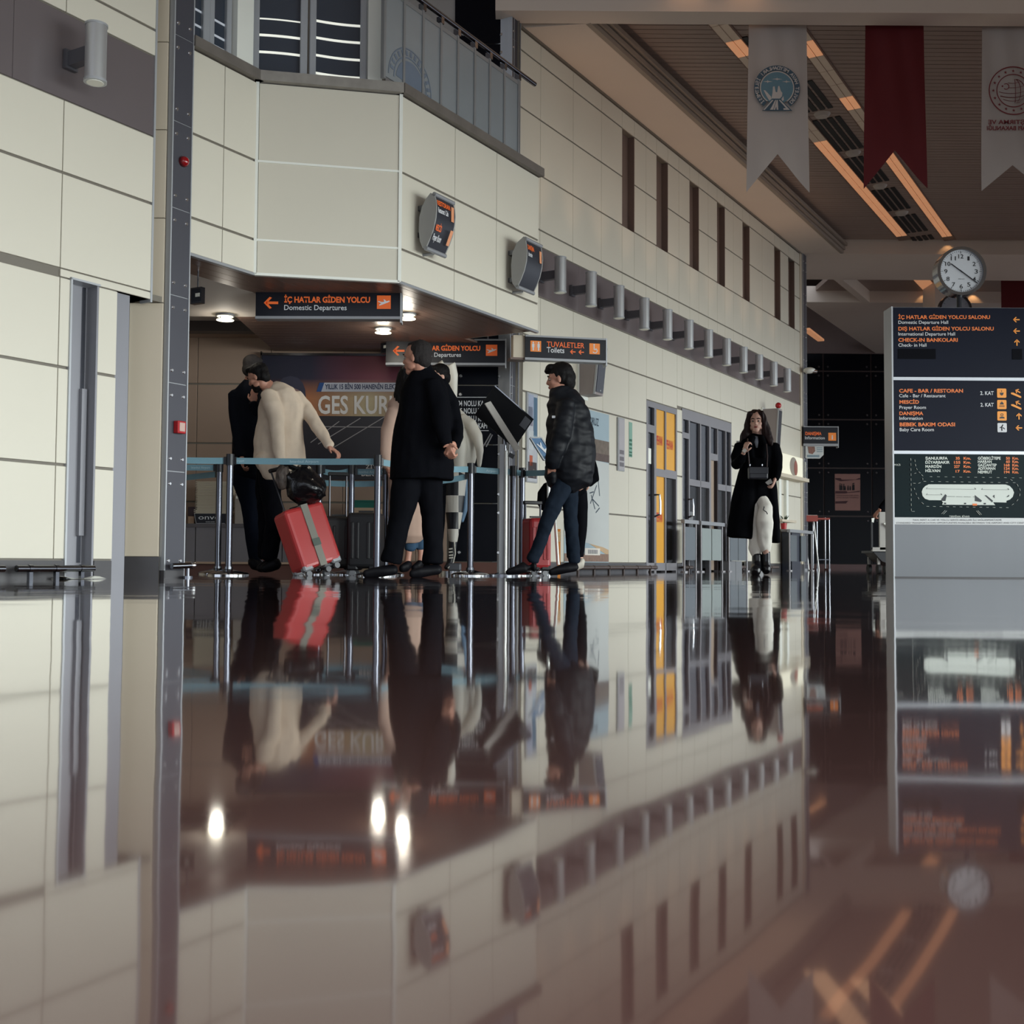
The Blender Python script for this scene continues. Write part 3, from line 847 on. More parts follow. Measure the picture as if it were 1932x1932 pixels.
def deps(o, F, px, first, second, mv):
    mb = MB(F); arrow(mb, px(511), mv(571), px(525) - px(498), math.pi); mb.build('arrow', orange, o)
    if first: signtext(o, F, first, px(first_u[0]), px(first_u[1]), mv(570), mv(559.5) - mv(570), orange, bold=0.035)
    signtext(o, F, second, px(second_u[0]), px(second_u[1]), mv(584.5), mv(575) - mv(584.5), letter_grey, bold=0.008)
    mb = MB(F); rects(mb, [(px(711), px(737), mv(582), mv(556.5))]); mb.build('pictogram_tile', orange, o)
    mb = MB(F); shape(mb, px(724), mv(570), px(735) - px(711), PLANE, -0.002); mb.build('pictogram', letter_grey, o)
YS = 9.0
o, F, L = hang_sign('hanging_sign', 'black hanging sign with orange arrow reading İÇ HATLAR GİDEN YOLCU, nearer and complete one', at(482, 601, YS), at(755, 601, YS), 0.235)
px = lambda u: (u - 482) / (755 - 482) * L
mv = lambda v: (601 - v) / (755 - 482) * L
first_u, second_u = (536, 698), (536, 654)
deps(o, F, px, 'İÇ HATLAR GİDEN YOLCU', 'Domestic Departures', mv)
for u in (520, 715):
    MB().cyl(F @ Vector((px(u), 0.045, 0.24)), F @ Vector((px(u), 0.045, 0.24)) + Vector((0, 0, 2.26 - at(482, 601, YS).z - 0.24)), 0.008, n=8).build('hanger_rod', dark_chrome, o)
YS2 = 11.05
o, F, L = hang_sign('hanging_sign', 'black hanging sign reading İÇ HATLAR GİDEN YOLCU, farther one half hidden behind a grey-haired head', at(728, 688, YS2), at(953, 688, YS2), 0.245)
px = lambda u: (728 + (u - 482) * 0.824 - 728) / (953 - 728) * L
mv = lambda v: (688 - (640 + (v - 545) * 0.83)) / (953 - 728) * L
deps(o, F, px, 'İÇ HATLAR GİDEN YOLCU', 'Domestic Departures', mv)
for u in (520, 715):
    MB().cyl(F @ Vector((px(u), 0.045, 0.25)), F @ Vector((px(u), 0.045, 0.46)), 0.008, n=8).build('hanger_rod', dark_chrome, o)
# toilets sign, turned a little, on a bracket from the far pillar
YT = 10.75
PT0, PT1 = at(991, 678, YT), at(1143, 685, YT + 0.16)
PT1.z = PT0.z
o, F, L = hang_sign('hanging_sign', 'black sign with two orange tiles reading TUVALETLER Toilets, standing out from the wall', PT0, PT1, 0.225, 0.10)
pxt = lambda u: (u - 991) / (1143 - 991) * L
zt = lambda fr: 0.225 * fr
for u, kind in ((1010.5, 'wc'), (1121.5, 'chair')):
    mb = MB(F); rects(mb, [(pxt(u) - 0.052, pxt(u) + 0.052, 0.078, 0.182)]); mb.build('pictogram_tile', M('sign_tile_orange', (224, 128, 50), 0.5, emit=0.12), o)
    mb = MB(F)
    if kind == 'wc':
        for dx in (-0.026, 0.026):
            disc(mb, pxt(u) + dx, 0.164, 0.008, -0.002); rects(mb, [(pxt(u) + dx - 0.012, pxt(u) + dx + 0.012, 0.118, 0.153), (pxt(u) + dx - 0.007, pxt(u) + dx + 0.007, 0.088, 0.118)], -0.002)
        rects(mb, [(pxt(u) - 0.001, pxt(u) + 0.001, 0.085, 0.175)], -0.002)
    else:
        ringp(mb, pxt(u) + 0.002, 0.112, 0.018, 0.026, -0.002, -2.6, 1.2, 18)
        disc(mb, pxt(u) - 0.006, 0.168, 0.008, -0.002); rects(mb, [(pxt(u) - 0.011, pxt(u) - 0.002, 0.122, 0.158), (pxt(u) - 0.011, pxt(u) + 0.02, 0.120, 0.128)], -0.002)
    mb.build('pictogram', letter_grey, o)
signtext(o, F, 'TUVALETLER', pxt(1031), pxt(1102), zt(0.58), 0.05, orange, bold=0.012)
signtext(o, F, 'Toilets', pxt(1031), pxt(1064), zt(0.34), 0.05, letter_grey, bold=0.012)
for u in (1080, 1096):
    mb = MB(F); arrow(mb, pxt(u), 0.092, 0.055, math.pi); mb.build('arrow', orange, o)
MB(F).box(-0.11, 0.0, 0.03, 0.14, 0.02, 0.235).build('side_box', cream2, o)
MB(F).box(-0.14, 0.02, 0.02, 0.16, 0.0, 0.02).build('bracket', M('bracket_brown', (110, 92, 84), 0.5), o)

# ---------------------------------------------------------------- curved wall signs on the balcony
def curved_sign(um, vm, back, front, uR, vR, label, words):
    ts, _ = tz(um, vm, NB + 0.13)
    pf = [ont(u, v, ts) for u, v in front]; pb = [ont(u, v, ts) for u, v in back]
    nmid = pf[len(pf) // 2][0]
    te = tz(uR, vR, nmid)[0]
    o = wthing('curved_wall_sign', label, 'sign', ts, NB, pf[0][1])
    outline = pb + pf[::-1]
    W3 = lambda nz, t: wp(t, nz[0], nz[1])
    MB().prism([W3(q, ts) for q in outline], WD * 0.012).build('side_cheek', M('sign_cheek', (150, 150, 148), 0.5), o)
    MB().prism([W3(q, te) for q in outline], WD * 0.012).build('side_cheek', M('sign_cheek', (150, 150, 148), 0.5), o)
    # smooth front sheet
    def interp(a, f):
        x = f * (len(a) - 1); i = min(int(x), len(a) - 2); r = x - i
        return (a[i][0] * (1 - r) + a[i + 1][0] * r, a[i][1] * (1 - r) + a[i + 1][1] * r)
    N_ = 14
    rows = [interp(pf, i / N_) for i in range(N_ + 1)]
    mb = MB()
    vs = [W3(q, ts + 0.012) for q in rows] + [W3(q, te) for q in rows] + [W3((q[0] - 0.006, q[1]), ts + 0.012) for q in rows] + [W3((q[0] - 0.006, q[1]), te) for q in rows]
    n = N_ + 1
    fs = []
    for i in range(N_):
        fs += [(i, i + 1, n + i + 1, n + i), (2 * n + i, 3 * n + i, 3 * n + i + 1, 2 * n + i + 1)]
    mb.add(vs, fs); mb.build('face', M('curved_face', (44, 46, 54), 0.35, var=0.06), o, smooth=True)
    mb = MB()
    rb = [interp(pb, i / 8) for i in range(9)]
    mb.add([W3(q, ts) for q in rb] + [W3(q, te) for q in rb], [(i, i + 1, 10 + i, 9 + i) for i in range(8)])
    mb.build('back', M('sign_cheek', (150, 150, 148), 0.5), o, smooth=True)
    for f in (0.0, 1.0):
        q = interp(pf, f)
        MB().cyl(W3(q, ts), W3(q, te + 0.012), 0.018, n=10).build('end_roll', alu_dull, o, smooth=True)
    for zf in (0.3, 0.7):
        q = interp(pb, zf)
        MB().wbox(ts + 0.05, te - 0.05, NB, max(NB + 0.02, q[0] + 0.02), q[1] - 0.02, q[1] + 0.02).build('bracket', dark_chrome, o)
    for f0, f1, ta, tb, mat, body in words:
        a, b = interp(pf, f1), interp(pf, f0)
        off = 0.003
        mid = interp(pf, (f0 + f1) / 2)
        Pa = W3((max(a[0], mid[0]) + off, a[1]), ts + (te - ts) * ta); Pb = W3((max(a[0], mid[0]) + off, a[1]), ts + (te - ts) * tb)
        up = W3((b[0] - a[0], b[1] - a[1]), 0) - W3((0, 0), 0)
        if body:
            text(body, Pa, Pb, up.length * 0.8, mat, o, up=up, bold=0.03, off=0.004)
        else:
            MB().prism([Pa, Pb, Pb + up, Pa + up], WN * 0.003).build('tile', mat, o)
    MB().cyl(wp((ts + te) / 2, NB, pf[-1][1] - 0.01), wp((ts + te) / 2, NB + 0.1, pf[-1][1] - 0.01), 0.012, n=8).build('fixing', alu_dull, o)
    return o
pale_tile = M('pale_orange_tile', (220, 150, 110), 0.5, emit=0.05)
curved_sign(807, 415, [(812, 364), (803, 376), (796, 390), (791, 410), (790, 435), (792, 455), (797, 468)], [(819, 366), (822.5, 378), (823.5, 392), (822, 410), (818, 430), (812, 447), (803, 468)], 857, 410,
            'curved dark sign with orange lines on the balcony, nearer to the white corner trim',
            [(0.12, 0.26, 0.04, 0.72, orange, 'RESTORAN'), (0.28, 0.40, 0.06, 0.60, letter_grey, 'Restaurant / Cafe'), (0.58, 0.70, 0.04, 0.34, orange, 'MESCİD'), (0.74, 0.87, 0.02, 0.45, letter_grey, 'Prayer Room'), (0.16, 0.46, 0.78, 0.92, pale_tile, None), (0.62, 0.88, 0.72, 0.86, pale_tile, None)])
curved_sign(977, 500, [(988, 446), (975, 458), (967, 476), (964, 500), (965, 522), (967, 535), (972, 542)], [(991, 450), (993, 462), (994.5, 475), (993, 492), (989, 510), (983, 526), (976, 541)], 1022, 495,
            'curved dark sign with one orange line at the far end of the balcony',
            [(0.12, 0.26, 0.04, 0.45, orange, 'DANIŞMA'), (0.3, 0.4, 0.05, 0.3, letter_grey, 'Information'), (0.18, 0.44, 0.8, 0.92, pale_tile, None)])

# ---------------------------------------------------------------- wall monitors (housings that stand out from the wall)
def monitor(ts, n1t, n1b, za, zb, w, label, extra=None):
    o = wthing('wall_monitor', label, 'monitor', ts, 0, zb)
    bx = M('monitor_housing', (150, 140, 138), 0.5, 0.1)
    W3 = lambda n, z, t: wp(t, n, z)
    MB().prism([W3(0.02, zb, ts), W3(n1b, zb, ts), W3(n1t, za, ts), W3(0.02, za, ts)], WD * w).build('housing', bx, o)
    d = Vector((n1t - n1b, za - zb))
    f = lambda e, s: (n1b + d.x * e + 0.004 * s, zb + d.y * e)
    MB().prism([W3(*f(0.05, 1), ts + 0.02), W3(*f(0.97, 1), ts + 0.02), W3(*f(0.97, 1), ts + w - 0.02), W3(*f(0.05, 1), ts + w - 0.02)], WN * 0.008).build('screen', M('monitor_screen', (34, 34, 42), 0.2, 0.0, 0.4), o)
    MB().prism([W3(n1b - 0.012, zb, ts - 0.006), W3(n1b + 0.012, zb, ts - 0.006), W3(n1t + 0.012, za, ts - 0.006), W3(n1t - 0.012, za, ts - 0.006)], WD * 0.008).build('edge_trim', alu, o)
    MB().wbox(ts - 0.02, ts + w, 0.0, 0.022, zb - 0.04, za + 0.03).build('wall_plate', white_trim, o)
    MB().cyl(W3(*f(0.09, 1.5), ts + w * 0.55), W3(*f(0.09, 4), ts + w * 0.55), 0.008, n=8).build('badge', letter_grey, o)
    return o
tm = tz(1090, 690, 0.0)[0]
za = tz(1092, 645, 0.02)[1]
nb_, zb_ = ont(1121, 743, tm); nt_, zt_ = ont(1130, 650, tm)
monitor(tm, nt_, nb_, zt_, zb_, tz(1146, 690, nt_)[0] - tm, 'grey boxed wall monitor with a dark tilted screen under the toilets sign')
tm = tz(1437, 800, 0.0)[0]
nb_, zb_ = ont(1461, 905, tm); nt_, zt_ = ont(1469, 770, tm)
o = monitor(tm, nt_, nb_, zt_, zb_, tz(1475.5, 790, nt_)[0] - tm, 'tall grey boxed wall monitor behind the woman in the black coat')
MB().ball(wp(tm + 0.05, nt_ - 0.02, zt_ + 0.05), 0.05, 12, 8).build('warning_lamp', red_m, o, smooth=True)

# ---------------------------------------------------------------- posters and notices on the long wall
def wrect(o, name, t0, t1, za, zb, mat, n=0.0, th=0.004, label=None):
    return MB().wbox(t0, t1, n, n + th, za, zb).build(name, mat, o, label)
frame_m = M('poster_frame', (160, 162, 164), 0.4, 0.3)
o = wthing('framed_poster', 'narrow framed poster of grey and blue photographs left of the padded jacket', 'poster', 6.10, 0, 0.96)
wrect(o, 'frame', 6.085, 6.315, 0.955, 1.90, frame_m, 0, 0.02)
for nm, a, b_, c_, d_, col in (('sheet', 6.10, 6.30, 0.97, 1.885, (176, 178, 184)), ('sky_print', 6.11, 6.22, 1.62, 1.88, (150, 158, 178)), ('tower_print', 6.22, 6.295, 1.45, 1.86, (70, 100, 124)), ('crowd_print', 6.11, 6.20, 1.55, 1.75, (120, 116, 130)), ('light_print', 6.12, 6.22, 1.30, 1.50, (186, 190, 192)), ('window_print', 6.23, 6.29, 1.32, 1.46, (136, 164, 182)), ('dark_print', 6.11, 6.29, 1.0, 1.17, (48, 36, 38)), ('warm_print', 6.14, 6.20, 1.13, 1.24, (176, 86, 58)), ('pale_print', 6.21, 6.27, 1.01, 1.10, (150, 146, 142))):
    wrect(o, nm, a, b_, c_, d_, M('poster_' + nm, col, 0.5, var=0.18, scale=18), 0.02 if nm == 'sheet' else 0.0225, 0.002)
o = wthing('wall_poster', 'large wall poster of sky, ruins and white paper behind the man in the black jacket', 'poster', 7.17, 0, 0.12)
TA, TB = 6.95, 8.08
wrect(o, 'sheet', TA, TB, 0.12, 1.885, M('poster_sky', (160, 180, 190), 0.45, var=0.10, scale=3), 0.0, 0.006)
wrect(o, 'ruin_print', TA, TB, 1.335, 1.56, M('poster_ruins', (112, 100, 90), 0.6, var=0.5, scale=16), 0.006, 0.002)
wrect(o, 'stone_print', TA, TB, 1.31, 1.40, M('poster_stone', (92, 76, 72), 0.6, var=0.4, scale=20), 0.008, 0.002)
mb = MB()
mb.prism([wp(TA, 0.008, 0.40), wp(TB - 0.16, 0.008, 0.30), wp(TB - 0.01, 0.008, 0.27), wp(TB - 0.01, 0.008, 1.30), wp(TA, 0.008, 1.33)], WN * 0.002); mb.build('paper_print', M('poster_paper', (196, 200, 198), 0.5, var=0.05, scale=4), o)
mb = MB(); mb.prism([wp(TA, 0.006, 0.50), wp(TB - 0.01, 0.006, 0.20), wp(TB - 0.01, 0.006, 0.38), wp(TA, 0.006, 0.62)], WN * 0.0035); mb.build('wood_print', M('poster_wood', (196, 166, 130), 0.5, var=0.15, scale=5), o)
wrect(o, 'street_print', TA, TB - 0.01, 0.13, 0.22, M('poster_street', (140, 112, 96), 0.5, var=0.4, scale=24), 0.0095, 0.001)
wrect(o, 'label_print', 7.44, 7.83, 0.205, 0.285, M('poster_label', (226, 220, 210), 0.5), 0.012, 0.002)
mb = MB()
for k in range(9):
    mb.wbox(7.52 + k * 0.028, 7.535 + k * 0.028, 0.014, 0.015, 0.22, 0.268)
mb.build('label_stripes', M('label_ink', (96, 100, 112), 0.6), o)
text('ÇUYORUZ', wp(7.38, 0.008, 1.72), wp(7.80, 0.008, 1.72), 0.085, M('poster_ink', (60, 74, 88), 0.6), o, bold=0.02)
mb = MB()                                           # sketch of an aircraft on the paper
for a, b_ in (((7.58, 0.80), (7.74, 1.02)), ((7.60, 0.90), (7.70, 0.74)), ((7.62, 0.86), (7.80, 0.78)), ((7.78, 1.08), (7.82, 0.90)), ((7.56, 0.92), (7.66, 0.94)), ((7.72, 0.70), (7.82, 0.76))):
    mb.bar(wp(a[0], 0.0115, a[1]), wp(b_[0], 0.0115, b_[1]), 0.014, 0.002, WN)
mb.build('plane_sketch', M('poster_ink', (60, 74, 88), 0.6), o)
o = wthing('notice_plate', 'narrow grey notice plate with a curled drawing left of the yellow door', 'notice', 8.40, 0, 1.235)
wrect(o, 'plate', 8.30, 8.49, 1.235, 1.885, frame_m, 0.0, 0.02)
wrect(o, 'sheet', 8.325, 8.485, 1.25, 1.87, M('notice_sheet', (172, 168, 172), 0.5, var=0.08), 0.02, 0.002)
mb = MB()
lp = [(8.37, 1.60), (8.40, 1.78), (8.43, 1.83), (8.455, 1.74), (8.45, 1.62), (8.42, 1.55), (8.39, 1.63), (8.41, 1.74), (8.44, 1.68)]
for a, b_ in zip(lp[:-1], lp[1:]): mb.bar(wp(a[0], 0.023, a[1]), wp(b_[0], 0.023, b_[1]), 0.012, 0.002, WN)
for zz in (1.44, 1.36, 1.29): mb.wbox(8.345, 8.465, 0.022, 0.0235, zz, zz + 0.05)
mb.build('drawing', M('notice_ink', (112, 108, 114), 0.6), o)
o = wthing('green_sticker', 'upright green lettered sticker on the wall beside the yellow door', 'sticker', 8.70, 0, 1.43)
wrect(o, 'sheet', 8.655, 8.75, 1.43, 1.865, M('sticker_green', (128, 168, 152), 0.5), 0.0, 0.003)
mb = MB()
for zz, h in ((1.44, 0.025), (1.48, 0.02), (1.53, 0.02), (1.575, 0.03), (1.625, 0.03)): mb.wbox(8.665, 8.74, 0.003, 0.0045, zz, zz + h)
for a, b_ in (((8.70, 1.66), (8.70, 1.85)), ((8.69, 1.68), (8.73, 1.72)), ((8.73, 1.72), (8.69, 1.82)), ((8.68, 1.84), (8.73, 1.85))): mb.bar(wp(a[0], 0.004, a[1]), wp(b_[0], 0.004, b_[1]), 0.02, 0.002, WN)
mb.build('marks', M('sticker_ink', (36, 98, 76), 0.5), o)

# ---------------------------------------------------------------- doors and shop front
inside = M('shop_interior', (70, 58, 54), 0.7, var=0.2)
shop_glass = M('shop_glass', (34, 36, 44), 0.08, 0.0, 0.5, alpha=0.62)
clear_glass = M('clear_glass', (60, 62, 64), 0.06, 0.0, 0.5, alpha=0.22)
yellow = M('yellow_film', (222, 162, 62), 0.5, var=0.04)
redlet = M('red_lettering', (196, 62, 40), 0.5)
struct(MB().wbox(9.0, 12.6, -2.6, -2.5, 0, 2.5).wbox(9.0, 9.1, -2.5, -0.3, 0, 2.5).wbox(12.5, 12.6, -2.5, -0.3, 0, 2.5).wbox(9.0, 12.6, -2.5, -0.3, 2.4, 2.5).build('wall_shop', inside), 'dim interior of the shop behind the doors')
d1 = struct(bpy.data.objects.new('door_1', None)); put(d1); d1['label'] = 'shop door beside fixed panes covered in yellow film'
gf = M('door_frame', (136, 134, 138), 0.42, 0.25)
def wb(o, name, t0, t1, za, zb, mat, n0=-0.06, n1=0.0, bevel=0.0):
    return MB().wbox(t0, t1, n0, n1, za, zb).build(name, mat, o, bevel=bevel)
wb(d1, 'head', 9.19, 10.21, 2.13, 2.205, gf)
for a, b_ in ((9.19, 9.25), (9.44, 9.51), (9.80, 9.84), (10.17, 10.21)): wb(d1, 'mullion', a, b_, 0.0, 2.13, gf)
wb(d1, 'transom', 9.25, 9.44, 1.80, 1.90, gf); wb(d1, 'transom', 9.84, 10.17, 1.25, 1.36, gf); wb(d1, 'transom', 9.51, 9.80, 1.25, 1.35, gf)
wb(d1, 'bottom_rail', 9.25, 10.17, 0.02, 0.12, gf)
wb(d1, 'pane', 9.25, 9.44, 1.90, 2.13, shop_glass, -0.04, -0.03); wb(d1, 'pane', 9.25, 9.44, 0.12, 1.80, shop_glass, -0.04, -0.03)
for a, b_, c_, d_ in ((9.51, 9.80, 1.35, 2.13), (9.84, 10.17, 1.36, 2.13), (9.51, 9.80, 0.12, 1.25)):
    wb(d1, 'yellow_panel', a, b_, c_, d_, yellow, -0.035, -0.02)
wb(d1, 'pane', 9.84, 10.17, 0.12, 1.25, clear_glass, -0.04, -0.03)
for a, b_, z in ((9.56, 9.75, 1.67), (9.88, 10.11, 1.645), (9.56, 9.75, 0.66)):
    text('PEHVAN', wp(a, -0.018, z), wp(b_, -0.018, z), 0.115, redlet, d1, bold=0.03)
wb(d1, 'paper_notice', 9.29, 9.40, 1.40, 1.60, white_trim, -0.03, -0.027)
MB().tube([wp(9.45, 0.0, 1.0), wp(9.45, 0.07, 1.0), wp(9.45, 0.08, 0.9), wp(9.45, 0.08, 0.75), wp(9.45, 0.0, 0.72)], 0.014, 8).build('handle', chrome, d1, smooth=True)
d2 = struct(bpy.data.objects.new('door_2', None)); put(d2); d2['label'] = 'wide grey framed glass shop front with dark panes and a door'
wb(d2, 'head', 10.39, 12.36, 2.10, 2.245, gf)
for a, b_ in ((10.39, 10.43), (10.63, 10.67), (11.06, 11.10), (11.42, 11.49), (11.75, 11.78), (12.10, 12.13), (12.32, 12.36)): wb(d2, 'mullion', a, b_, 0.0, 2.10, gf)
wb(d2, 'transom', 10.43, 10.63, 1.84, 1.92, gf); wb(d2, 'transom', 10.67, 11.42, 1.20, 1.29, gf); wb(d2, 'transom', 11.78, 12.32, 1.20, 1.29, gf); wb(d2, 'transom', 11.49, 11.75, 1.62, 1.72, gf)
for a, b_, c_, d_ in ((10.43, 10.63, 1.92, 2.10), (10.43, 10.63, 0.1, 1.84), (10.67, 11.06, 1.29, 2.10), (11.10, 11.42, 1.29, 2.10), (11.49, 11.75, 1.72, 2.10), (11.78, 12.10, 1.29, 2.10), (12.13, 12.32, 1.29, 2.10)):
    wb(d2, 'pane', a, b_, c_, d_, shop_glass, -0.04, -0.03)
for a, b_ in ((10.67, 11.42), (11.78, 12.32)): wb(d2, 'pane', a, b_, 0.05, 1.20, clear_glass, -0.04, -0.03)
wb(d2, 'door_leaf', 11.49, 11.66, 0.02, 1.62, M('beige_door_leaf', (168, 150, 134), 0.5), -0.05, -0.02)
wb(d2, 'door_edge', 11.66, 11.70, 0.02, 1.62, M('door_edge_dark', (40, 30, 34), 0.5), -0.05, 0.03)
MB().tube([wp(10.60, 0.0, 1.0), wp(10.60, 0.07, 1.0), wp(10.60, 0.08, 0.9), wp(10.60, 0.08, 0.78), wp(10.60, 0.0, 0.75)], 0.014, 8).build('handle', chrome, d2, smooth=True)
# what stands inside the shop
o = wthing('shop_counter', 'reddish shop counter with pale front seen through the glass', 'counter', 10.9, -1.2, 0)
wb(o, 'body', 9.5, 12.3, 0.0, 0.9, M('counter_front', (150, 132, 114), 0.6), -1.7, -1.2); wb(o, 'worktop', 9.45, 12.35, 0.9, 0.95, M('counter_top', (140, 84, 64), 0.4), -1.75, -1.15)
wb(o, 'canopy', 9.5, 12.3, 1.15, 1.28, M('counter_canopy', (150, 84, 62), 0.5), -1.5, -1.3)
for k in range(4):
    t = 10.72 + k * 0.14
    o = wthing('drink_can', 'small can on the white cabinets in the shop, %s of four from the door' % ('first', 'second', 'third', 'last')[k], 'can', t, -0.35, 0.93, 'cans inside the shop window')
    MB().cyl(wp(t, -0.35, 0.86), wp(t, -0.35, 0.99), 0.032, n=12).build('body', M('can_metal', (176, 170, 168), 0.3, 0.5), o, smooth=True)
    MB().cyl(wp(t, -0.35, 0.99), wp(t, -0.35, 1.0), 0.024, n=12).build('rim', dark_chrome, o)
for k, (a, b_) in enumerate(((10.69, 10.92), (10.95, 11.28))):
    o = wthing('display_cabinet', 'white cabinet inside the shop window, %s of two' % ('left' if k == 0 else 'right'), 'cabinet', a, -0.35, 0, 'white cabinets inside the shop window')
    wb(o, 'body', a, b_, 0.0, 0.86, M('cabinet_white', (176, 178, 180), 0.5), -0.5, -0.2); wb(o, 'door', a + 0.01, b_ - 0.01, 0.6, 0.84, M('cabinet_door', (188, 190, 190), 0.45), -0.2, -0.19)
for k, t in enumerate((9.93, 10.04)):
    o = wthing('bottle', ('tall dark bottle' if k == 0 else 'tall blue bottle') + ' behind the clear pane of the yellow door', 'bottle', t, -0.3, 0.0)
    MB().cyl(wp(t, -0.3, 0.62), wp(t, -0.3, 0.95), 0.036, n=12).build('body', M('bottle_%d' % k, (40, 40, 52) if k == 0 else (76, 126, 160), 0.2), o, smooth=True)
    MB().cyl(wp(t, -0.3, 0.95), wp(t, -0.3, 1.04), 0.03, 0.014, n=12).build('neck', M('bottle_neck', (30, 30, 36), 0.2), o, smooth=True)
    MB().wbox(t - 0.037, t + 0.037, -0.265, -0.262, 0.74, 0.84).build('label', M('bottle_label', (170, 190, 200), 0.5), o)
o = wthing('shelf_unit', 'low dark shelf behind the clear pane of the yellow door', 'shelf', 9.98, -0.3, 0)
wb(o, 'body', 9.86, 10.16, 0.0, 0.62, M('shelf_dark', (44, 42, 46), 0.5), -0.42, -0.16); wb(o, 'board', 9.85, 10.17, 0.60, 0.622, gf, -0.44, -0.14)
# glass barrier in front of the shop
frost = M('frosted_barrier', (150, 160, 158), 0.35, 0.0, 0.4, alpha=0.9)
frost2 = M('grey_barrier', (98, 106, 112), 0.3, 0.0, 0.4, alpha=0.9)
def barrier(ta, tb, n, panels_, label):
    o = wthing('glass_barrier', label, 'barrier', ta, n, 0)
    for t in (ta, tb):
        MB().cyl(wp(t, n, 0), wp(t, n, 0.66), 0.014, n=10).build('post', gf, o, smooth=True)
        MB().cyl(wp(t, n, 0), wp(t, n, 0.015), 0.05, n=14).build('foot', gf, o)
    MB().bar(wp(ta - 0.05, n, 0.67), wp(tb + 0.05, n, 0.67), 0.05, 0.05).build('rail', alu_dull, o)
    for a, b_, m_ in panels_:
        MB().wbox(a, b_, n - 0.006, n + 0.006, 0.16, 0.60).build('pane', m_, o)
    return o
barrier(9.92, 10.33, 0.22, [(9.95, 10.30, frost2)], 'short glass barrier with a grey pane right of the yellow door')
barrier(10.52, 11.34, 0.22, [(10.55, 10.90, frost), (10.93, 11.30, frost)], 'glass barrier with two pale frosted panes before the shop front')
barrier(11.62, 12.40, 0.22, [(11.66, 12.00, frost2), (12.02, 12.36, frost2)], 'glass barrier with grey panes just left of the woman in the black coat')
barrier(14.55, 15.85, 0.22, [(14.6, 14.95, frost2), (15.2, 15.5, frost2)], 'glass barrier with grey panes right of the woman, beside the wall end')
for k, (ta, tb, n) in enumerate(((11.75, 12.3, 0.12), (10.85, 11.3, -0.12), (12.8, 13.3, 0.12))):
    o = wthing('drinks_crate', ('grey crate under the barrier left of the woman', 'dark crate behind the frosted barrier panes', 'pale crate behind the legs of the woman')[k], 'crate', ta, n, 0)
    cm = (M('crate_grey', (120, 122, 126), 0.5), M('crate_dark', (46, 48, 54), 0.5), M('crate_pale', (138, 138, 140), 0.5))[k]
    MB().wbox(ta, (ta + tb) / 2 - 0.006, n - 0.08, n + 0.06, 0, 0.155).build('drawer', cm, o); MB().wbox((ta + tb) / 2 + 0.006, tb, n - 0.08, n + 0.06, 0, 0.155).build('drawer', cm, o)
# right of the woman: light box, shelf, pipe chase, bin
o = wthing('light_box', 'pale lit sign box with a round picture near the end of the long wall', 'sign', 14.6, 0, 1.6)
glowbox = M('lit_sign_face', (232, 228, 206), 0.5, emit=0.35)
wb(o, 'housing', 14.1, 15.75, 1.62, 1.98, glowbox, 0.0, 0.10)
mb = MB()
disc_c = (15.2, 1.80)
mb.prism([wp(disc_c[0] + 0.22 * math.cos(a * math.pi / 10), 0.10, disc_c[1] + 0.16 * math.sin(a * math.pi / 10)) for a in range(20)], WN * 0.003); mb.build('round_print', M('round_print', (150, 140, 128), 0.5, var=0.3), o)
mb = MB(); mb.prism([wp(15.32 + 0.1 * math.cos(a * math.pi / 8), 0.103, 1.78 + 0.13 * math.sin(a * math.pi / 8)) for a in range(16)], WN * 0.003); mb.build('figure_print', M('figure_print', (150, 84, 66), 0.5, var=0.3), o)
wb(o, 'lower_shelf', 14.05, 15.8, 1.56, 1.62, cream2, 0.0, 0.20)
o = wthing('light_box', 'small bright sign panel left of the woman in the black coat', 'sign', 12.62, 0, 1.72)
wb(o, 'housing', 12.62, 13.3, 1.72, 1.98, glowbox, 0.0, 0.06); wb(o, 'frame', 12.58, 12.62, 1.70, 2.0, alu_dull, 0.0, 0.065)
o = wthing('pipe_chase', 'white vertical pipe cover beneath the lit sign box', 'pipe cover', 14.7, 0, 0.8)
for t in (14.55, 14.95): wb(o, 'cover', t, t + 0.12, 0.86, 1.55, white_trim, 0.0, 0.05)
wb(o, 'ledge', 14.35, 15.15, 0.82, 0.86, cream2, 0.0, 0.16)
o = wthing('litter_bin', 'dark bin with a speckled lid behind the barrier at the wall end', 'bin', 15.0, 0.12, 0)
wb(o, 'body', 14.75, 15.25, 0.0, 0.66, M('bin_body', (34, 40, 54), 0.4), 0.03, 0.20); wb(o, 'lid', 14.7, 15.5, 0.66, 0.70, M('bin_lid', (150, 150, 150), 0.4, var=0.5, scale=60), 0.03, 0.21)
o = wthing('flower_pot', 'small red flower pot with a green sprig behind the woman', 'plant', 14.35, 0.1, 0.70)
MB().cyl(wp(14.62, 0.1, 0.70), wp(14.62, 0.1, 0.80), 0.045, 0.055, n=12).build('pot', red_m, o, smooth=True)
mb = MB()
for k in range(6): mb.tube([wp(14.62, 0.1, 0.80), wp(14.60 + 0.03 * math.sin(k), 0.12 + 0.04 * math.cos(k * 1.7), 0.88), wp(14.6 + 0.09 * math.sin(k), 0.12 + 0.08 * math.cos(k * 1.7), 0.93)], [0.006, 0.01, 0.002], 5)
mb.build('sprig', M('sprig_green', (52, 66, 44), 0.6), o)

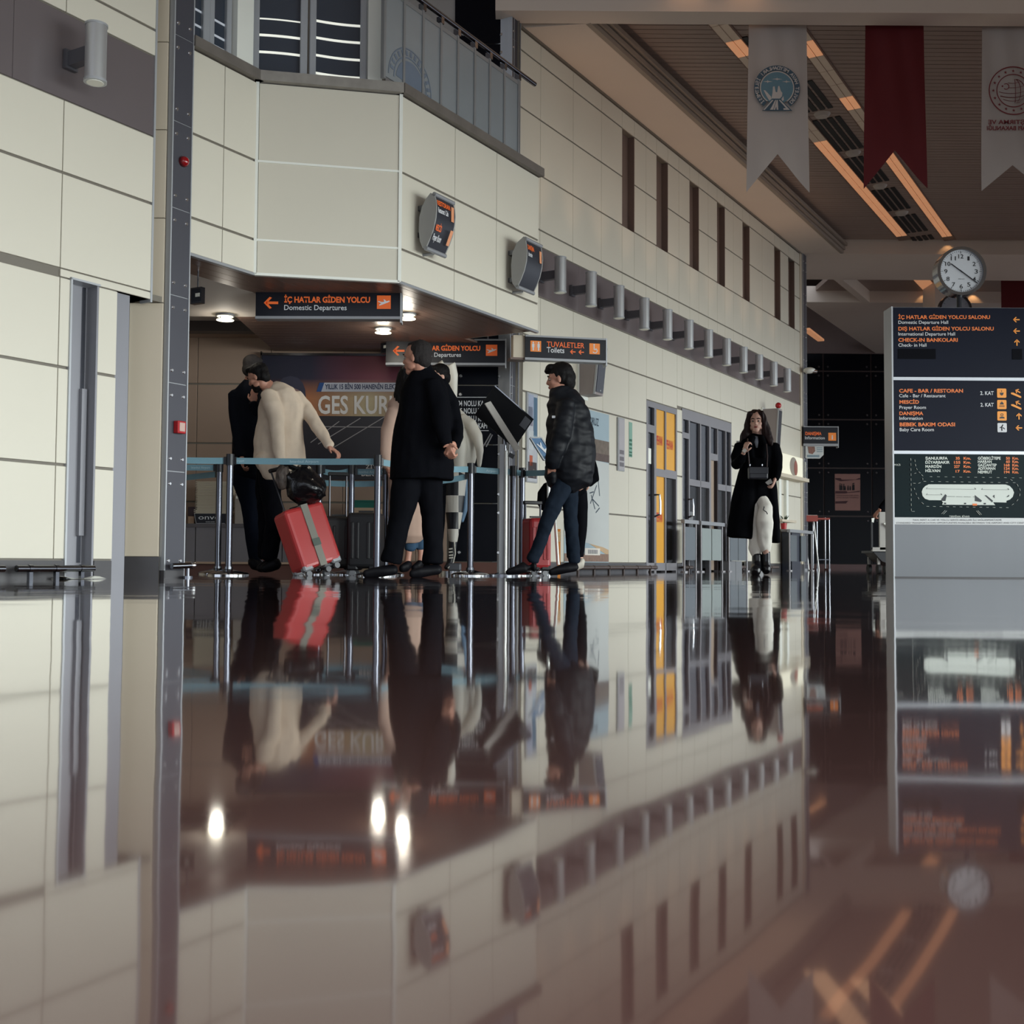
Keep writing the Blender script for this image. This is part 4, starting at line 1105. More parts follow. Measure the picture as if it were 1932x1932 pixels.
# ---------------------------------------------------------------- floor bumper rails
def bumper(a, b_, n, z, r, mat, label, mats_legs=3):
    o = wthing('bumper_rail', label, 'rail', a, n, 0)
    MB().cyl(wp(a, n, z), wp(b_, n, z), r, n=14).build('pipe', mat, o, smooth=True)
    for q in (a, b_): MB().cyl(wp(q - 0.004, n, z), wp(q + 0.004, n, z), r * 0.72, n=12).build('pipe_end', M('pipe_end_dark', (14, 14, 16), 0.7), o)
    for k in range(mats_legs):
        t = a + (b_ - a) * (k + 0.5) / mats_legs
        MB().wbox(t - 0.02, t + 0.02, 0.0, n, z - 0.015, z + 0.015).wbox(t - 0.012, t + 0.012, n - 0.012, n + 0.012, 0, z).build('bracket', mat, o)
        MB().cyl(wp(t - 0.012, n, z), wp(t + 0.012, n, z), r * 1.2, n=14).build('clamp', mat, o, smooth=True)
    return o
bumper(-2.2, -0.06, 0.12, 0.065, 0.020, dark_chrome, 'steel bumper pipe low on the cream wall, cut off at the left picture edge')
bumper(0.02, 0.56, 0.12, 0.065, 0.020, dark_chrome, 'short steel bumper pipe low on the cream wall before the narrow niche')
bumper(6.9, 9.28, 0.10, 0.062, 0.022, M('brown_pipe', (92, 80, 76), 0.4, 0.2), 'long brownish bumper pipe at the foot of the long wall', 6)
for k, (a, b_) in enumerate(((10.22, 10.5), (12.40, 12.75), (13.6, 14.3))):
    bumper(a, b_, 0.10, 0.062, 0.022, M('brown_pipe', (92, 80, 76), 0.4, 0.2), ('stub of bumper pipe between the two shop doors', 'stub of bumper pipe right of the shop front', 'stub of bumper pipe behind the boots of the woman')[k], 1)
o = thing('bumper_rail', 'short shiny bumper pipe at the foot of the near pillar', 'rail', at(345, 1067, 7.7) * 1.0)
a, b_ = at(324, 1068, 7.62), at(363, 1066.5, 7.75)
MB().cyl(a, b_, 0.02, n=14).build('pipe', dark_chrome, o, smooth=True)
MB().ball(b_ + Vector((0.004, 0, 0.0)), 0.026, 12, 8).build('end_ball', chrome, o, smooth=True)
MB().cyl((b_.x - 0.03, b_.y, 0), (b_.x - 0.03, b_.y, b_.z), 0.012, n=10).build('leg', dark_chrome, o); MB().cyl((b_.x - 0.03, b_.y, 0), (b_.x - 0.03, b_.y, 0.012), 0.035, n=12).build('foot', dark_chrome, o)
o = thing('paper_scrap', 'crumpled white paper on the floor in front of the narrow niche', 'paper', at(155, 1090, 7.0))
pc = at(150, 1090, 7.0); pc.z = 0
vs = []
for i in range(7):
    for j in range(4):
        vs.append((pc.x - 0.13 + 0.042 * i, pc.y - 0.12 + 0.08 * j, 0.002 + 0.018 * max(0, math.sin(i * 1.1 + j)) * (0 < i < 6)))
fs = [(i * 4 + j, i * 4 + j + 1, i * 4 + j + 5, i * 4 + j + 4) for i in range(6) for j in range(3)]
MB().add(vs, fs).build('sheet', white_trim, o)

# ---------------------------------------------------------------- exit boxes and downlights of the low ceiling
def exit_box(u0, u1, v0, v1, Y, label, zc_):
    a, b_ = at(u0, v1, Y), at(u1, v1 + 3, Y - 0.05)
    F, L = VF(a, Vector((b_.x, b_.y, a.z)))
    h = (v1 - v0) / FPX * Y
    o = thing('exit_box', label, 'sign', F)
    MB(F).box(0, L, 0, 0.04, 0, h).build('housing', dark_chrome, o); MB(F).box(0.012, L - 0.004, -0.003, 0, 0.012, h - 0.012).build('face', signblack, o)
    mb = MB(F); rects(mb, [(L * 0.5, L * 0.9, h * 0.4, h * 0.62)], -0.003); mb.build('pictogram', M('exit_mark', (190, 190, 180), 0.5, emit=0.1), o)
    MB().cyl(F @ Vector((L / 2, 0.02, h)), F @ Vector((L / 2, 0.02, h)) + Vector((0, 0, max(0.02, zc_ - a.z - h))), 0.006, n=6).build('hanger_rod', dark_chrome, o)
exit_box(359, 379, 543, 574, 8.35, 'small dark exit box hanging by the near pillar', 2.262)
exit_box(718, 730, 643, 668, 11.15, 'small exit box at the left end of the farther black sign', 2.46)
glow = M('lamp_glow', (255, 248, 224), 0.5, emit=1.9)
for u, v, z, lb in ((425, 592.5, 2.262, 'left of the nearer black sign'), (768, 590, 2.268, 'right of the nearer black sign'), (723, 617, 2.268, 'below the nearer black sign')):
    p = onz(u, v, z)
    o = thing('downlight', 'round lit ceiling downlight ' + lb, 'lamp', p)
    MB().cyl(p, p - Vector((0, 0, 0.022)), 0.085, 0.078, 20).build('ring', alu_dull, o, smooth=True)
    MB().cyl(p - Vector((0, 0, 0.022)), p - Vector((0, 0, 0.026)), 0.068, n=20).build('lens', glow, o)
    MB().cyl(p - Vector((0, 0, 0.05)), p - Vector((0, 0, 0.056)), 0.075, n=20).build('glass_disc', M('downlight_disc', (240, 235, 215), 0.4, emit=1.2), o)
    for a in range(3):
        q = p + Vector((0.06 * math.cos(a * 2.1), 0.06 * math.sin(a * 2.1), -0.02)); MB().cyl(q, q - Vector((0, 0, 0.035)), 0.004, n=6).build('stem', dark_chrome, o)
    l = bpy.data.lights.new('downlight_lamp', 'POINT'); l.energy = 3.5; l.color = (1, 0.93, 0.8); l.shadow_soft_size = 0.05
    lo = bpy.data.objects.new('downlight_lamp', l); COL.objects.link(lo); lo.location = p - Vector((0, 0, 0.1))
# black notice lettering on the glass panels
p = lambda u, v: at(u, v, BY - 0.034)
FBk = BY - 0.034
o = thing('wall_notice', 'white lettered notice about gates on the black glass panels', 'notice', p(862, 813))
for s, ua, ub, v, h in (('104 NOLU KAPI', 861, 919, 766, 10), ('105 NOLU KAPI', 861, 919, 780, 10), ('106 NOLU KAPI', 861, 919, 794.5, 10), ('107 NOLU KAPI', 861, 919, 808, 10)):
    text(s, p(ua, v), p(ub, v), h / FPX * FBk, letter_grey, o, bold=0.02)
for v in (749.5, 812.5):
    MB().bar(p(858, v), p(922, v), 0.003, 0.006).build('rule', letter_grey, o)
# ================================================================== INFORMATION TOTEM AND CLOCK
YK = 10.2
kx0, kx1 = at(1686, 850, YK).x, at(1942, 850, YK).x
kz = lambda v, u=1800: at(u, v, YK).z
o = thing('information_totem', 'tall black information totem with orange and white lines and a town map', 'sign', ((kx0 + kx1) / 2, YK + 0.1, 0))
tot_body = M('totem_body', (128, 130, 134), 0.42, 0.35, var=0.05, scale=3, stretch=(1, 1, 0.1))
panel_k = M('totem_face', (22, 26, 40), 0.4, 0.0, 0.10, var=0.05)
MB().box(kx0, kx1, YK + 0.004, YK + 0.2, 0, kz(580)).build('cabinet', tot_body, o)
MB().box(kx0 - 0.012, kx0 + 0.002, YK - 0.006, YK + 0.206, 0.0, kz(579)).build('edge_trim', alu, o)
MB().box(kx1 - 0.002, kx1 + 0.012, YK - 0.006, YK + 0.206, 0.0, kz(579)).build('edge_trim', alu, o)
k_steel = M('totem_steel', (112, 115, 120), 0.45, 0.2, var=0.10, scale=2, stretch=(1, 1, 0.06))
MB().box(kx0 + 0.002, kx1 - 0.002, YK - 0.004, YK + 0.004, 0.01, kz(991)).build('kick_panel', k_steel, o)
MB().box(kx0, kx1, YK - 0.008, YK + 0.2, 0, 0.012).build('foot', base_m, o)
def kp(u, v, d=0.0):
    p = at(u, v, YK - 0.006 - d); return p
def kpanel(name, v0, v1, mat, d=0.0):
    return MB().box(kx0 + 0.002, kx1 - 0.002, YK - 0.006 - d, YK + 0.004, kz(v1), kz(v0)).build(name, mat, o)
kpanel('face_panel', 581, 712, panel_k); kpanel('face_panel', 718, 851, panel_k)
kpanel('map_panel', 857, 976, M('map_green', (6, 26, 30), 0.4, 0.0, 0.1, var=0.35, scale=2.2))
kpanel('white_bar', 712, 718, M('totem_bar', (196, 200, 206), 0.35, 0.3)); kpanel('white_bar', 851, 857, M('totem_bar', (196, 200, 206), 0.35, 0.3))
kpanel('caption_strip', 977, 990, M('caption_white', (204, 206, 206), 0.4))
def kt(s, ua, ub, v, cap, mat, bold=0.0):
    return text(s, kp(ua, v, 0.002), kp(ub, v, 0.002), cap / FPX * YK, mat, o, bold=bold)
k_or = M('totem_orange', (222, 116, 50), 0.5, emit=0.10)
for s, ua, ub, v, c, m_, b_ in (
    ('İÇ HATLAR GİDEN YOLCU SALONU', 1695, 1868, 601.5, 6.6, k_or, 0.03), ('Domestic Departure Hall', 1695, 1789, 611, 6.2, letter_grey, 0.008),
    ('DIŞ HATLAR GİDEN YOLCU SALONU', 1695, 1875, 623.3, 6.6, k_or, 0.03), ('International Departure Hall', 1695, 1802, 633, 6.2, letter_grey, 0.008),
    ('CHECK-IN BANKOLARI', 1695, 1807, 644.5, 6.6, k_or, 0.03), ('Check- in Hall', 1695, 1748, 654, 6.2, letter_grey, 0.008),
    ('CAFE - BAR / RESTORAN', 1696.5, 1817, 740.5, 6.6, k_or, 0.03), ('Cafe - Bar / Restaurant', 1696.5, 1784, 749.5, 6.0, letter_grey, 0.008),
    ('MESCİD', 1697, 1734, 761.5, 6.4, k_or, 0.03), ('Prayer Room', 1697, 1747, 771.5, 6.0, letter_grey, 0.008),
    ('DANIŞMA', 1697, 1742, 783, 6.4, k_or, 0.03), ('Information', 1697, 1741, 792, 6.0, letter_grey, 0.008),
    ('BEBEK BAKIM ODASI', 1697.5, 1802, 804, 6.6, k_or, 0.03), ('Baby Care Room', 1697.5, 1762, 813.5, 6.2, letter_grey, 0.008),
    ('2. KAT', 1849.5, 1875, 745, 6.8, letter_grey, 0.02), ('2. KAT', 1850, 1875, 767, 6.8, letter_grey, 0.02)):
    kt(s, ua, ub, v, c, m_, b_)
FK = Matrix.Translation((kx0, YK - 0.008, 0))
sx = lambda u: at(u, 700, YK).x - kx0
kpx = YK / FPX
amb = M('totem_amber', (236, 152, 56), 0.5, emit=0.10)
for u, v, a in ((1918, 603.5, math.pi), (1918, 625, math.pi), (1918.5, 646.5, math.pi / 2), (1920.5, 785.5, math.pi / 2), (1920, 807.5, math.pi)):
    mb = MB(FK); arrow(mb, sx(u), kz(v, u), 12.5 * kpx, a); mb.build('arrow', amb, o)
for v in (741, 763):                                # escalator arrows
    mb = MB(FK)
    c = (sx(1916), kz(v + 1, 1916))
    shape(mb, c[0], c[1], 20 * kpx, [(-0.5, 0.05), (-0.28, 0.05), (0.46, -0.30), (0.46, -0.46), (0.30, -0.42), (-0.5, -0.08)])
    arrow(mb, c[0] + 3 * kpx, c[1] + 3.5 * kpx, 11 * kpx, math.radians(150)); mb.build('arrow', amb, o)
for v, kind in ((742, 'cup'), (763.5, 'dome'), (785, 'desk'), (807, 'care')):
    mb = MB(FK); c = (sx(1888.5), kz(v, 1888)); h_ = 8.8 * kpx
    mb.prism([(c[0] + x * h_, 0, c[1] + z * h_) for x, z in ((-1, -0.85), (-0.85, -1), (0.85, -1), (1, -0.85), (1, 0.85), (0.85, 1), (-0.85, 1), (-1, 0.85))], (0, -0.002, 0))
    mb.build('pictogram_tile', letter_grey if kind == 'care' else amb, o)
    mb = MB(FK)
    q = lambda pts: shape(mb, c[0], c[1], h_, pts, -0.0022)
    if kind == 'cup': q([(-0.42, 0.1), (-0.3, -0.3), (-0.1, -0.5), (0.1, -0.5), (0.3, -0.3), (0.42, 0.1)]); q([(-0.05, 0.25), (0.05, 0.25), (0.02, 0.6), (-0.06, 0.6)])
    elif kind == 'dome':
        q([(-0.42, 0.0), (-0.3, 0.35), (0, 0.6), (0.3, 0.35), (0.42, 0.0)]); q([(-0.03, 0.6), (0.03, 0.6), (0.0, 0.85)])
        for x in (-0.35, 0.0, 0.35): ringp(mb, c[0] + x * h_, c[1] - 0.35 * h_, 0.13 * h_, 0.19 * h_, -0.0022, 0, math.pi, 8)
        q([(-0.55, -0.5), (0.55, -0.5), (0.55, -0.4), (-0.55, -0.4)])
    elif kind == 'desk':
        ringp(mb, c[0], c[1] + 0.25 * h_, 0.2 * h_, 0.3 * h_, -0.0022, 0, 2 * math.pi, 14); q([(-0.55, -0.55), (0.55, -0.55), (0.5, -0.3), (0.2, -0.15), (-0.2, -0.15), (-0.5, -0.3)])
    else:
        q([(0.1, 0.7), (0.25, 0.6), (0.0, 0.1), (0.05, -0.7), (-0.15, -0.7), (-0.2, 0.05)]); q([(-0.5, 0.0), (0.05, 0.4), (0.1, 0.28), (-0.45, -0.15)]); q([(0.15, 0.1), (0.6, -0.25), (0.55, -0.38), (0.1, -0.05)])
    mb.build('pictogram', signblack if kind != 'care' else panel_k, o)
for q_ in ((sx(1694), sx(1765), kz(678), kz(659)), (sx(1909.5), sx(1928), kz(678), kz(658))):
    mb = MB(FK); rects(mb, [q_]); mb.build('blanked_line', M('blanked_black', (5, 6, 14), 0.5, spec=0.06), o)
# the map
wh = M('map_white', (206, 212, 204), 0.45, var=0.05)
for s, ua, ub, v in (('ŞANLIURFA', 1746, 1788, 867), ('DİYARBAKIR', 1746, 1792, 874.7), ('MARDİN', 1746, 1776, 882.5), ('HİLVAN', 1746, 1774, 890.5), ('GÖBEKLİTEPE', 1845, 1888, 867), ('HARRAN', 1845, 1871, 873.3), ('GAZİANTEP', 1845, 1880.5, 880), ('ADIYAMAN', 1845, 1878, 886.3), ('NEMRUT', 1845, 1872, 893)):
    kt(s, ua, ub, v, 5.0, wh, 0.03)
for s, ua, ub, v in (('35', 1803, 1811, 867), ('155', 1800, 1812, 874.7), ('227', 1800, 1811, 882.5), ('17', 1803, 1811, 891.5), ('50', 1898, 1905.5, 867), ('60', 1898, 1905.5, 873.3), ('168', 1894.5, 1905, 880), ('124', 1894.5, 1905, 886.3), ('194', 1894.5, 1905, 893)):
    kt(s, ua, ub, v, 4.8, k_or, 0.03)
for k, v in enumerate((867, 874.7, 882.5, 891.5)): kt('Km.', 1818, 1832, v, 4.8, k_or, 0.03)
for v in (867, 873.3, 880, 886.3, 893): kt('Km.', 1910, 1922, v, 4.8, k_or, 0.03)
kt('TERMİNAL BİNASI', 1791, 1829, 976, 3.2, wh, 0.0); kt('POLİS', 1687.5, 1699, 878.5, 3, wh, 0.0)
kt('TAXI, RENT A CAR VE YOLCU SERVİS ARAÇLARI İLE SAĞLANMAKTADIR', 1722, 1890, 982.5, 3.0, M('caption_ink', (92, 92, 96), 0.6), 0.0)
kt('STANDARD TRANSPORTATION OPPORTUNITIES AVAILABLE BETWEEN THE AIRPORT AND CITY CENTRE', 1691, 1938, 988, 3.0, M('caption_ink', (92, 92, 96), 0.6), 0.0)
mb = MB(FK)
PQ = lambda pts: mb.prism([(sx(1660 + a / 6.441), 0, kz(820 + b_ / 6.441, 1660 + a / 6.441)) for a, b_ in pts], (0, -0.002, 0))
PQ([(575, 605), (1505, 607), (1555, 625), (1590, 665), (1605, 705), (1590, 755), (1555, 790), (1512, 805), (1512, 826), (1350, 822), (1375, 858), (735, 852), (745, 825), (725, 798), (580, 797), (530, 780), (500, 745), (490, 695), (505, 655), (535, 625)])
mb.build('building_plan', wh, o)
mb = MB(FK); ty = -0.0022
def PL(a, b_, w=5):
    A = Vector((sx(1660 + a[0] / 6.441), ty, kz(820 + a[1] / 6.441))); B = Vector((sx(1660 + b_[0] / 6.441), ty, kz(820 + b_[1] / 6.441)))
    mb.bar(A, B, 0.002, w / 6.441 * kpx, (0, 1, 0))
def PP(pts): mb.prism([(sx(1660 + a / 6.441), ty, kz(820 + b_ / 6.441)) for a, b_ in pts], (0, -0.002, 0))
for a, b_ in (((545, 662), (1145, 665)), ((1212, 667), (1545, 667)), ((545, 735), (735, 735))): PL(a, b_); PL(a, (a[0] + 14, a[1] - 18)); PL(b_, (b_[0] - 14, b_[1] - 18), 9)
for a, b_ in (((790, 752), (890, 754)), ((905, 754), (980, 755)), ((995, 755), (1080, 756)), ((1110, 756), (1135, 756))): PL(a, b_, 13)
PP([(775, 725), (790, 740), (775, 808), (728, 806), (728, 785)]); PP([(1132, 735), (1215, 800), (1205, 818), (1132, 806)]); PP([(1250, 735), (1268, 735), (1348, 800), (1340, 822)]); PP([(1348, 745), (1368, 728), (1368, 770)]); PP([(1512, 755), (1545, 728), (1545, 745), (1525, 757)])
for a in (770, 1012, 1250): PP([(a - 12, 828), (a + 12, 828), (a + 12, 846), (a - 12, 846)])
mb.build('plan_lines', M('plan_ink', (26, 32, 40), 0.5), o)
mb = MB(FK)
for k in range(11): PL((360, 292 + k * 61), (361, 322 + k * 61), 11)
for a, b_ in (((410, 308), (413, 336)), ((415, 362), (421, 388)), ((428, 410), (438, 434)), ((455, 455), (475, 472)), ((488, 490), (507, 508)), ((502, 530), (503, 556)), ((398, 476), (425, 470)), ((388, 594), (415, 597)), ((450, 597), (476, 586)), ((398, 652), (405, 674)), ((418, 710), (427, 736)), ((442, 766), (455, 788)), ((486, 826), (510, 846)), ((368, 937), (402, 937)), ((1560, 540), (1588, 556)), ((1640, 597), (1655, 624)), ((1672, 652), (1680, 680)), ((1674, 714), (1672, 744)), ((1652, 782), (1635, 806)), ((1600, 836), (1575, 852))): PL(a, b_, 11)
for k in range(13): PL((588 + k * 90, 513 + k * 0.8), (618 + k * 90, 514 + k * 0.8), 11); PL((512 + k * 90, 571 + k * 0.8), (542 + k * 90, 572 + k * 0.8), 11); PL((545 + k * 80, 874 + k * 0.8), (575 + k * 80, 875 + k * 0.8), 11)
for a in ((725, 965, 770, 922), (748, 968, 790, 925), (1145, 925, 1190, 975), (1165, 922, 1208, 970)): PL((a[0], a[1]), (a[2], a[3]), 9)
mb.build('road_dashes', wh, o, kind='stuff')
mb = MB(FK); ty = -0.0026; PP([(1102, 838), (1155, 838), (1155, 862), (1102, 862)]); mb.build('position_mark', k_or, o)

# ---------------------------------------------------------------- clock on its post above the totem
CY = YK + 0.10
cc = at(1809.5, 514.5, CY); cr_ = 46.5 / FPX * CY
o = thing('clock', 'round white station clock with black hands on a post over the totem', 'clock', (cc.x, CY, kz(580)))
def ringsolid(c, r0, r1, y0, y1, n=40):
    mb = MB()
    vs = []
    for r, y in ((r0, y0), (r1, y0), (r1, y1), (r0, y1)):
        vs += [(c.x + r * math.cos(2 * math.pi * i / n), y, c.z + r * math.sin(2 * math.pi * i / n)) for i in range(n)]
    fs = []
    for k in range(4):
        for i in range(n):
            fs.append((k * n + i, k * n + (i + 1) % n, ((k + 1) % 4) * n + (i + 1) % n, ((k + 1) % 4) * n + i))
    return mb.add(vs, fs)
ringsolid(cc, cr_ * 0.88, cr_, CY - 0.07, CY + 0.06).build('bezel', M('clock_chrome', (150, 152, 158), 0.15, 0.95), o, smooth=True)
MB().cyl((cc.x, CY - 0.045, cc.z), (cc.x, CY + 0.05, cc.z), cr_ * 0.885, n=40).build('dial', M('clock_dial', (196, 200, 204), 0.4), o, smooth=True)
ink = M('clock_ink', (22, 24, 28), 0.5)
mb = MB(); yd = CY - 0.046
for k in range(60):
    a = math.pi * 2 * k / 60; r0 = cr_ * (0.74 if k % 5 == 0 else 0.80)
    mb.bar((cc.x + r0 * math.sin(a), yd, cc.z + r0 * math.cos(a)), (cc.x + cr_ * 0.84 * math.sin(a), yd, cc.z + cr_ * 0.84 * math.cos(a)), 0.002, 0.009 if k % 5 == 0 else 0.003, (0, 1, 0))
mb.build('minute_marks', ink, o)
for k in range(1, 13):
    a = math.pi * 2 * k / 12; r = cr_ * 0.62; h_ = cr_ * 0.17; w_ = cr_ * (0.09 if k in (1,) else 0.21 if k > 9 else 0.13)
    c = Vector((cc.x + r * math.sin(a), yd - 0.001, cc.z + r * math.cos(a) - h_ / 2))
    text(str(k), c - Vector((w_ / 2, 0, 0)), c + Vector((w_ / 2, 0, 0)), h_, ink, o, name='numeral', bold=0.01)
def hand(name, ang, l0, l1, w, y):
    d = Vector((math.sin(ang), 0, math.cos(ang)))
    return MB().bar(Vector((cc.x, y, cc.z)) + d * l0, Vector((cc.x, y, cc.z)) + d * l1, 0.003, w, (0, 1, 0)).build(name, ink, o)
hand('hour_hand', math.radians(307), -0.06 * cr_, 0.52 * cr_, 0.016, yd - 0.004); hand('minute_hand', math.radians(127), -0.1 * cr_, 0.80 * cr_, 0.013, yd - 0.009)
text('elektronik', Vector((cc.x - cr_ * 0.12, yd - 0.001, cc.z - cr_ * 0.33)), Vector((cc.x + cr_ * 0.14, yd - 0.001, cc.z - cr_ * 0.33)), cr_ * 0.05, ink, o)
MB().cyl((cc.x, CY, kz(580)), (cc.x, CY, cc.z - cr_ * 0.95), 0.024, n=12).build('post', signblack, o, smooth=True); MB().box(cc.x - 0.06, cc.x + 0.06, CY - 0.05, CY + 0.05, kz(580), kz(577.5)).build('post_foot', signblack, o)

# ---------------------------------------------------------------- banners
def banner(u0, u1, v_tip, v_notch, Y, mat, label, v_tip_r=None, ztop=None, spread=0.0):
    xa, xb = at(u0, 47, Y).x, at(u1, 47, Y).x
    zt_ = ztop or ZS + 0.12
    zl, zn, zr_ = at(u0, v_tip, Y).z, at((u0 + u1) / 2, v_notch, Y).z, at(u1, v_tip_r or v_tip, Y).z
    o = thing('hanging_banner', label, 'banner', ((xa + xb) / 2, Y, zn))
    nx, nz2 = 24, 26
    vs, fs = [], []
    for j in range(nz2 + 1):
        for i in range(nx + 1):
            f = i / nx
            zb = zl + (zn - zl) * f * 2 if f <= 0.5 else zn + (zr_ - zn) * (f - 0.5) * 2
            z = zt_ + (zb - zt_) * j / nz2
            sp = spread * (j / nz2)
            vs.append((xa - sp + (xb - xa + sp * 1.6) * f, Y + 0.010 * math.sin(f * 7 + j * 0.12) * (0.4 + j / nz2) + 0.006 * math.sin(f * 15 - j * 0.2), z))
    for j in range(nz2):
        for i in range(nx):
            a = j * (nx + 1) + i
            fs.append((a, a + 1, a + nx + 2, a + nx + 1))
    n = len(vs)
    vs2 = [(x, y + 0.003, z) for x, y, z in vs]
    mb = MB().add(vs + vs2, fs + [tuple(n + q for q in f[::-1]) for f in fs])
    mb.build('cloth', mat, o, smooth=True)
    MB().cyl((xa - 0.02, Y + 0.005, zt_), (xb + 0.02, Y + 0.005, zt_), 0.012, n=8).build('hanging_rod', alu_dull, o)
    return o
YB = Yf + 0.10
wcloth = M('white_banner_cloth', (180, 172, 166), 0.8, var=0.02)
rcloth = M('dark_red_banner_cloth', (92, 9, 18), 0.75, var=0.06)
b1 = banner(1413, 1522, 362, 290, YB, wcloth, 'white swallowtail banner with a round teal emblem hanging from the beam', 364, spread=0.03)
b2 = banner(1633, 1743, 356, 283, YB, rcloth, 'plain dark red swallowtail banner hanging from the near beam', spread=0.03)
b3 = banner(1853, 1964, 360, 311, YB, wcloth, 'white swallowtail banner with a red star-ringed emblem at the right picture edge', spread=0.025)
YE = YB - 0.03
def be(u, v): p = at(u, v, YE); return p.x, p.z
bpx = YE / FPX
teal_d = M('emblem_teal_dark', (64, 88, 104), 0.6); teal = M('emblem_teal', (98, 132, 146), 0.6, var=0.2, scale=3); tealw = M('emblem_white', (196, 190, 184), 0.6)
cx, cz = be(1466, 166)
def em_ring(name, r0, r1, mat, y, a0=0, a1=2 * math.pi, par=None, cx_=None, cz_=None):
    mb = MB(); ringp(mb, cx_ if cx_ is not None else cx, cz_ if cz_ is not None else cz, r0 * bpx, r1 * bpx, y, a0, a1, 48); return mb.build(name, mat, par or b1)
em_ring('emblem_ring', 34, 44, teal_d, YE, -0.95, math.pi + 0.95)
em_ring('emblem_line', 31, 33, tealw, YE - 0.001, -0.95, math.pi + 0.95)
em_ring('emblem_disc', 0, 31, teal, YE)
def arctext(body, cx, cz, r, a0, a1, h, mat, parent, y):
    vs, fs = [], []
    n = len(body)
    for i, ch in enumerate(body):
        if ch == ' ': continue
        a = a0 + (a1 - a0) * (i + 0.5) / n
        me = textmesh(ch, 0.02)
        xm = (min(v.co.x for v in me.vertices) + max(v.co.x for v in me.vertices)) / 2
        k = len(vs)
        rd = Vector((math.cos(a), 0, math.sin(a))); tg = Vector((-math.sin(a), 0, math.cos(a)))
        for v in me.vertices:
            vs.append(Vector((cx, y, cz)) + rd * (r + v.co.y / 0.69 * h) + tg * ((v.co.x - xm) / 0.69 * h))
        for p_ in me.polygons: fs.append(tuple(k + q for q in p_.vertices))
        bpy.data.meshes.remove(me)
    return MB().add(vs, fs).build('lettering', mat, parent)
arctext('DEVLET HAVA MEYDANLARI İŞLETMESİ', cx, cz, 35.6 * bpx, -0.85, math.pi + 0.85, 6.6 * bpx, tealw, b1, YE - 0.003)
mb = MB(); S = lambda pts, y=YE - 0.004: mb.prism([(cx + a * bpx, y, cz + b_ * bpx) for a, b_ in pts], (0, -0.002, 0))
S([(-9, -22), (6, -22), (29, -45), (-29, -45)]); mb.build('emblem_base', teal_d, b1)
mb = MB()
S([(-11, -21), (-9, -10), (-8, 2), (-5, 3), (-3, -8), (0, -9), (2, 3), (4, 4), (7, -6), (10, -10), (9, -17), (5, -21)]); S([(-26, -5), (-23, -5), (-12, -17), (-11, -22), (-15, -25), (-20, -17)]); S([(8, -22), (12, -16), (13, -24), (10, -26)]); mb.build('emblem_tower', tealw, b1)
mb = MB()
for q in ([(-10, -24), (-7, -24), (-24, -43.5), (-27, -43.5)], [(-4, -24), (-2, -24), (-8, -43), (-14, -43), (-10, -36)], [(-1, -24), (1, -24), (2, -43), (-1, -43), (-2, -36), (-4, -43), (-7, -43)], [(3, -24), (6, -24), (24, -43), (12, -43), (12, -40), (17, -40)]): S(q, YE - 0.006)
mb.build('emblem_letters', tealw, b1)
mb = MB()
for ax, az, s in ((-18, 12, 9), (0, 17, 10), (18, 12, 9)): S([(ax - s, az), (ax - 1, az - 1), (ax, az - 3), (ax + 1, az - 1), (ax + s, az), (ax + 1, az + 1), (ax, az + 3), (ax - 1, az + 1)])
mb.build('emblem_planes', tealw, b1)
# the red emblem
em_red = M('emblem_red', (120, 38, 46), 0.6, var=0.1)
cx, cz = be(1912, 171)
em_ring('emblem_outer_ring', 45.5, 47.5, em_red, YE, par=b3); em_ring('emblem_inner_ring', 31, 32.6, em_red, YE, par=b3)
mb = MB()
for k in range(16):
    a = 2 * math.pi * k / 16 + math.pi / 2; c = (38.5 * math.cos(a), 38.5 * math.sin(a))
    S([(c[0] + (3.2 if j % 2 == 0 else 1.3) * math.sin(math.pi * j / 5), c[1] + (3.2 if j % 2 == 0 else 1.3) * math.cos(math.pi * j / 5)) for j in range(10)], YE)
mb.build('emblem_stars', em_red, b3)
mb = MB()
def curve(pts, w):
    for a, b_ in zip(pts[:-1], pts[1:]): mb.bar((cx + a[0] * bpx, YE, cz + a[1] * bpx), (cx + b_[0] * bpx, YE, cz + b_[1] * bpx), 0.002, w * bpx, (0, 1, 0))
R_ = 24
for hgt, w in ((18, 1.2), (9, 1.5), (-2, 1.6), (-10, 2.6), (-17, 1.4)):
    rr = math.sqrt(R_ * R_ - hgt * hgt); x0_ = -10 if hgt > 0 else -rr * 1.15
    curve([(x, hgt - 3.5 * (1 - (x / max(rr, 1)) ** 2) + 1.5 * x / R_) for x in [x0_ + (rr - x0_) * i / 10 for i in range(11)]], w)
for m_ in (2, 12, 21): curve([(m_ * math.cos(p_) + 2, R_ * math.sin(p_) - 1) for p_ in [(-1.35 + 2.7 * i / 10) for i in range(11)]], 1.6)
ringp(mb, cx - 14 * bpx, cz + 8 * bpx, 4.8 * bpx, 6.2 * bpx, YE, -2.3, 2.3, 14); disc(mb, cx - 21 * bpx, cz + 8.5 * bpx, 1.8 * bpx, YE, n=6)
mb.build('emblem_globe', em_red, b3)
P_ = lambda u, v: at(u, v, YE)
text('ULAŞTIRMA VE', P_(1864.5, 234), P_(1960, 234), 8 * bpx, em_red, b3, bold=0.02, mirror=True); text('ALTYAPI BAKANLIĞI', P_(1862, 245.5), P_(1963, 245.5), 8 * bpx, em_red, b3, bold=0.02, mirror=True)
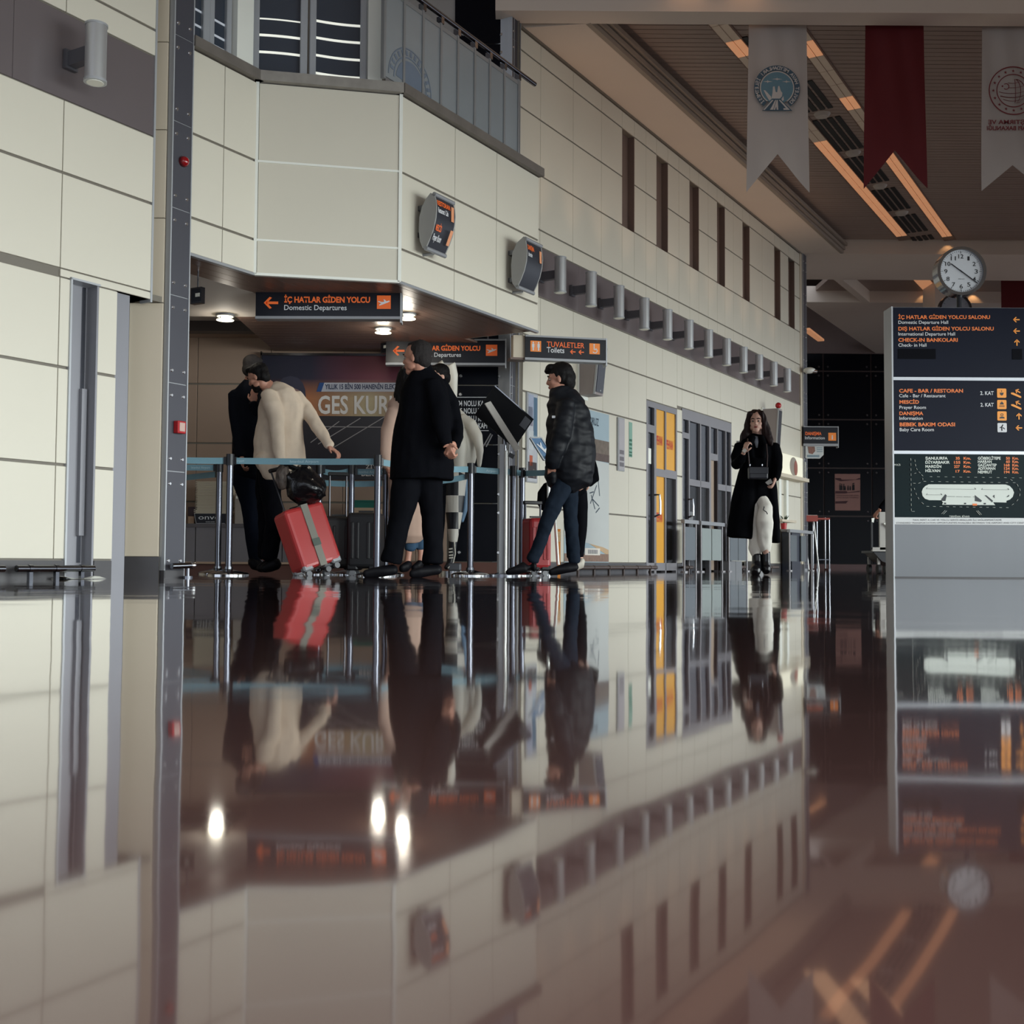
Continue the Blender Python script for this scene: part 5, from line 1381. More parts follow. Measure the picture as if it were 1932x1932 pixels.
# far banner, far pillar, far clock
YFB = 22.9
xa, xb = at(1889, 540, YFB).x, at(1960, 540, YFB).x
o = thing('hanging_banner', 'dark red banner hanging far off behind the totem at the right edge', 'banner', ((xa + xb) / 2, YFB, at(1900, 590, YFB).z))
MB().box(xa, xb, YFB, YFB + 0.01, at(1900, 640, YFB).z, at(1900, 503, YFB).z).build('cloth', rcloth, o); MB().cyl((xa - 0.03, YFB, at(1900, 503, YFB).z), (xb, YFB, at(1900, 503, YFB).z), 0.02, n=8).build('hanging_rod', alu_dull, o)
YFP = 23.4
struct(MB().box(at(1764, 540, YFP).x, at(1826, 540, YFP).x, YFP, YFP + 0.7, 0, ZS + 0.3).build('pillar_far', plaster), 'pale square pillar far behind the totem clock')
YC2 = 21.5
c2 = at(1801, 585, YC2); r2 = 31 / FPX * YC2
o = thing('clock', 'far grey clock half hidden behind the post of the near clock', 'clock', (c2.x, YC2, c2.z - 0.5))
ringsolid(c2, r2 * 0.88, r2, YC2 - 0.06, YC2 + 0.06).build('bezel', dark_chrome, o, smooth=True); MB().cyl((c2.x, YC2 - 0.03, c2.z), (c2.x, YC2 + 0.05, c2.z), r2 * 0.89, n=32).build('dial', M('clock_dial_far', (150, 156, 168), 0.4), o, smooth=True)
mb = MB()
for k in range(12):
    a = math.pi * k / 6; mb.bar((c2.x + r2 * 0.7 * math.sin(a), YC2 - 0.031, c2.z + r2 * 0.7 * math.cos(a)), (c2.x + r2 * 0.82 * math.sin(a), YC2 - 0.031, c2.z + r2 * 0.82 * math.cos(a)), 0.003, 0.012, (0, 1, 0))
mb.build('hour_marks', ink, o)
MB().cyl((c2.x, YC2, 0), (c2.x, YC2, c2.z - r2 * 0.9), 0.05, n=12).build('post', signblack, o, smooth=True)

# ---------------------------------------------------------------- information sign on the wall end, camera, notices
YD = 20.35
o, F, L = hang_sign('hanging_sign', 'small black sign reading DANIŞMA Information sticking out past the end pillar', at(1516, 841, YD), at(1581, 841.5, YD), 36 / FPX * YD, 0.12, 0.04)
pd = lambda u: (u - 1516) / 65 * L
signtext(o, F, 'DANIŞMA', pd(1519.5), pd(1550), 20.5 / FPX * YD, 5.8 / FPX * YD, orange, bold=0.03); signtext(o, F, 'Information', pd(1519), pd(1556), 12.5 / FPX * YD, 5.4 / FPX * YD, letter_grey, bold=0.01)
mb = MB(F); rects(mb, [(pd(1563), pd(1577.5), 10 / FPX * YD, 25 / FPX * YD)]); mb.build('pictogram_tile', M('sign_tile_orange', (224, 128, 50), 0.5, emit=0.12), o)
signtext(o, F, 'i', pd(1569), pd(1571.5), 12.5 / FPX * YD, 8 / FPX * YD, letter_grey, bold=0.03, off=0.003)
o = thing('hanging_notice', 'small white picture notice with a cut corner under the DANIŞMA sign', 'notice', at(1537, 865, YD))
q = [(1520, 841.5), (1554, 841.5), (1554, 858), (1547, 865), (1522, 865), (1520, 863)]
MB().prism([at(u, v, YD + 0.05) for u, v in q], (0, 0.02, 0)).build('plate', M('notice_white', (196, 200, 200), 0.4), o)
MB().prism([at(u, v, YD + 0.048) for u, v in ((1524, 842.5), (1537, 842.5), (1538, 851), (1533, 857), (1526, 855))], (0, -0.003, 0)).build('portrait_print', M('portrait_print', (130, 92, 80), 0.6, var=0.6, scale=30), o)
mb = MB()
for v in (845, 848.5, 852): mb.bar(at(1541, v, YD + 0.047), at(1552, v, YD + 0.047), 0.004, 0.014)
mb.bar(at(1523, 860.5, YD + 0.047), at(1546, 860.5, YD + 0.047), 0.004, 0.04); mb.build('print_lines', M('print_grey', (120, 140, 150), 0.6), o)
o = wthing('security_camera', 'white dome security camera high on the end pillar beside the dark far wall', 'camera', 16.2, 0.03, tz(1525, 699, 0.1)[1])
cp = at(1527, 699, 20.3)
MB().ball(cp, (0.11, 0.09, 0.055), 14, 8).build('body', white_trim, o, smooth=True); MB().cyl(cp + Vector((0.06, -0.03, -0.02)), cp + Vector((0.13, -0.05, -0.03)), 0.035, 0.03, 12).build('lens', chrome, o, smooth=True)
MB().cyl(cp, wp(16.2, 0.03, cp.z), 0.03, n=10).build('arm', white_trim, o, smooth=True)
mb = MB(); mb.wbox(16.10, 16.12, 0.03, 0.05, tz(1516, 905)[1], tz(1516, 872)[1]); o = wthing('call_strip', 'pale upright strip label on the end pillar', 'label', 16.11, 0.03, tz(1516, 905)[1]); mb.build('plate', white_trim, o)
MB().wbox(16.10, 16.12, 0.05, 0.052, tz(1516, 900)[1], tz(1516, 890)[1]).build('print', M('print_grey', (120, 140, 150), 0.6), o)
# poster on the far wall
YFW = FY - 0.04
o = thing('wall_poster', 'brownish poster with a row of black figures on the far black panels', 'poster', at(1599, 963, YFW))
q = lambda u, v, d=0.0: at(u, v, YFW - d)
MB().prism([q(1575, 894), q(1623, 894.3), q(1623, 963.3), q(1575.5, 963)], (0, 0.012, 0)).build('sheet', M('poster_brown', (176, 130, 118), 0.6, var=0.08), o)
mb = MB()
for r_ in (((1576, 902), (1586, 902), (1588, 905), (1614, 905), (1620, 902), (1623, 902), (1623, 904.5), (1586, 908), (1576, 904.5)), ((1576, 926.5), (1597, 926.5), (1599, 929), (1622, 926), (1622, 928), (1599, 930), (1596, 931), (1576, 931)), ((1576, 946), (1600, 945), (1596, 950), (1576, 950))):
    mb.prism([q(u, v, 0.003) for u, v in r_], (0, -0.003, 0))
mb.build('bands_print', M('poster_band', (82, 44, 48), 0.6), o)
mb = MB()
for u, h in ((1585, 14), (1588, 13), (1592, 13), (1594.5, 8), (1600, 9), (1604, 8), (1609, 14), (1611, 15)):
    mb.prism([q(u - 1.4, 925, 0.003), q(u + 1.4, 925, 0.003), q(u + 1.2, 925 - h * 0.72, 0.003), q(u - 1.2, 925 - h * 0.72, 0.003)], (0, -0.003, 0)); mb.prism([q(u + 1.1 * math.cos(a), 925 - h * 0.86 + 1.3 * math.sin(a), 0.003) for a in [k * math.pi / 4 for k in range(8)]], (0, -0.003, 0))
mb.build('figures_print', M('poster_figures', (24, 20, 24), 0.6), o)
for s, v in (('DÜNYA ENGELLİLER GÜNÜ', 936), ('SEVGİ ENGEL TANIMAZ', 940)):
    text(s, q(1578, v, 0.004), q(1620, v, 0.004), 2.2 / FPX * YFW, M('poster_band', (82, 44, 48), 0.6), o)

# ---------------------------------------------------------------- table and stool by the far end
YTb = 20.9
tp = lambda u, v: at(u, v, YTb)
redt = M('red_table', (150, 52, 34), 0.35)
o = thing('high_table', 'red edged high table with slanting white leg past the end pillar', 'table', (tp(1520, 960).x, YTb, 0))
zt1, zt0 = tp(1530, 974).z, tp(1530, 985).z
xL, xR2 = tp(1500, 970).x, tp(1533.5, 970).x
MB().box(xL, xR2, YTb - 0.35, YTb + 0.5, zt0, zt1).build('tabletop', redt, o); MB().box(xL, xR2 - 0.01, YTb - 0.34, YTb + 0.5, zt1, zt1 + 0.008).build('top_sheet', M('table_sheet', (190, 176, 168), 0.3), o)
for dx, dy in ((-0.03, -0.28), (-0.03, 0.42), (-0.28, -0.28), (-0.28, 0.42)):
    MB().cyl((xR2 + dx - 0.03, YTb + dy, zt0), (xR2 + dx + 0.06, YTb + dy, 0.0), 0.014, n=8).build('leg', M('table_leg', (160, 160, 158), 0.3, 0.4), o, smooth=True)
YSt = 21.6
sp = lambda u, v: at(u, v, YSt)
o = thing('bar_stool', 'thin framed stool with a red seat pad before the far black wall', 'stool', (sp(1549, 1000).x, YSt, 0))
xa, xb = sp(1536, 1000).x, sp(1562, 1000).x
zs_ = sp(1549, 979).z
MB().box(xa, xb, YSt - 0.15, YSt + 0.15, zs_ - 0.02, zs_ + 0.015).build('seat', redt, o)
for x in (xa + 0.015, xb - 0.015):
    for y in (-0.14, 0.14): MB().cyl((x, YSt + y, 0.02), (x, YSt + y, zs_ + (0.03 if y > 0 else -0.02)), 0.012, n=8).build('leg', dark_chrome, o, smooth=True)
for x in (xa + 0.015, xb - 0.015):
    MB().bar((x, YSt - 0.16, 0.015), (x, YSt + 0.16, 0.015), 0.03, 0.03).build('foot_bar', chrome, o)
MB().bar((xa, YSt - 0.14, 0.2), (xb, YSt - 0.14, 0.2), 0.015, 0.015).build('stretcher', dark_chrome, o)
# luggage trolley behind the totem
YTr = 14.2
rp = lambda u, v, d=0: at(u, v, YTr + d)
o = thing('luggage_trolley', 'grey luggage trolley with upright bars half hidden behind the totem', 'trolley', (rp(1665, 1000).x, YTr, 0))
tb = M('trolley_frame', (150, 146, 140), 0.35, 0.5); td = M('trolley_dark', (30, 30, 36), 0.5)
x0_, x1_ = rp(1645, 1000).x, rp(1684, 1000).x
MB().bar(rp(1664, 966), Vector((rp(1664, 966).x, YTr, 0.30)), 0.04, 0.07).build('upright_bar', tb, o)
MB().bar(rp(1645, 985), Vector((rp(1645, 985).x, YTr, 0.30)), 0.015, 0.02).build('front_bar', td, o)
MB().box(x0_, x1_, YTr - 0.02, YTr + 0.03, 0.28, 0.33).build('lower_bar', tb, o)
MB().box(x0_ + 0.02, x1_ + 0.1, YTr + 0.03, YTr + 0.5, 0.26, 0.29).build('deck', td, o)
MB().prism([(x0_ + 0.02, YTr, 0.27), (x1_, YTr, 0.27), (x1_, YTr, 0.10), (x0_ + 0.12, YTr, 0.16)], (0, 0.4, 0)).build('basket', td, o)
MB().bar(rp(1668, 987, -0.05), rp(1680, 997, -0.05), 0.02, 0.02).build('push_handle', white_trim, o)
for x in (x0_ + 0.1, x1_ + 0.05):
    for y in (0.06, 0.44): MB().cyl((x - 0.02, YTr + y, 0.06), (x + 0.02, YTr + y, 0.06), 0.06, n=14).build('wheel', M('wheel_rubber', (26, 26, 28), 0.7), o, smooth=True); MB().bar((x, YTr + y, 0.1), (x, YTr + y, 0.28), 0.03, 0.03).build('wheel_fork', tb, o)

# ================================================================== THE QUEUE: BILLBOARD, COUNTER, POSTS, LUGGAGE
YBB = BY - 0.06
bp_ = lambda u, v, d=0.0: at(u, v, YBB - d)
o = thing('billboard', 'wide dark solar energy billboard reading GES KURU on the back wall', 'billboard', bp_(670, 905))
print_m = bpy.data.materials.new('billboard_print'); print_m.use_nodes = True
nt2 = print_m.node_tree; bs = nt2.nodes['Principled BSDF']
tc2 = nt2.nodes.new('ShaderNodeTexCoord'); sp2 = nt2.nodes.new('ShaderNodeSeparateXYZ'); nt2.links.new(tc2.outputs['Generated'], sp2.inputs[0])
def ramp(stops):
    r = nt2.nodes.new('ShaderNodeValToRGB'); e = r.color_ramp.elements
    while len(e) < len(stops): e.new(0.5)
    for q_, (p_, c_) in zip(e, stops): q_.position = p_; q_.color = [lin(x) for x in c_] + [1]
    return r
rx = ramp([(0.0, (14, 18, 40)), (0.25, (24, 24, 48)), (0.6, (112, 52, 66)), (1.0, (70, 34, 52))]); rb = ramp([(0.0, (40, 30, 36)), (0.12, (176, 94, 40)), (0.32, (150, 104, 72)), (0.55, (178, 164, 130)), (0.8, (130, 84, 66)), (1.0, (96, 60, 60))]); rw = ramp([(0.30, (0, 0, 0)), (0.62, (255, 255, 255))])
nt2.links.new(sp2.outputs[0], rx.inputs[0]); nt2.links.new(sp2.outputs[0], rb.inputs[0]); nt2.links.new(sp2.outputs[2], rw.inputs[0])
mxx = nt2.nodes.new('ShaderNodeMix'); mxx.data_type = 'RGBA'; nt2.links.new(rw.outputs[0], mxx.inputs[0]); nt2.links.new(rb.outputs[0], mxx.inputs[6]); nt2.links.new(rx.outputs[0], mxx.inputs[7])
nt2.links.new(mxx.outputs[2], bs.inputs['Base Color']); bs.inputs['Roughness'].default_value = 0.5
bx0, bx1 = bp_(494, 750).x, bp_(862, 750).x
zt3, zmid, zb3 = bp_(640, 672).z, bp_(640, 785).z, bp_(640, 905).z
MB().box(bx0, bx1, YBB, YBB + 0.04, zmid, zt3).build('sky_print', print_m, o); MB().box(bx0, bx1, YBB, YBB + 0.04, zb3, zmid).build('field_print', M('solar_field', (34, 32, 40), 0.4, var=0.25, scale=3), o)
MB().box(bx0 - 0.012, bx1, YBB - 0.03, YBB + 0.04, zt3, zt3 + 0.025).build('upper_frame', dark_chrome, o); MB().box(bx0 - 0.014, bx0, YBB - 0.03, YBB + 0.04, zb3, zt3 + 0.04).build('side_frame', dark_chrome, o)
sil = M('billboard_silver', (214, 210, 206), 0.5)
text('GES KURULUMU', bp_(600, 780, 0.004), bp_(848, 780, 0.004), 33 / FPX * YBB, sil, o, bold=0.02, label='large silver capital letters')
MB().prism([bp_(606, 739, 0.003), bp_(770, 739, 0.003), bp_(770, 722, 0.003), bp_(612, 722, 0.003)], (0, -0.002, 0)).build('caption_strip', M('caption_strip', (170, 172, 182), 0.5), o)
MB().prism([bp_(597, 739, 0.003), bp_(606, 739, 0.003), bp_(612, 722, 0.003), bp_(603, 722, 0.003)], (0, -0.002, 0)).build('blue_tab', M('blue_tab', (24, 66, 124), 0.5), o)
text('YILLIK 15 BİN 500 HANENİN ELEKTRİĞİ', bp_(613, 734, 0.006), bp_(768, 734, 0.006), 9 / FPX * YBB, M('caption_blue', (34, 44, 76), 0.5), o, bold=0.03)
mb = MB()
for a, b_ in (((606, 805), (722, 806)), ((600, 838), (680, 789)), ((620, 850), (728, 785)), ((586, 835), (640, 795))): mb.bar(bp_(a[0], a[1], 0.003), bp_(b_[0], b_[1], 0.003), 0.003, 0.008)
mb.build('panel_lines', M('panel_lines', (150, 146, 146), 0.5), o, kind='stuff')
cap = [(524, 740), (526, 722), (534, 713), (548, 709), (562, 713), (571, 722), (576, 735), (577, 748), (573, 770), (566, 776), (535, 775), (526, 760)]
MB().prism([bp_(u, v, 0.003) for u, v in cap], (0, -0.002, 0)).build('portrait_cap', M('portrait_cap', (48, 48, 66), 0.6, var=0.2), o)
MB().prism([bp_(u, v, 0.006) for u, v in ((534, 735), (548, 730), (564, 736), (572, 748), (571, 764), (560, 785), (540, 780), (531, 760))], (0, -0.002, 0)).build('portrait_face', M('portrait_face', (132, 106, 100), 0.6, var=0.3, scale=8), o)
text('ZİYARET', bp_(690, 884, 0.004), bp_(740, 884, 0.004), 7 / FPX * YBB, sil, o); text('BEKLEYİN', bp_(682, 898, 0.004), bp_(745, 898, 0.004), 9 / FPX * YBB, sil, o, bold=0.02)

# counter with trays at the back
YCo = 11.05
cp_ = lambda u, v, d=0.0: at(u, v, YCo - d)
o = thing('steel_counter', 'long grey steel counter at the back of the queue carrying a stack of trays', 'counter', (cp_(480, 1000).x, YCo, 0))
ck = M('counter_steel', (124, 120, 122), 0.36, 0.45, var=0.12, scale=3); 
xa, xb = cp_(300, 1000).x, cp_(660, 1000).x
ztc = cp_(420, 988).z
MB().box(xa, xb, YCo, YCo + 0.42, ztc - 0.035, ztc).build('worktop', M('counter_top_grey', (96, 92, 94), 0.4, 0.3), o)
us = [300, 349, 368, 470, 532, 570, 660]
for a, b_ in zip(us[:-1], us[1:]): MB().box(cp_(a, 1000).x + 0.004, cp_(b_, 1000).x - 0.004, YCo + 0.02, YCo + 0.4, 0.10, ztc - 0.035).build('front_panel', ck, o)
MB().box(xa, xb, YCo + 0.005, YCo + 0.4, 0.085, 0.105).build('lower_trim', M('counter_trim', (176, 150, 128), 0.4), o); MB().box(xa, xb, YCo + 0.06, YCo + 0.38, 0.0, 0.085).build('plinth', M('skirting_brown', (96, 62, 52), 0.4), o)
tray_m = M('security_tray', (208, 198, 178), 0.5, var=0.03)
zt0_, zt1_ = cp_(390, 970).z, cp_(390, 907).z
nt_ = 20
ORDN = 'lowest second third fourth fifth sixth seventh eighth ninth tenth eleventh twelfth thirteenth fourteenth fifteenth sixteenth seventeenth eighteenth nineteenth twentieth'.split()
trx0, trx1 = cp_(364, 930).x, cp_(429, 930).x
def tray_mesh():
    w, d, h = trx1 - trx0, 0.24, (zt1_ - zt0_) / nt_
    mb = MB()
    mb.box(0.008, w - 0.008, 0.008, d, 0, h * 0.45); mb.box(0, w, 0, d, h * 0.45, h * 0.95)
    return mb
for k in range(nt_):
    h = (zt1_ - zt0_) / nt_
    r = thing('security_tray', 'beige security tray in the tall stack on the counter, %s' % ('lowest of all' if k == 0 else 'topmost of all' if k == nt_ - 1 else ORDN[k] + ' from the bottom'), 'tray', (trx0 - 0.012 * (k < 3) + random.uniform(-0.003, 0.003), YCo + 0.09, zt0_ + k * h), 'beige trays stacked on the steel counter')
    if k == 0:
        mb = MB(Matrix.Translation((trx0 - 0.012, YCo + 0.09, zt0_))); w, d = trx1 - trx0, 0.24
        WM[r] = Matrix.Translation((trx0 - 0.012, YCo + 0.09, zt0_)); r.matrix_world = WM[r]
        b0 = mb.box(0.012, w - 0.012, 0.022, d, 0, h * 0.6).build('tray_body', tray_m, r); mb = MB(WM[r]); b1_ = mb.box(0, w, 0, d, h * 0.6, h * 0.98).build('rim', tray_m, r)
    else:
        for q_ in (b0, b1_):
            c = q_.copy(); COL.objects.link(c); c.parent = r
o = thing('advert_tray', 'dark tray with light lettering beneath the stack of beige trays', 'tray', cp_(390, 988))
MB().prism([cp_(367, 969, -0.06), cp_(429, 969, -0.06), cp_(424, 988, -0.06), cp_(370, 988, -0.06)], (0, 0.26, 0)).build('tray_body', signblack, o)
MB().bar(cp_(370, 987.5, -0.05), cp_(424, 987.5, -0.05), 0.01, 0.006).build('lower_edge', alu_dull, o); MB().bar(cp_(367, 969.5, -0.05), cp_(370, 987.5, -0.05), 0.008, 0.005).build('side_edge', alu_dull, o)
text('onvo', cp_(374.5, 980, -0.055), cp_(415, 980, -0.055), 8.5 / FPX * YCo, letter_grey, o, bold=0.0); text('www.onvo', cp_(388, 985.5, -0.055), cp_(405, 985.5, -0.055), 2.5 / FPX * YCo, letter_grey, o)
for k, (u0, u1, v0, v1, col, lb) in enumerate(((349, 362, 973, 988, (176, 146, 122), 'small tan carton at the left end of the steel counter'), (349, 362, 955, 973, (52, 36, 42), 'small dark carton on top of a tan carton at the counter end'), (438, 466, 930, 988, (156, 148, 140), 'tall grey carton on the counter behind the bearded man'), (484, 506, 948, 988, (184, 190, 194), 'pale cooler box on the counter between two men'))):
    o = thing('carton', lb, 'box', (cp_(u0, 1000).x, YCo + 0.1, cp_(u0, v1).z))
    x0_, x1_ = cp_(u0, 960).x, cp_(u1, 960).x
    cmk = M('carton_%d' % k, col, 0.6, var=0.05)
    MB().box(x0_, x1_, YCo + 0.1, YCo + 0.32, cp_(u0, v1).z, cp_(u0, v0).z).build('carton_body', cmk, o, bevel=0.004)
    MB().box(x0_ + 0.01, x0_ + (x1_ - x0_) * 0.5, YCo + 0.097, YCo + 0.1, cp_(u0, v0).z - 0.05, cp_(u0, v0).z - 0.025).build('tape_label', white_trim if k > 1 else cmk, o)
o = thing('green_box', 'flat green box beyond the queue belts near the black suitcases', 'box', (cp_(687, 950).x, YCo + 0.1, cp_(687, 960).z))
MB().box(cp_(668, 950).x, cp_(708, 950).x, YCo + 0.02, YCo + 0.3, cp_(687, 958).z, cp_(687, 945).z).build('box_body', M('green_plastic', (12, 92, 80), 0.5), o); MB().box(cp_(667, 950).x, cp_(709, 950).x, YCo + 0.01, YCo + 0.31, cp_(687, 946).z, cp_(687, 943.5).z).build('lid', M('green_plastic', (12, 92, 80), 0.5), o)
o = thing('low_cabinet', 'beige low cabinet behind the black suitcases', 'cabinet', (cp_(660, 1000).x, YCo, 0))
MB().box(xb + 0.01, cp_(712, 1000).x, YCo, YCo + 0.38, 0.0, cp_(687, 958).z).build('cabinet_body', M('cabinet_beige', (168, 146, 122), 0.55), o); MB().box(xb + 0.02, cp_(710, 1000).x, YCo - 0.012, YCo, 0.05, cp_(687, 962).z).build('door', M('cabinet_beige_door', (160, 140, 118), 0.5), o)

# stanchions and belts
belt_m = M('queue_belt', (112, 150, 164), 0.6, var=0.06, scale=20, bump=0.1, bscale=300)
belt_print = M('belt_print', (178, 200, 208), 0.6)
POSTS = {}
post_m = M('post_chrome', (92, 94, 102), 0.2, 0.92, var=0.05); head_m = M('post_head', (22, 24, 30), 0.4)
HP = 0.965
def stanchion(key, u, Y, label, h=HP):
    x = at(u, 950, Y).x
    o = thing('queue_post', label, 'queue post', (x, Y, 0), 'belt posts of the queue')
    MB().cyl((x, Y, 0.03), (x, Y, h - 0.09), 0.0265, n=16).build('pole', post_m, o, smooth=True)
    MB().cyl((x, Y, h - 0.09), (x, Y, h), 0.032, n=16).build('belt_head', head_m, o, smooth=True)
    mb = MB(); mb.tube([(x, Y, 0.0), (x, Y, 0.010), (x, Y, 0.022), (x, Y, 0.034), (x, Y, 0.05)], [0.165, 0.165, 0.15, 0.09, 0.03], 28); mb.build('base', chrome, o, smooth=True)
    MB().cyl((x, Y, 0.05), (x, Y, 0.07), 0.036, n=14).build('collar', dark_chrome, o, smooth=True)
    POSTS[key] = (o, x, Y, h)
def belt(k0, k1, sag=0.012, z=None, words=(), end=None, z2=None):
    o, x0, y0, h0 = POSTS[k0]
    if end is None: _, x1, y1, h1 = POSTS[k1]
    else: x1, y1, h1 = end
    za = (z if z is not None else h0 - 0.052); zb = z2 if z2 is not None else za
    n = 10
    d = Vector((x1 - x0, y1 - y0, 0)); L = d.length; d.normalize(); nn = Vector((-d.y, d.x, 0))
    A = 0.034; vs = []
    for i in range(n + 1):
        f = A / L + (1 - 2 * A / L) * i / n
        p = Vector((x0, y0, 0)) + d * (L * f)
        zz = za + (zb - za) * f - sag * 4 * f * (1 - f)
        for s_ in (-0.0008, 0.0008):
            for q_ in (-0.025, 0.025): vs.append(p + nn * s_ + Vector((0, 0, zz + q_)))
    fs = []
    for i in range(n):
        a = i * 4; b_ = a + 4
        fs += [(a, b_, b_ + 1, a + 1), (a + 2, a + 3, b_ + 3, b_ + 2), (a + 1, b_ + 1, b_ + 3, a + 3), (a, a + 2, b_ + 2, b_)]
    fs += [(0, 1, 3, 2), (n * 4, n * 4 + 2, n * 4 + 3, n * 4 + 1)]
    b = MB().add(vs, fs).build('belt', belt_m, o, smooth=False)
    MB().bar(Vector((x0, y0, za)) + d * 0.03, Vector((x0, y0, za)) + d * 0.05, 0.02, 0.06).build('belt_clip', head_m, o)
    sgn = -1 if nn.y > 0 else 1
    for s_, f0, f1 in words:
        zz = za - sag * 4 * ((f0 + f1) / 2) * (1 - (f0 + f1) / 2) - 0.009
        pa = Vector((x0, y0, zz)) + d * (L * f0) + nn * sgn * 0.0012; pb = Vector((x0, y0, zz)) + d * (L * f1) + nn * sgn * 0.0012
        if d.x < 0: pa, pb = pb, pa
        text(s_, pa, pb, 0.02, belt_print, b, bold=0.0)
    return b
stanchion('A', 433, 9.05, 'chrome queue post nearest the riveted pillar, left of the two embracing men')
stanchion('B', 413, 9.75, 'second queue post just left behind the post nearest the pillar')
stanchion('C', 712, 9.05, 'chrome queue post right beside the older man in the black coat')
stanchion('D', 602, 9.9, 'queue post behind the black bag on the red suitcase')
stanchion('E', 663, 9.9, 'queue post standing behind the black suitcases')
stanchion('F', 888, 9.75, 'queue post right of the older man, before the bird statue')
stanchion('G', 968, 10.0, 'queue post just right of the sign stand pole')
stanchion('H', 985, 10.2, 'queue post before the far riveted pillar, last on the right')
stanchion('I', 728, 9.9, 'queue post half hidden behind the post beside the older man')
belt('A', 'C', 0.004, words=(('Airport', 0.035, 0.095), ('Istanbul Airport', 0.405, 0.60)))
belt('A', None, 0.004, end=(at(322, 860, 9.0).x, 9.0, HP), words=())
belt('B', None, 0.0, end=(at(322, 870, 9.7).x, 9.75, HP), words=(('Istanbul Airport', 0.2, 0.6),))
belt('B', None, 0.0, z=0.86, z2=0.85, end=(at(322, 895, 9.7).x, 10.1, HP))
belt('C', 'F', 0.02); belt('F', 'G', 0.004, words=(('Airport', 0.35, 0.62),)); belt('G', 'H', 0.0)
belt('H', None, 0.0, end=(at(1040, 893, 9.9).x, 9.9, HP), z2=0.90)
belt('D', 'E', 0.03, words=(('Airport', 0.5, 0.75),)); belt('E', 'I', 0.004, z=0.90, words=(('Istanbul Airport', 0.2, 0.8),)); belt('F', 'I', 0.05, z=0.86)
belt('D', 'I', 0.01, z=0.80)

# suitcases
def suitcase(name, label, M0, w, d, h, mat, trimm, strap=None, handle=0.0, wheels=True):
    """upright case: x across, y deep, z up, wheels below; M0 places its bottom centre"""
    o = thing(name, label, 'suitcase', M0)
    mb = MB(M0)
    mb.box(-w / 2, w / 2, -d / 2, d / 2, 0.06, h).build('shell', mat, o, bevel=0.035, seg=3, smooth=False)
    for x in (() if strap else (-0.32, -0.16, 0.16, 0.32)):
        MB(M0).box(x * w - 0.012, x * w + 0.012, -d / 2 - 0.006, -d / 2 + 0.01, 0.14, h - 0.08).build('rib', mat, o, bevel=0.004)
    if strap:
        MB(M0).box(-0.03, 0.03, -d / 2 - 0.009, d / 2 + 0.004, 0.055, h + 0.006).build('luggage_strap', strap, o); MB(M0).box(-0.034, 0.034, -d / 2 - 0.014, -d / 2 - 0.004, 0.22, 0.28).build('strap_buckle', M('strap_buckle', (70, 86, 76), 0.4), o)
    for x in (-w / 2 + 0.05, w / 2 - 0.05):
        for y in (-d / 2 + 0.04, d / 2 - 0.04):
            MB(M0).box(x - 0.045, x + 0.045, y - 0.035, y + 0.035, 0.045, 0.10).build('corner_guard', trimm, o, bevel=0.012)
            if wheels: MB(M0).cyl((x, y - 0.014, 0.024), (x, y + 0.014, 0.024), 0.024, n=14).build('wheel', M('suitcase_wheel', (120, 122, 126), 0.4), o, smooth=True); MB(M0).bar((x, y, 0.024), (x, y, 0.06), 0.012, 0.03).build('wheel_fork', trimm, o)
    if handle:
        for x in (-0.07, 0.07): MB(M0).cyl((x, d / 2 - 0.03, h - 0.02), (x, d / 2 - 0.03, h + handle), 0.008, n=8).build('handle_rod', M('handle_rod', (60, 60, 64), 0.3, 0.7), o, smooth=True)
        MB(M0).box(-0.085, 0.085, d / 2 - 0.045, d / 2 - 0.012, h + handle - 0.012, h + handle + 0.02).build('pull_grip', M('grip_black', (16, 16, 18), 0.5), o, bevel=0.006)
    MB(M0).bar((-0.06, 0, h + 0.012), (0.06, 0, h + 0.012), 0.03, 0.014).build('carry_handle', M('grip_black', (16, 16, 18), 0.5), o)
    return o
red_case = M('red_case', (190, 58, 58), 0.38, var=0.04, coat=0.2); grey_tr = M('case_trim', (150, 152, 156), 0.4, 0.2)
# leaning red case: contact wheels near (610,1082); axis leans left going up
YRC = 9.2
pb, pt = at(603, 1079, YRC), at(561, 955, YRC)
ax = (pt - pb); hh = ax.length; ax.normalize()
sidev = Vector((ax.z, 0, -ax.x)) * 0.80 + Vector((0, 0.60, 0))
yv = ax.cross(sidev).normalized(); sv = yv.cross(ax).normalized()
pb.z = 0.012
M0 = Matrix(((sv.x, yv.x, ax.x, pb.x), (sv.y, yv.y, ax.y, pb.y), (sv.z, yv.z, ax.z, pb.z), (0, 0, 0, 1)))
suitcase('suitcase', 'tilted red hard suitcase with a grey strap, held by the man in the beige blazer', M0, 0.36, 0.24, hh, red_case, grey_tr, M('grey_strap', (140, 138, 128), 0.7), handle=0.36)
YBC = 9.85
dark_case = M('black_case', (13, 14, 18), 0.55, var=0.1)
bx_ = at(655, 1000, YBC).x
suitcase('suitcase', 'big black suitcase with a raised handle right of the red suitcase', Matrix.Translation((bx_ - 0.02, YBC - 0.35, 0)) @ Matrix.Rotation(0.25, 4, 'Z'), 0.30, 0.26, at(640, 975, YBC - 0.35).z, dark_case, dark_case, handle=0.36)
suitcase('suitcase', 'black suitcase close beside the older man in the black coat', Matrix.Translation((bx_ + 0.22, YBC - 0.45, 0)) @ Matrix.Rotation(-0.1, 4, 'Z'), 0.28, 0.22, at(690, 968, YBC - 0.45).z, dark_case, dark_case)
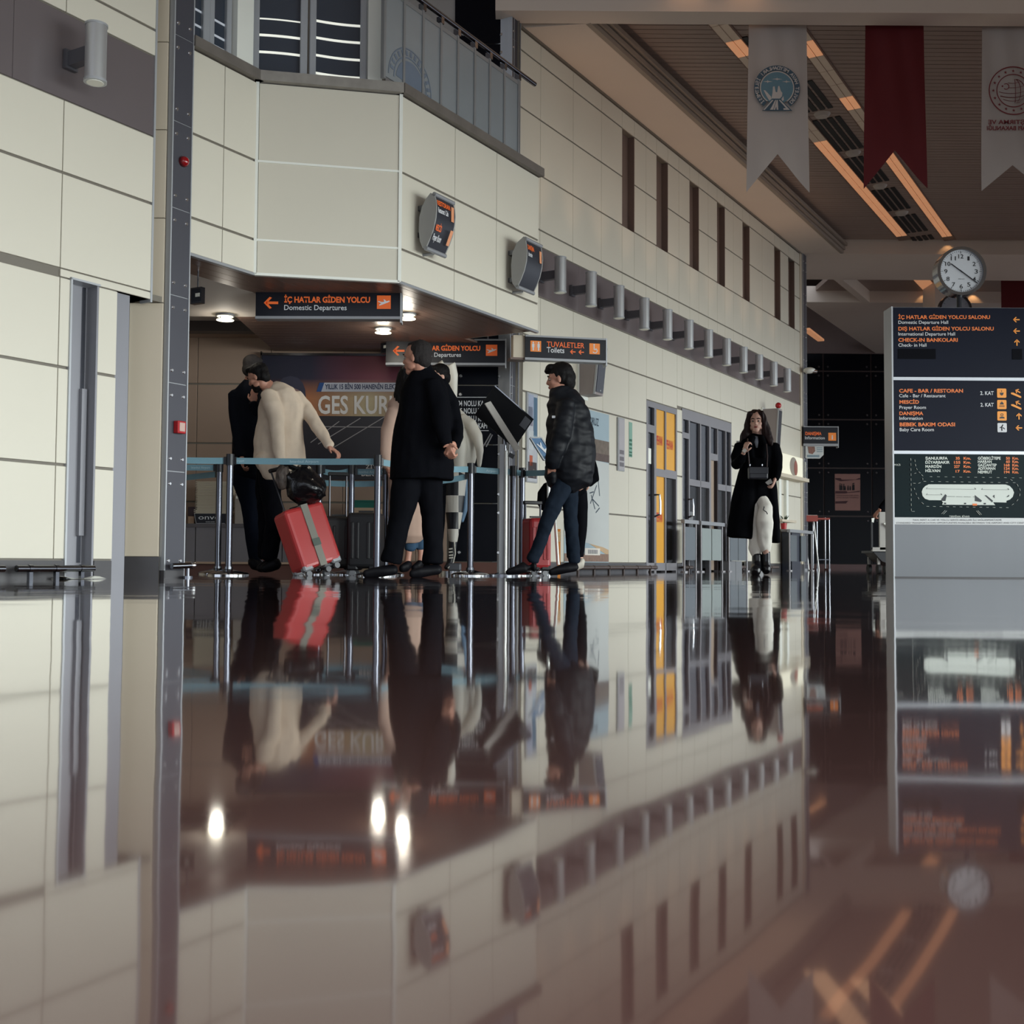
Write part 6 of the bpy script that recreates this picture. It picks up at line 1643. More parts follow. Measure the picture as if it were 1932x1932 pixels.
suitcase('suitcase', 'dark red suitcase standing behind the legs of the man in the black jacket', Matrix.Translation((at(1012, 1000, 10.1).x, 10.1, 0)) @ Matrix.Rotation(0.3, 4, 'Z'), 0.20, 0.26, at(1012, 978, 10.1).z, M('dark_red_case', (150, 24, 30), 0.4), dark_case, handle=0.14)
# black plastic bag on the red case
o = thing('plastic_bag', 'crumpled black plastic bag tied over the red suitcase', 'bag', at(572, 950, YRC - 0.03))
bm = bmesh.new(); bmesh.ops.create_icosphere(bm, subdivisions=4, radius=1.0)
cbg = at(574, 915, YRC - 0.04); s_ = YRC / FPX
from mathutils import noise as mnoise
for v in bm.verts:
    p = v.co.copy(); d_ = 1 + 0.24 * mnoise.noise(p * 1.6 + Vector((3, 1, 0))) + 0.14 * abs(mnoise.noise(p * 4.2)) + 0.05 * mnoise.noise(p * 10)
    wtop = 1.0 - 0.32 * max(0, p.z)
    v.co = cbg + Vector((p.x * 41 * s_ * d_ * wtop - 0.03 * p.z, p.y * 0.13 * d_, p.z * 36 * s_ * d_))
me = bpy.data.meshes.new('bag_body'); bm.to_mesh(me); bm.free()
for f_ in me.polygons: f_.use_smooth = True
me.transform(WM[o].inverted()); me.materials.append(M('black_plastic', (14, 14, 18), 0.22, 0, 0.5, bump=0.6, bscale=22)); ob = bpy.data.objects.new('bag_body', me); put(ob, None, o)
mb = MB()
for k in range(7):
    a = k * 0.9; tip = at(560 + 26 * math.cos(a), 882 + 7 * math.sin(a * 1.7), YRC - 0.06 + 0.02 * math.sin(a)); mb.tube([at(565, 893, YRC - 0.05), (at(565, 893, YRC - 0.05) + tip) / 2 + Vector((0, 0, 0.015)), tip], [0.02, 0.014, 0.004], 6)
mb.build('tied_ears', M('black_plastic', (14, 14, 18), 0.22), o, smooth=True)
o = thing('shoulder_bag', 'small patterned black and tan bag hanging on the red suitcase handle', 'bag', at(540, 905, YRC - 0.03))
bm = bmesh.new(); bmesh.ops.create_icosphere(bm, subdivisions=3, radius=1.0)
cb2 = at(534, 900, YRC - 0.1)
for v in bm.verts:
    p = v.co.copy(); d_ = 1 + 0.2 * mnoise.noise(p * 2.2); v.co = cb2 + Vector((p.x * 14 * s_ * d_, p.y * 0.05 * d_, p.z * 24 * s_ * d_))
me = bpy.data.meshes.new('bag_body'); bm.to_mesh(me); bm.free(); me.transform(WM[o].inverted())
pat = M('patterned_bag', (74, 64, 58), 0.6, var=0.95, scale=22); me.materials.append(pat); ob = bpy.data.objects.new('bag_body', me); put(ob, None, o)
MB().tube([at(526, 882, YRC - 0.1), at(545, 876, YRC - 0.11), at(562, 884, YRC - 0.1), at(580, 878, YRC - 0.1)], 0.012, 8).build('bag_strap', black_cloth, o, smooth=True)

# sign stands
o = thing('sign_stand', 'slanted sign stand with a thin white plate on a steel pole before the black panels', 'sign', (at(950, 1000, 9.9).x, 9.9, 0))
YL = 9.9
lp = lambda u, v, d=0.0: at(u, v, YL + d)
xp0, xp1 = lp(942, 950).x, lp(957.5, 950).x
MB().box(xp0, xp1 - 0.028, YL, YL + 0.04, 0.01, lp(948, 838).z).build('pole_back', alu_dull, o); MB().cyl((xp1 - 0.014, YL - 0.004, 0.01), (xp1 - 0.014, YL - 0.004, lp(953, 850).z), 0.015, n=12).build('pole', M('pole_bright', (206, 206, 200), 0.25, 0.6), o, smooth=True)
MB().cyl((xp0 + 0.03, YL, 0), (xp0 + 0.03, YL, 0.014), 0.15, n=24).build('foot', dark_chrome, o, smooth=True)
A_, B_ = lp(914, 762), lp(971, 852)
d_ = (B_ - A_).normalized(); wv = Vector((0.20, 0.28, 0.12)); wv -= d_ * wv.dot(d_)
MB().prism([A_, B_, B_ + wv * 0.24, A_ + wv * 0.24], d_.cross(wv).normalized() * 0.008).build('plate', M('stand_plate', (196, 194, 188), 0.4, var=0.05), o)
nrm = d_.cross(wv).normalized()
MB().prism([A_ + d_ * 0.27 + wv * 0.04 - nrm * 0.004, A_ + d_ * 0.42 + wv * 0.04 - nrm * 0.004, A_ + d_ * 0.42 + wv * 0.2 - nrm * 0.004, A_ + d_ * 0.27 + wv * 0.2 - nrm * 0.004], nrm * 0.003).build('picture_print', M('stand_print', (150, 112, 88), 0.5, var=0.4, scale=20), o)
MB().bar(B_ + Vector((-0.02, 0.02, -0.02)), B_ + Vector((-0.035, 0.02, -0.05)), 0.05, 0.05).build('hinge', head_m, o)
o = thing('tilted_screen', 'black back of a tilted square screen on a stand right of the bird statue', 'screen', (lp(925, 1000, 0.3).x, YL + 0.3, 0))
cor = [lp(934, 727, 0.22), lp(1007, 791, 0.30), lp(971, 845, 0.28), lp(896, 782, 0.20)]
nrm = (cor[1] - cor[0]).cross(cor[3] - cor[0]).normalized()
if nrm.y > 0: nrm = -nrm
MB().prism(cor, -nrm * 0.03).build('housing', M('screen_back', (10, 11, 15), 0.6, spec=0.1), o)
MB().prism([cor[0] + nrm * 0.0005, cor[1] + nrm * 0.0005, cor[1] + (cor[2] - cor[1]) * 0.03 + nrm * 0.0005, cor[0] + (cor[3] - cor[0]) * 0.03 + nrm * 0.0005], nrm * 0.003).build('edge_trim', dark_chrome, o)
pc = cor[1] * 0.65 + cor[0] * 0.1 + cor[2] * 0.25
e1 = (cor[1] - cor[0]).normalized() * 0.035; e2 = (cor[3] - cor[0]).normalized() * 0.05
MB().prism([pc - e1 - e2, pc + e1 - e2, pc + e1 + e2, pc - e1 + e2], nrm * 0.003).build('rating_plate', M('rating_plate', (44, 46, 54), 0.5), o)
for u0, v0, u1, v1 in ((912, 842, 926, 818), (917, 843, 929, 820)): MB().cyl(lp(u0, v0, 0.25), lp(u1, v1, 0.25), 0.006, n=8).build('brace', alu_dull, o)
mc = (cor[0] + cor[1] + cor[2] + cor[3]) / 4
MB().cyl((mc.x, mc.y + 0.06, 0), (mc.x, mc.y + 0.06, mc.z), 0.022, n=12).build('stand_pole', dark_chrome, o, smooth=True); MB().cyl((mc.x, mc.y + 0.06, 0), (mc.x, mc.y + 0.06, 0.015), 0.16, n=24).build('foot', dark_chrome, o, smooth=True)
o = thing('sign_stand', 'tilted blue plate with a white aircraft on chrome legs left of the young man', 'sign', (at(1040, 1000, 10.3).x, 10.3, 0))
q = lambda u, v, d=0.0: at(u, v, 10.3 + d)
cor = [q(1000, 826), q(1021, 826, 0.05), q(1048, 868, 0.05), q(1026, 868)]
nrm = (cor[1] - cor[0]).cross(cor[3] - cor[0]).normalized()
if nrm.y > 0: nrm = -nrm
MB().prism(cor, -nrm * 0.02).build('plate', M('blue_sign', (86, 118, 152), 0.4), o)
for i in range(4):
    a, b_ = cor[i], cor[(i + 1) % 4]; MB().bar(a + nrm * 0.002, b_ + nrm * 0.002, 0.012, 0.012, nrm).build('frame', alu, o)
mb = MB(); cm_ = (cor[0] + cor[2]) / 2; ex = (cor[1] - cor[0]); ey = (cor[3] - cor[0])
mb.prism([cm_ + ey * (0.62 * x) + ex * (z * 1.3) + nrm * 0.003 for x, z in PLANE], nrm * 0.002); mb.build('pictogram', letter_grey, o)
MB().cyl(q(1035, 1070), q(1035, 860), 0.018, n=12).build('leg', M('pole_bright', (206, 206, 200), 0.25, 0.6), o, smooth=True); MB().cyl(q(1053, 1066, -0.1), q(1046, 960, 0.0), 0.016, n=12).build('leg', M('pole_bright', (206, 206, 200), 0.25, 0.6), o, smooth=True)
MB().cyl((q(1035, 1070).x, 10.3, 0), (q(1035, 1070).x, 10.3, 0.09), 0.022, n=12).build('foot', chrome, o, smooth=True); MB().ball(at(1017, 1079, 10.0), 0.026, 12, 8).build('foot_ball', chrome, o, smooth=True)
o = thing('orange_folder', 'narrow orange striped rod standing behind the young man in the black jacket', 'rod', (q(1056, 1062).x, 10.45, 0))
MB().box(q(1053.5, 1000).x, q(1059, 1000).x, 10.45, 10.48, 0, at(1056, 998, 10.45).z).build('rod_body', M('orange_rod', (196, 122, 44), 0.5, var=0.2), o); MB().box(q(1053.5, 1000).x - 0.002, q(1059.5, 1000).x, 10.448, 10.482, at(1056, 1022, 10.45).z, at(1056, 1003, 10.45).z).build('pale_band', M('pale_band', (190, 160, 120), 0.5, var=0.5, scale=40), o)
# ================================================================== PEOPLE AND THE BIRD STATUE
def loft(mb, st, xd=(1, 0, 0), n=20, rnd=0.5):
    st = [(Vector(p), a, b) for p, a, b in st]
    r0, r1 = rnd if isinstance(rnd, tuple) else (rnd, rnd)
    if rnd:
        t0 = (st[0][0] - st[1][0]).normalized(); t1 = (st[-1][0] - st[-2][0]).normalized()
        m0, m1 = min(st[0][1:]) * r0, min(st[-1][1:]) * r1
        g = lambda r: 1.0 - min(1, r / 0.5) * 0.45
        st = [(st[0][0] + t0 * m0, st[0][1] * g(r0), st[0][2] * g(r0))] + st + [(st[-1][0] + t1 * m1, st[-1][1] * g(r1), st[-1][2] * g(r1))]
    k = len(mb.v)
    N = len(st)
    for i, (p, a, b) in enumerate(st):
        t = (st[min(i + 1, N - 1)][0] - st[max(i - 1, 0)][0]).normalized()
        x = Vector(xd); x = x - t * x.dot(t)
        if x.length < 0.15: x = Vector((0, 0, 1)) - t * t.z
        x.normalize(); y = t.cross(x)
        for j in range(n):
            q = 2 * math.pi * j / n
            mb.v.append(p + x * (a * math.cos(q)) + y * (b * math.sin(q)))
    for i in range(N - 1):
        for j in range(n):
            mb.f.append((k + i * n + j, k + i * n + (j + 1) % n, k + (i + 1) * n + (j + 1) % n, k + (i + 1) * n + j))
    mb.f.append(tuple(k + j for j in range(n - 1, -1, -1))); mb.f.append(tuple(k + (N - 1) * n + j for j in range(n)))
    return mb
def skin_over(name, mb, mat, parent, vox=0.010, sm=4, folds=0.0, ffreq=9.0, fdir=(1, 1, 0.45), label=None, seed=0.0, mats=None):
    me = bpy.data.meshes.new(name); me.from_pydata(mb.v, [], mb.f)
    bm = bmesh.new(); bm.from_mesh(me); bmesh.ops.recalc_face_normals(bm, faces=bm.faces); bm.to_mesh(me); bm.free()
    o = bpy.data.objects.new(name, me); COL.objects.link(o)
    m = o.modifiers.new('r', 'REMESH'); m.mode = 'VOXEL'; m.voxel_size = vox
    if sm:
        m2 = o.modifiers.new('s', 'SMOOTH'); m2.factor = 0.5; m2.iterations = sm
    me2 = bpy.data.meshes.new_from_object(o.evaluated_get(bpy.context.evaluated_depsgraph_get()))
    bpy.data.objects.remove(o); bpy.data.meshes.remove(me)
    me2.name = name
    if folds:
        fd = Vector(fdir)
        ns = [v.normal.copy() for v in me2.vertices]
        for v, nrm in zip(me2.vertices, ns):
            p = Vector((v.co.x * fd.x, v.co.y * fd.y, v.co.z * fd.z)) * ffreq + Vector((seed, seed * 0.7, 0))
            d = mnoise.noise(p) + 0.5 * mnoise.noise(p * 2.1 + Vector((9, 2, 4))) - 0.35 * abs(mnoise.noise(p * 1.3 + Vector((1, 7, 3))))
            v.co += nrm * (d * folds)
    for f_ in me2.polygons: f_.use_smooth = True
    me2.transform(WM[parent].inverted())
    me2.materials.append(mat)
    ob = bpy.data.objects.new(name, me2); put(ob, None, parent)
    return tag(ob, label)
def caps(mb, pts, n=10):                            # chain of tapered capsules: (point, radius)
    pts = [(Vector(p), r) for p, r in pts]
    for i, (p, r) in enumerate(pts):
        mb.ball(p, r, n, 7)
        if i: mb.cyl(pts[i - 1][0], p, pts[i - 1][1], r, n)
    return mb
def hand(mb, W, d, nrm, curl=0.6, side=1, s=1.0):
    """palm from the wrist W along d, palm facing nrm, thumb on +side; fingers are unequal and curl to the palm"""
    d = Vector(d).normalized(); nrm = Vector(nrm); nrm = (nrm - d * nrm.dot(d)).normalized(); sd = d.cross(nrm) * side
    W = Vector(W)
    A = Matrix((sd, nrm, d)).transposed()
    mb.ball(W + d * 0.045 * s, (0.040 * s, 0.016 * s, 0.052 * s), 12, 8, A)
    for k, (off, ln) in enumerate(((-0.030, 0.062), (-0.010, 0.075), (0.010, 0.080), (0.030, 0.072))):
        b = W + d * 0.083 * s + sd * off * s; a = curl * (1.0 + 0.12 * k); pts = [(b, 0.0095 * s)]; ang = a * 0.4
        for seg, fr in ((0.45, 1), (0.32, 1), (0.25, 1)):
            dd = d * math.cos(ang) + nrm * math.sin(ang); b = b + dd * ln * seg * s; pts.append((b, (0.0090 - 0.0012 * len(pts) * 0.6) * s)); ang += a
        caps(mb, pts, 8)
    b = W + d * 0.025 * s + sd * 0.034 * s; t1 = (sd * 0.75 + d * 0.6 + nrm * 0.25 * curl).normalized(); t2 = (sd * 0.25 + d * 0.85 + nrm * (0.2 + 0.5 * curl)).normalized()
    caps(mb, [(b, 0.012 * s), (b + t1 * 0.032 * s, 0.0105 * s), (b + t1 * 0.032 * s + t2 * 0.03 * s, 0.0085 * s)], 8)
SKIN = M('skin', (178, 128, 108), 0.5, var=0.06, scale=20); SKIN2 = M('skin_pale', (206, 164, 146), 0.48, var=0.05, scale=20)
HAIRB = M('hair_black', (14, 12, 13), 0.6, 0.0, 0.15, var=0.3, scale=60, bump=0.4, bscale=180, stretch=(1, 1, 0.3)); HAIRG = M('hair_greying', (44, 41, 41), 0.7, 0.0, 0.1, var=0.4, scale=90, bump=0.4, bscale=180); HAIRR = M('hair_dark_auburn', (34, 18, 18), 0.5, 0.0, 0.2, var=0.4, scale=40, bump=0.4, bscale=120, stretch=(1, 1, 0.12))
EYEW = M('eye_white', (150, 138, 130), 0.4); EYED = M('eye_iris', (34, 24, 20), 0.2); LIP = M('lips', (158, 84, 80), 0.45)
class Fig:
    def __init__(s, label, u, Y, foot=None):
        s.Y = Y; s.k = Y / FPX
        s.o = thing('person', label, 'person', (at(u, 1000, Y).x, Y, 0))
        s.body = MB()
    def P(s, u, v, dy=0.0):
        p = at(u, v, s.Y + dy)
        return p
    def L(s, mb, st, depth=0.8, n=20, rnd=0.5, xd=(1, 0, 0)):
        # stations: (u, v, dy, half width in pixels[, half depth in pixels])
        loft(mb, [(s.P(q[0], q[1], q[2]), q[3] * s.k, (q[4] if len(q) > 4 else q[3] * depth) * s.k) for q in st], xd, n, rnd)
        return mb
    def ground(s, p, r=0.0):
        return p
    def head(s, u, v, hpx, face, tilt=0.0, hair='short', hmat=None, skin=None, neck=None, beard=False, roll=0.0):
        """centre pixel, head height in pixels, facing direction in plan, forward tilt"""
        c = s.P(u, v, s.hd if hasattr(s, 'hd') else 0.0); q = hpx * s.k / 0.235
        f = Vector((face[0], face[1], 0)).normalized(); l = Vector((-f.y, f.x, 0)); up = Vector((0, 0, 1))
        f2 = (f * math.cos(tilt) - up * math.sin(tilt)); up2 = (up * math.cos(tilt) + f * math.sin(tilt))
        if roll: up2, l = up2 * math.cos(roll) + l * math.sin(roll), l * math.cos(roll) - up2 * math.sin(roll)
        A = Matrix((f2, l, up2)).transposed()
        T = lambda x, y, z: c + A @ (Vector((x, y, z)) * q)
        B = lambda mb, x, y, z, rx, ry, rz: mb.ball(T(x, y, z), (rx * q, ry * q, rz * q), 16, 10, A)
        b = s.body
        B(b, -0.012, 0, 0.030, 0.093, 0.073, 0.087); B(b, 0.030, 0, -0.035, 0.055, 0.057, 0.068); B(b, 0.052, 0, -0.085, 0.030, 0.034, 0.030); B(b, 0.060, 0, 0.022, 0.026, 0.054, 0.018)
        B(b, 0.088, 0, -0.020, 0.018, 0.014, 0.016); caps(b, [(T(0.080, 0, 0.015), 0.008 * q), (T(0.095, 0, -0.018), 0.011 * q)], 8); B(b, 0.073, 0, -0.055, 0.014, 0.026, 0.013)
        for y in (-1, 1):
            B(b, 0.045, y * 0.040, -0.022, 0.028, 0.020, 0.024); B(b, -0.008, y * 0.074, -0.010, 0.016, 0.008, 0.029); B(b, 0.02, y * 0.05, -0.062, 0.03, 0.012, 0.024)
        if neck: caps(b, [(T(-0.020, 0, -0.06), 0.052 * q)] + [(s.P(*n_[:3]), n_[3] * s.k) for n_ in neck], 14)
        for y in (-1, 1):
            MB().ball(T(0.0695, y * 0.030, 0.003), 0.0115 * q, 10, 7).build('eye', EYEW, s.o, smooth=True); MB().ball(T(0.0755, y * 0.030, 0.003), 0.0070 * q, 8, 6).build('iris', EYED, s.o, smooth=True)
            mb = MB(); caps(mb, [(T(0.083, y * 0.014, 0.025), 0.004 * q), (T(0.083, y * 0.032, 0.031), 0.005 * q), (T(0.070, y * 0.050, 0.024), 0.003 * q)], 8); mb.build('eyebrow', hmat or HAIRB, s.o, smooth=True)
        mb = MB(); mb.ball(T(0.0835, 0, -0.0525), (0.008 * q, 0.021 * q, 0.0045 * q), 12, 6, A); mb.ball(T(0.0815, 0, -0.0615), (0.009 * q, 0.018 * q, 0.0055 * q), 12, 6, A); mb.build('lips', LIP, s.o, smooth=True)
        h = MB()
        if hair == 'short':
            B(h, -0.026, 0, 0.048, 0.094, 0.080, 0.086); B(h, -0.058, 0, -0.005, 0.055, 0.071, 0.075); B(h, 0.036, 0, 0.098, 0.050, 0.058, 0.028)
        elif hair == 'quiff':
            B(h, -0.022, 0, 0.050, 0.098, 0.080, 0.090); B(h, -0.060, 0, -0.005, 0.055, 0.072, 0.080); B(h, 0.050, 0, 0.095, 0.052, 0.060, 0.036); B(h, 0.082, 0, 0.075, 0.028, 0.045, 0.020)
        elif hair == 'thin':
            B(h, -0.034, 0, 0.046, 0.084, 0.079, 0.082); B(h, -0.058, 0, -0.010, 0.055, 0.071, 0.066); B(h, 0.0, 0, 0.092, 0.060, 0.052, 0.026)
        elif hair == 'long':
            B(h, -0.028, 0, 0.046, 0.090, 0.086, 0.088); B(h, -0.04, 0, 0.088, 0.06, 0.06, 0.045)
            for y in (-1, 1):
                loft(h, [(T(0.032, y * 0.050, 0.092), 0.03 * q, 0.03 * q), (T(0.030, y * 0.080, 0.03), 0.028 * q, 0.026 * q), (T(0.012, y * 0.092, -0.06), 0.040 * q, 0.032 * q), (T(0.01, y * 0.108, -0.13), 0.050 * q, 0.034 * q), (T(0.02, y * 0.135, -0.20), 0.040 * q, 0.032 * q), (T(0.03, y * 0.15, -0.245), 0.02 * q, 0.02 * q)])
            loft(h, [(T(-0.06, 0, 0.05), 0.08 * q, 0.06 * q), (T(-0.075, 0, -0.05), 0.095 * q, 0.05 * q), (T(-0.08, 0, -0.16), 0.11 * q, 0.045 * q), (T(-0.08, 0, -0.24), 0.09 * q, 0.03 * q)], xd=tuple(l))
        if hair != 'long':
            for y in (-1, 1): B(h, -0.030, y * 0.036, 0.012, 0.052, 0.0445, 0.062)
        skin_over('hair', h, hmat or HAIRB, s.o, 0.006 if hair != 'long' else 0.007, 3, 0.004 if hair != 'long' else 0.010, 34, (1, 1, 0.25))
        if beard:
            g = MB(); B(g, 0.034, 0, -0.062, 0.058, 0.060, 0.046); B(g, 0.055, 0, -0.092, 0.032, 0.034, 0.028); skin_over('beard', g, hmat or HAIRB, s.o, 0.006, 2, 0.003, 50)
        s.T, s.q, s.A = T, q, A
    def finish(s, skin=None, vox=0.0062):
        skin_over('body', s.body, skin or SKIN, s.o, vox, 1)
def shoe(F, pts, mat, name='shoe', sole=None, label=None):
    mb = MB(); F.L(mb, pts, n=16, rnd=0.6); o = skin_over(name, mb, mat, F.o, 0.008, 3)
    # keep the sole flat on the floor
    inv = WM[F.o]
    for v in o.data.vertices:
        if (inv @ v.co).z < 0.0: v.co.z = -inv.translation.z
    return tag(o, label)
DARKJ = M('jeans_dark', (26, 34, 45), 0.8, 0.0, 0.06, var=0.25, scale=12, bump=0.2, bscale=200); NAVYJ = M('jeans_navy', (14, 19, 30), 0.85, 0.0, 0.06, var=0.2, scale=12); TROU = M('trousers_black', (11, 12, 17), 0.85, 0.0, 0.06, var=0.15, scale=10)
SHOE = M('shoe_black', (11, 11, 16), 0.55, 0.0, 0.15, var=0.1); COATB = M('coat_black', (9, 10, 15), 0.85, 0.0, 0.06, var=0.15, scale=14, bump=0.2, bscale=150); PUFF = M('jacket_black_nylon', (14, 17, 23), 0.55, 0, 0.22, var=0.12, scale=6)
BLAZ = M('blazer_beige', (206, 188, 168), 0.85, var=0.05, scale=30, bump=0.15, bscale=250); BEIGE = M('coat_beige', (176, 148, 132), 0.85, var=0.06, scale=10); WHITEP = M('trousers_white', (246, 243, 232), 0.8, var=0.04, scale=10); BOOT = M('boot_black', (16, 17, 22), 0.32, var=0.15); COATN = M('coat_deep_black', (6, 7, 11), 0.9, 0.0, 0.06, var=0.2, scale=14)

# ---- the older man with his hands behind his back
F = Fig('older grey-haired man in a black coat holding his hands behind his back', 795, 8.45)
F.head(785.5, 676, 64, (-0.93, 0.36), 0.04, 'thin', HAIRG, neck=[(794, 700, 0.02, 13.5), (798, 716, 0.03, 15)])
c = MB()
F.L(c, [(797, 698, 0.02, 20, 17), (798, 714, 0.02, 35, 26), (799, 736, 0.0, 44, 34), (802, 775, 0, 50, 38), (799, 820, 0, 57, 40), (796, 860, 0, 60, 42), (796, 904, 0, 61, 43)], rnd=(0.5, 0.04))
F.L(c, [(813, 722, -0.10, 17), (825, 760, -0.15, 17), (832, 800, -0.20, 16), (840, 828, -0.22, 14), (846, 842, -0.20, 11)])
F.L(c, [(828, 724, 0.10, 16), (850, 760, 0.12, 17), (858, 800, 0.06, 15), (861, 825, -0.06, 14), (857, 842, -0.15, 11)])
F.L(c, [(838, 860, 0.0, 16), (844, 880, 0.0, 14), (848, 890, 0, 10)])
F.L(c, [(797, 690, 0.02, 16), (800, 703, 0.02, 19)], 0.9)
skin_over('coat', c, COATB, F.o, 0.010, 4, 0.011, 7, (1, 1, 0.5), seed=2)
t = MB()
F.L(t, [(768, 880, 0, 30, 28), (766, 915, 0.0, 28, 25), (759, 960, -0.02, 24, 22), (750, 1000, -0.03, 21, 18), (743, 1035, -0.04, 19, 17), (738, 1060, -0.04, 20, 17)], rnd=(.5, .1)); F.L(t, [(806, 880, 0.05, 32, 30), (812, 930, 0.06, 26, 26), (816, 975, 0.05, 20, 21), (817, 1020, 0.04, 19, 18), (816, 1062, 0.02, 20, 18)], rnd=(.5, .1))
skin_over('trousers', t, TROU, F.o, 0.010, 4, 0.010, 8, (1, 1, 0.8), seed=5)
shoe(F, [(744, 1075, -0.02, 11, 10), (726, 1077, -0.04, 11, 10.5), (704, 1081, -0.06, 7.5, 11), (688, 1083, -0.08, 5.5, 8)], SHOE); shoe(F, [(827, 1074, 0.04, 12, 10), (810, 1076, 0.02, 12, 10.5), (790, 1081, -0.02, 8, 11), (776, 1083, -0.04, 6, 8)], SHOE)
b = F.body
F.L(b, [(797, 710, 0.02, 15), (800, 760, 0, 32, 24), (798, 850, 0, 34, 26), (796, 890, 0, 32, 24)]); F.L(b, [(772, 890, 0, 17), (760, 970, -0.02, 14), (744, 1062, -0.04, 9)]); F.L(b, [(808, 890, 0.05, 17), (815, 970, 0.05, 13), (816, 1062, 0.03, 9)])
caps(b, [(F.P(815, 735, -0.1), 0.027), (F.P(834, 815, -0.2), 0.024), (F.P(846, 843, -0.19), 0.019)]); caps(b, [(F.P(830, 735, 0.1), 0.027), (F.P(850, 762, 0.12), 0.026), (F.P(858, 800, 0.06), 0.025), (F.P(861, 824, -0.06), 0.024), (F.P(856, 843, -0.14), 0.019)])
hand(b, F.P(844, 836, -0.21), (0.25, -0.1, -1), (0.7, 0.7, 0), 0.85, 1, 0.95); hand(b, F.P(857, 834, -0.19), (-0.25, -0.2, -1), (-0.7, 0.7, 0.1), 0.9, -1, 0.95)
F.finish()
col = MB(); F.L(col, [(797, 696, 0.02, 17.5, 16), (801, 690.5, 0.02, 17, 15)], rnd=0); skin_over('shirt_collar', col, M('shirt_pale', (150, 142, 140), 0.7), F.o, 0.006, 2)

# ---- the bearded man in the beige blazer, bending over to embrace
F = Fig('bearded man in a beige blazer bending forward, one hand on the suitcase handle', 515, 9.75)
F.hd = -0.02
F.head(487, 713, 50, (-0.95, 0.25), 0.42, 'short', HAIRB, neck=[(503, 727, 0.0, 13), (515, 738, 0.0, 15)], beard=True)
c = MB()
F.L(c, [(517, 728, 0.0, 15, 14), (524, 742, 0, 33, 24), (530, 765, 0, 43, 30), (528, 800, 0, 44, 31), (527, 840, 0, 49, 32), (528, 875, 0, 50, 32), (520, 893, 0, 40, 28)], xd=(1, 0, -0.25))
F.L(c, [(506, 742, -0.12, 15), (513, 765, -0.17, 16.5), (522, 792, -0.19, 15.5), (525, 825, -0.20, 13.5), (527, 855, -0.20, 11), (529, 870, -0.19, 10)])
F.L(c, [(556, 746, 0.05, 15), (574, 768, 0.04, 15), (592, 793, -0.02, 13.5), (608, 820, -0.10, 12), (622, 842, -0.16, 9)])
F.L(c, [(500, 860, -0.08, 20), (506, 885, -0.08, 17), (508, 899, -0.08, 13)])
skin_over('blazer', c, BLAZ, F.o, 0.0085, 4, 0.012, 7, (1.1, 1.1, 0.8), seed=11)
t = MB()
F.L(t, [(510, 880, 0, 24, 22), (509, 905, 0, 21, 21), (513, 945, -0.03, 18.5), (519, 985, -0.05, 18), (513, 1020, -0.03, 16.5), (507, 1052, 0, 17)]); F.L(t, [(508, 880, 0.12, 24, 22), (500, 930, 0.14, 19), (503, 980, 0.14, 16), (500, 1050, 0.14, 15)])
skin_over('trousers', t, TROU, F.o, 0.010, 4, 0.012, 9, (1, 1, 0.8), seed=3)
shoe(F, [(522, 1063, 0.0, 12, 12), (508, 1069, 0.0, 11, 11), (497, 1073, 0.0, 8, 10)], SHOE); shoe(F, [(514, 1063, 0.15, 12, 12), (500, 1069, 0.15, 11, 11), (490, 1073, 0.15, 8, 10)], SHOE)
b = F.body
F.L(b, [(518, 742, 0, 16), (528, 790, 0, 26, 20), (524, 860, 0, 28, 20), (512, 900, 0, 18)]); F.L(b, [(510, 890, 0, 13), (517, 980, -0.04, 11), (507, 1055, 0, 8)]); F.L(b, [(505, 890, 0.13, 13), (503, 980, 0.14, 11), (500, 1055, 0.14, 8)])
caps(b, [(F.P(508, 750, -0.12), 0.031), (F.P(523, 800, -0.19), 0.026), (F.P(529, 868, -0.19), 0.026)]); caps(b, [(F.P(558, 752, 0.05), 0.031), (F.P(592, 793, -0.02), 0.027), (F.P(622, 843, -0.16), 0.026)])
hand(b, F.P(529, 868, -0.19), (0.15, -0.1, -1), (0.8, 0.2, 0), 0.9, 1, 0.95); hand(b, F.P(620, 843, -0.17), (0.9, -0.15, -0.55), (0.1, 0.1, -1), 0.55, -1, 0.95)
F.finish()

# ---- the taller man in dark clothes behind him
F = Fig('tall man in dark jacket and navy jeans standing behind the blazer, face hidden', 468, 10.15)
F.head(478, 698, 50, (0.35, 0.94), 0.12, 'short', HAIRG, neck=[(474, 716, 0.0, 12), (471, 728, 0, 14)])
c = MB()
F.L(c, [(470, 718, 0.0, 14, 12), (472, 733, 0, 30, 20), (474, 752, 0, 38, 24), (472, 790, 0, 34, 24), (470, 840, 0, 32, 24), (468, 880, 0, 31, 24), (467, 898, 0, 29, 23)])
F.L(c, [(444, 742, -0.02, 15), (444, 768, -0.03, 14), (448, 800, -0.05, 13), (450, 838, -0.08, 11.5), (455, 862, -0.12, 10)]); F.L(c, [(500, 742, -0.08, 14), (497, 765, -0.2, 12), (482, 778, -0.28, 11), (478, 760, -0.28, 10)])
skin_over('jacket', c, M('jacket_dark', (10, 13, 22), 0.7, 0.0, 0.06, var=0.15, scale=10), F.o, 0.010, 4, 0.010, 8, seed=7)
t = MB()
F.L(t, [(462, 880, 0, 24, 22), (463, 910, 0, 23, 21), (470, 950, 0, 17), (474, 995, 0, 13.5), (480, 1058, 0, 10.5)]); F.L(t, [(476, 880, 0.12, 22, 22), (478, 930, 0.13, 17), (480, 990, 0.13, 13), (484, 1050, 0.13, 10)])
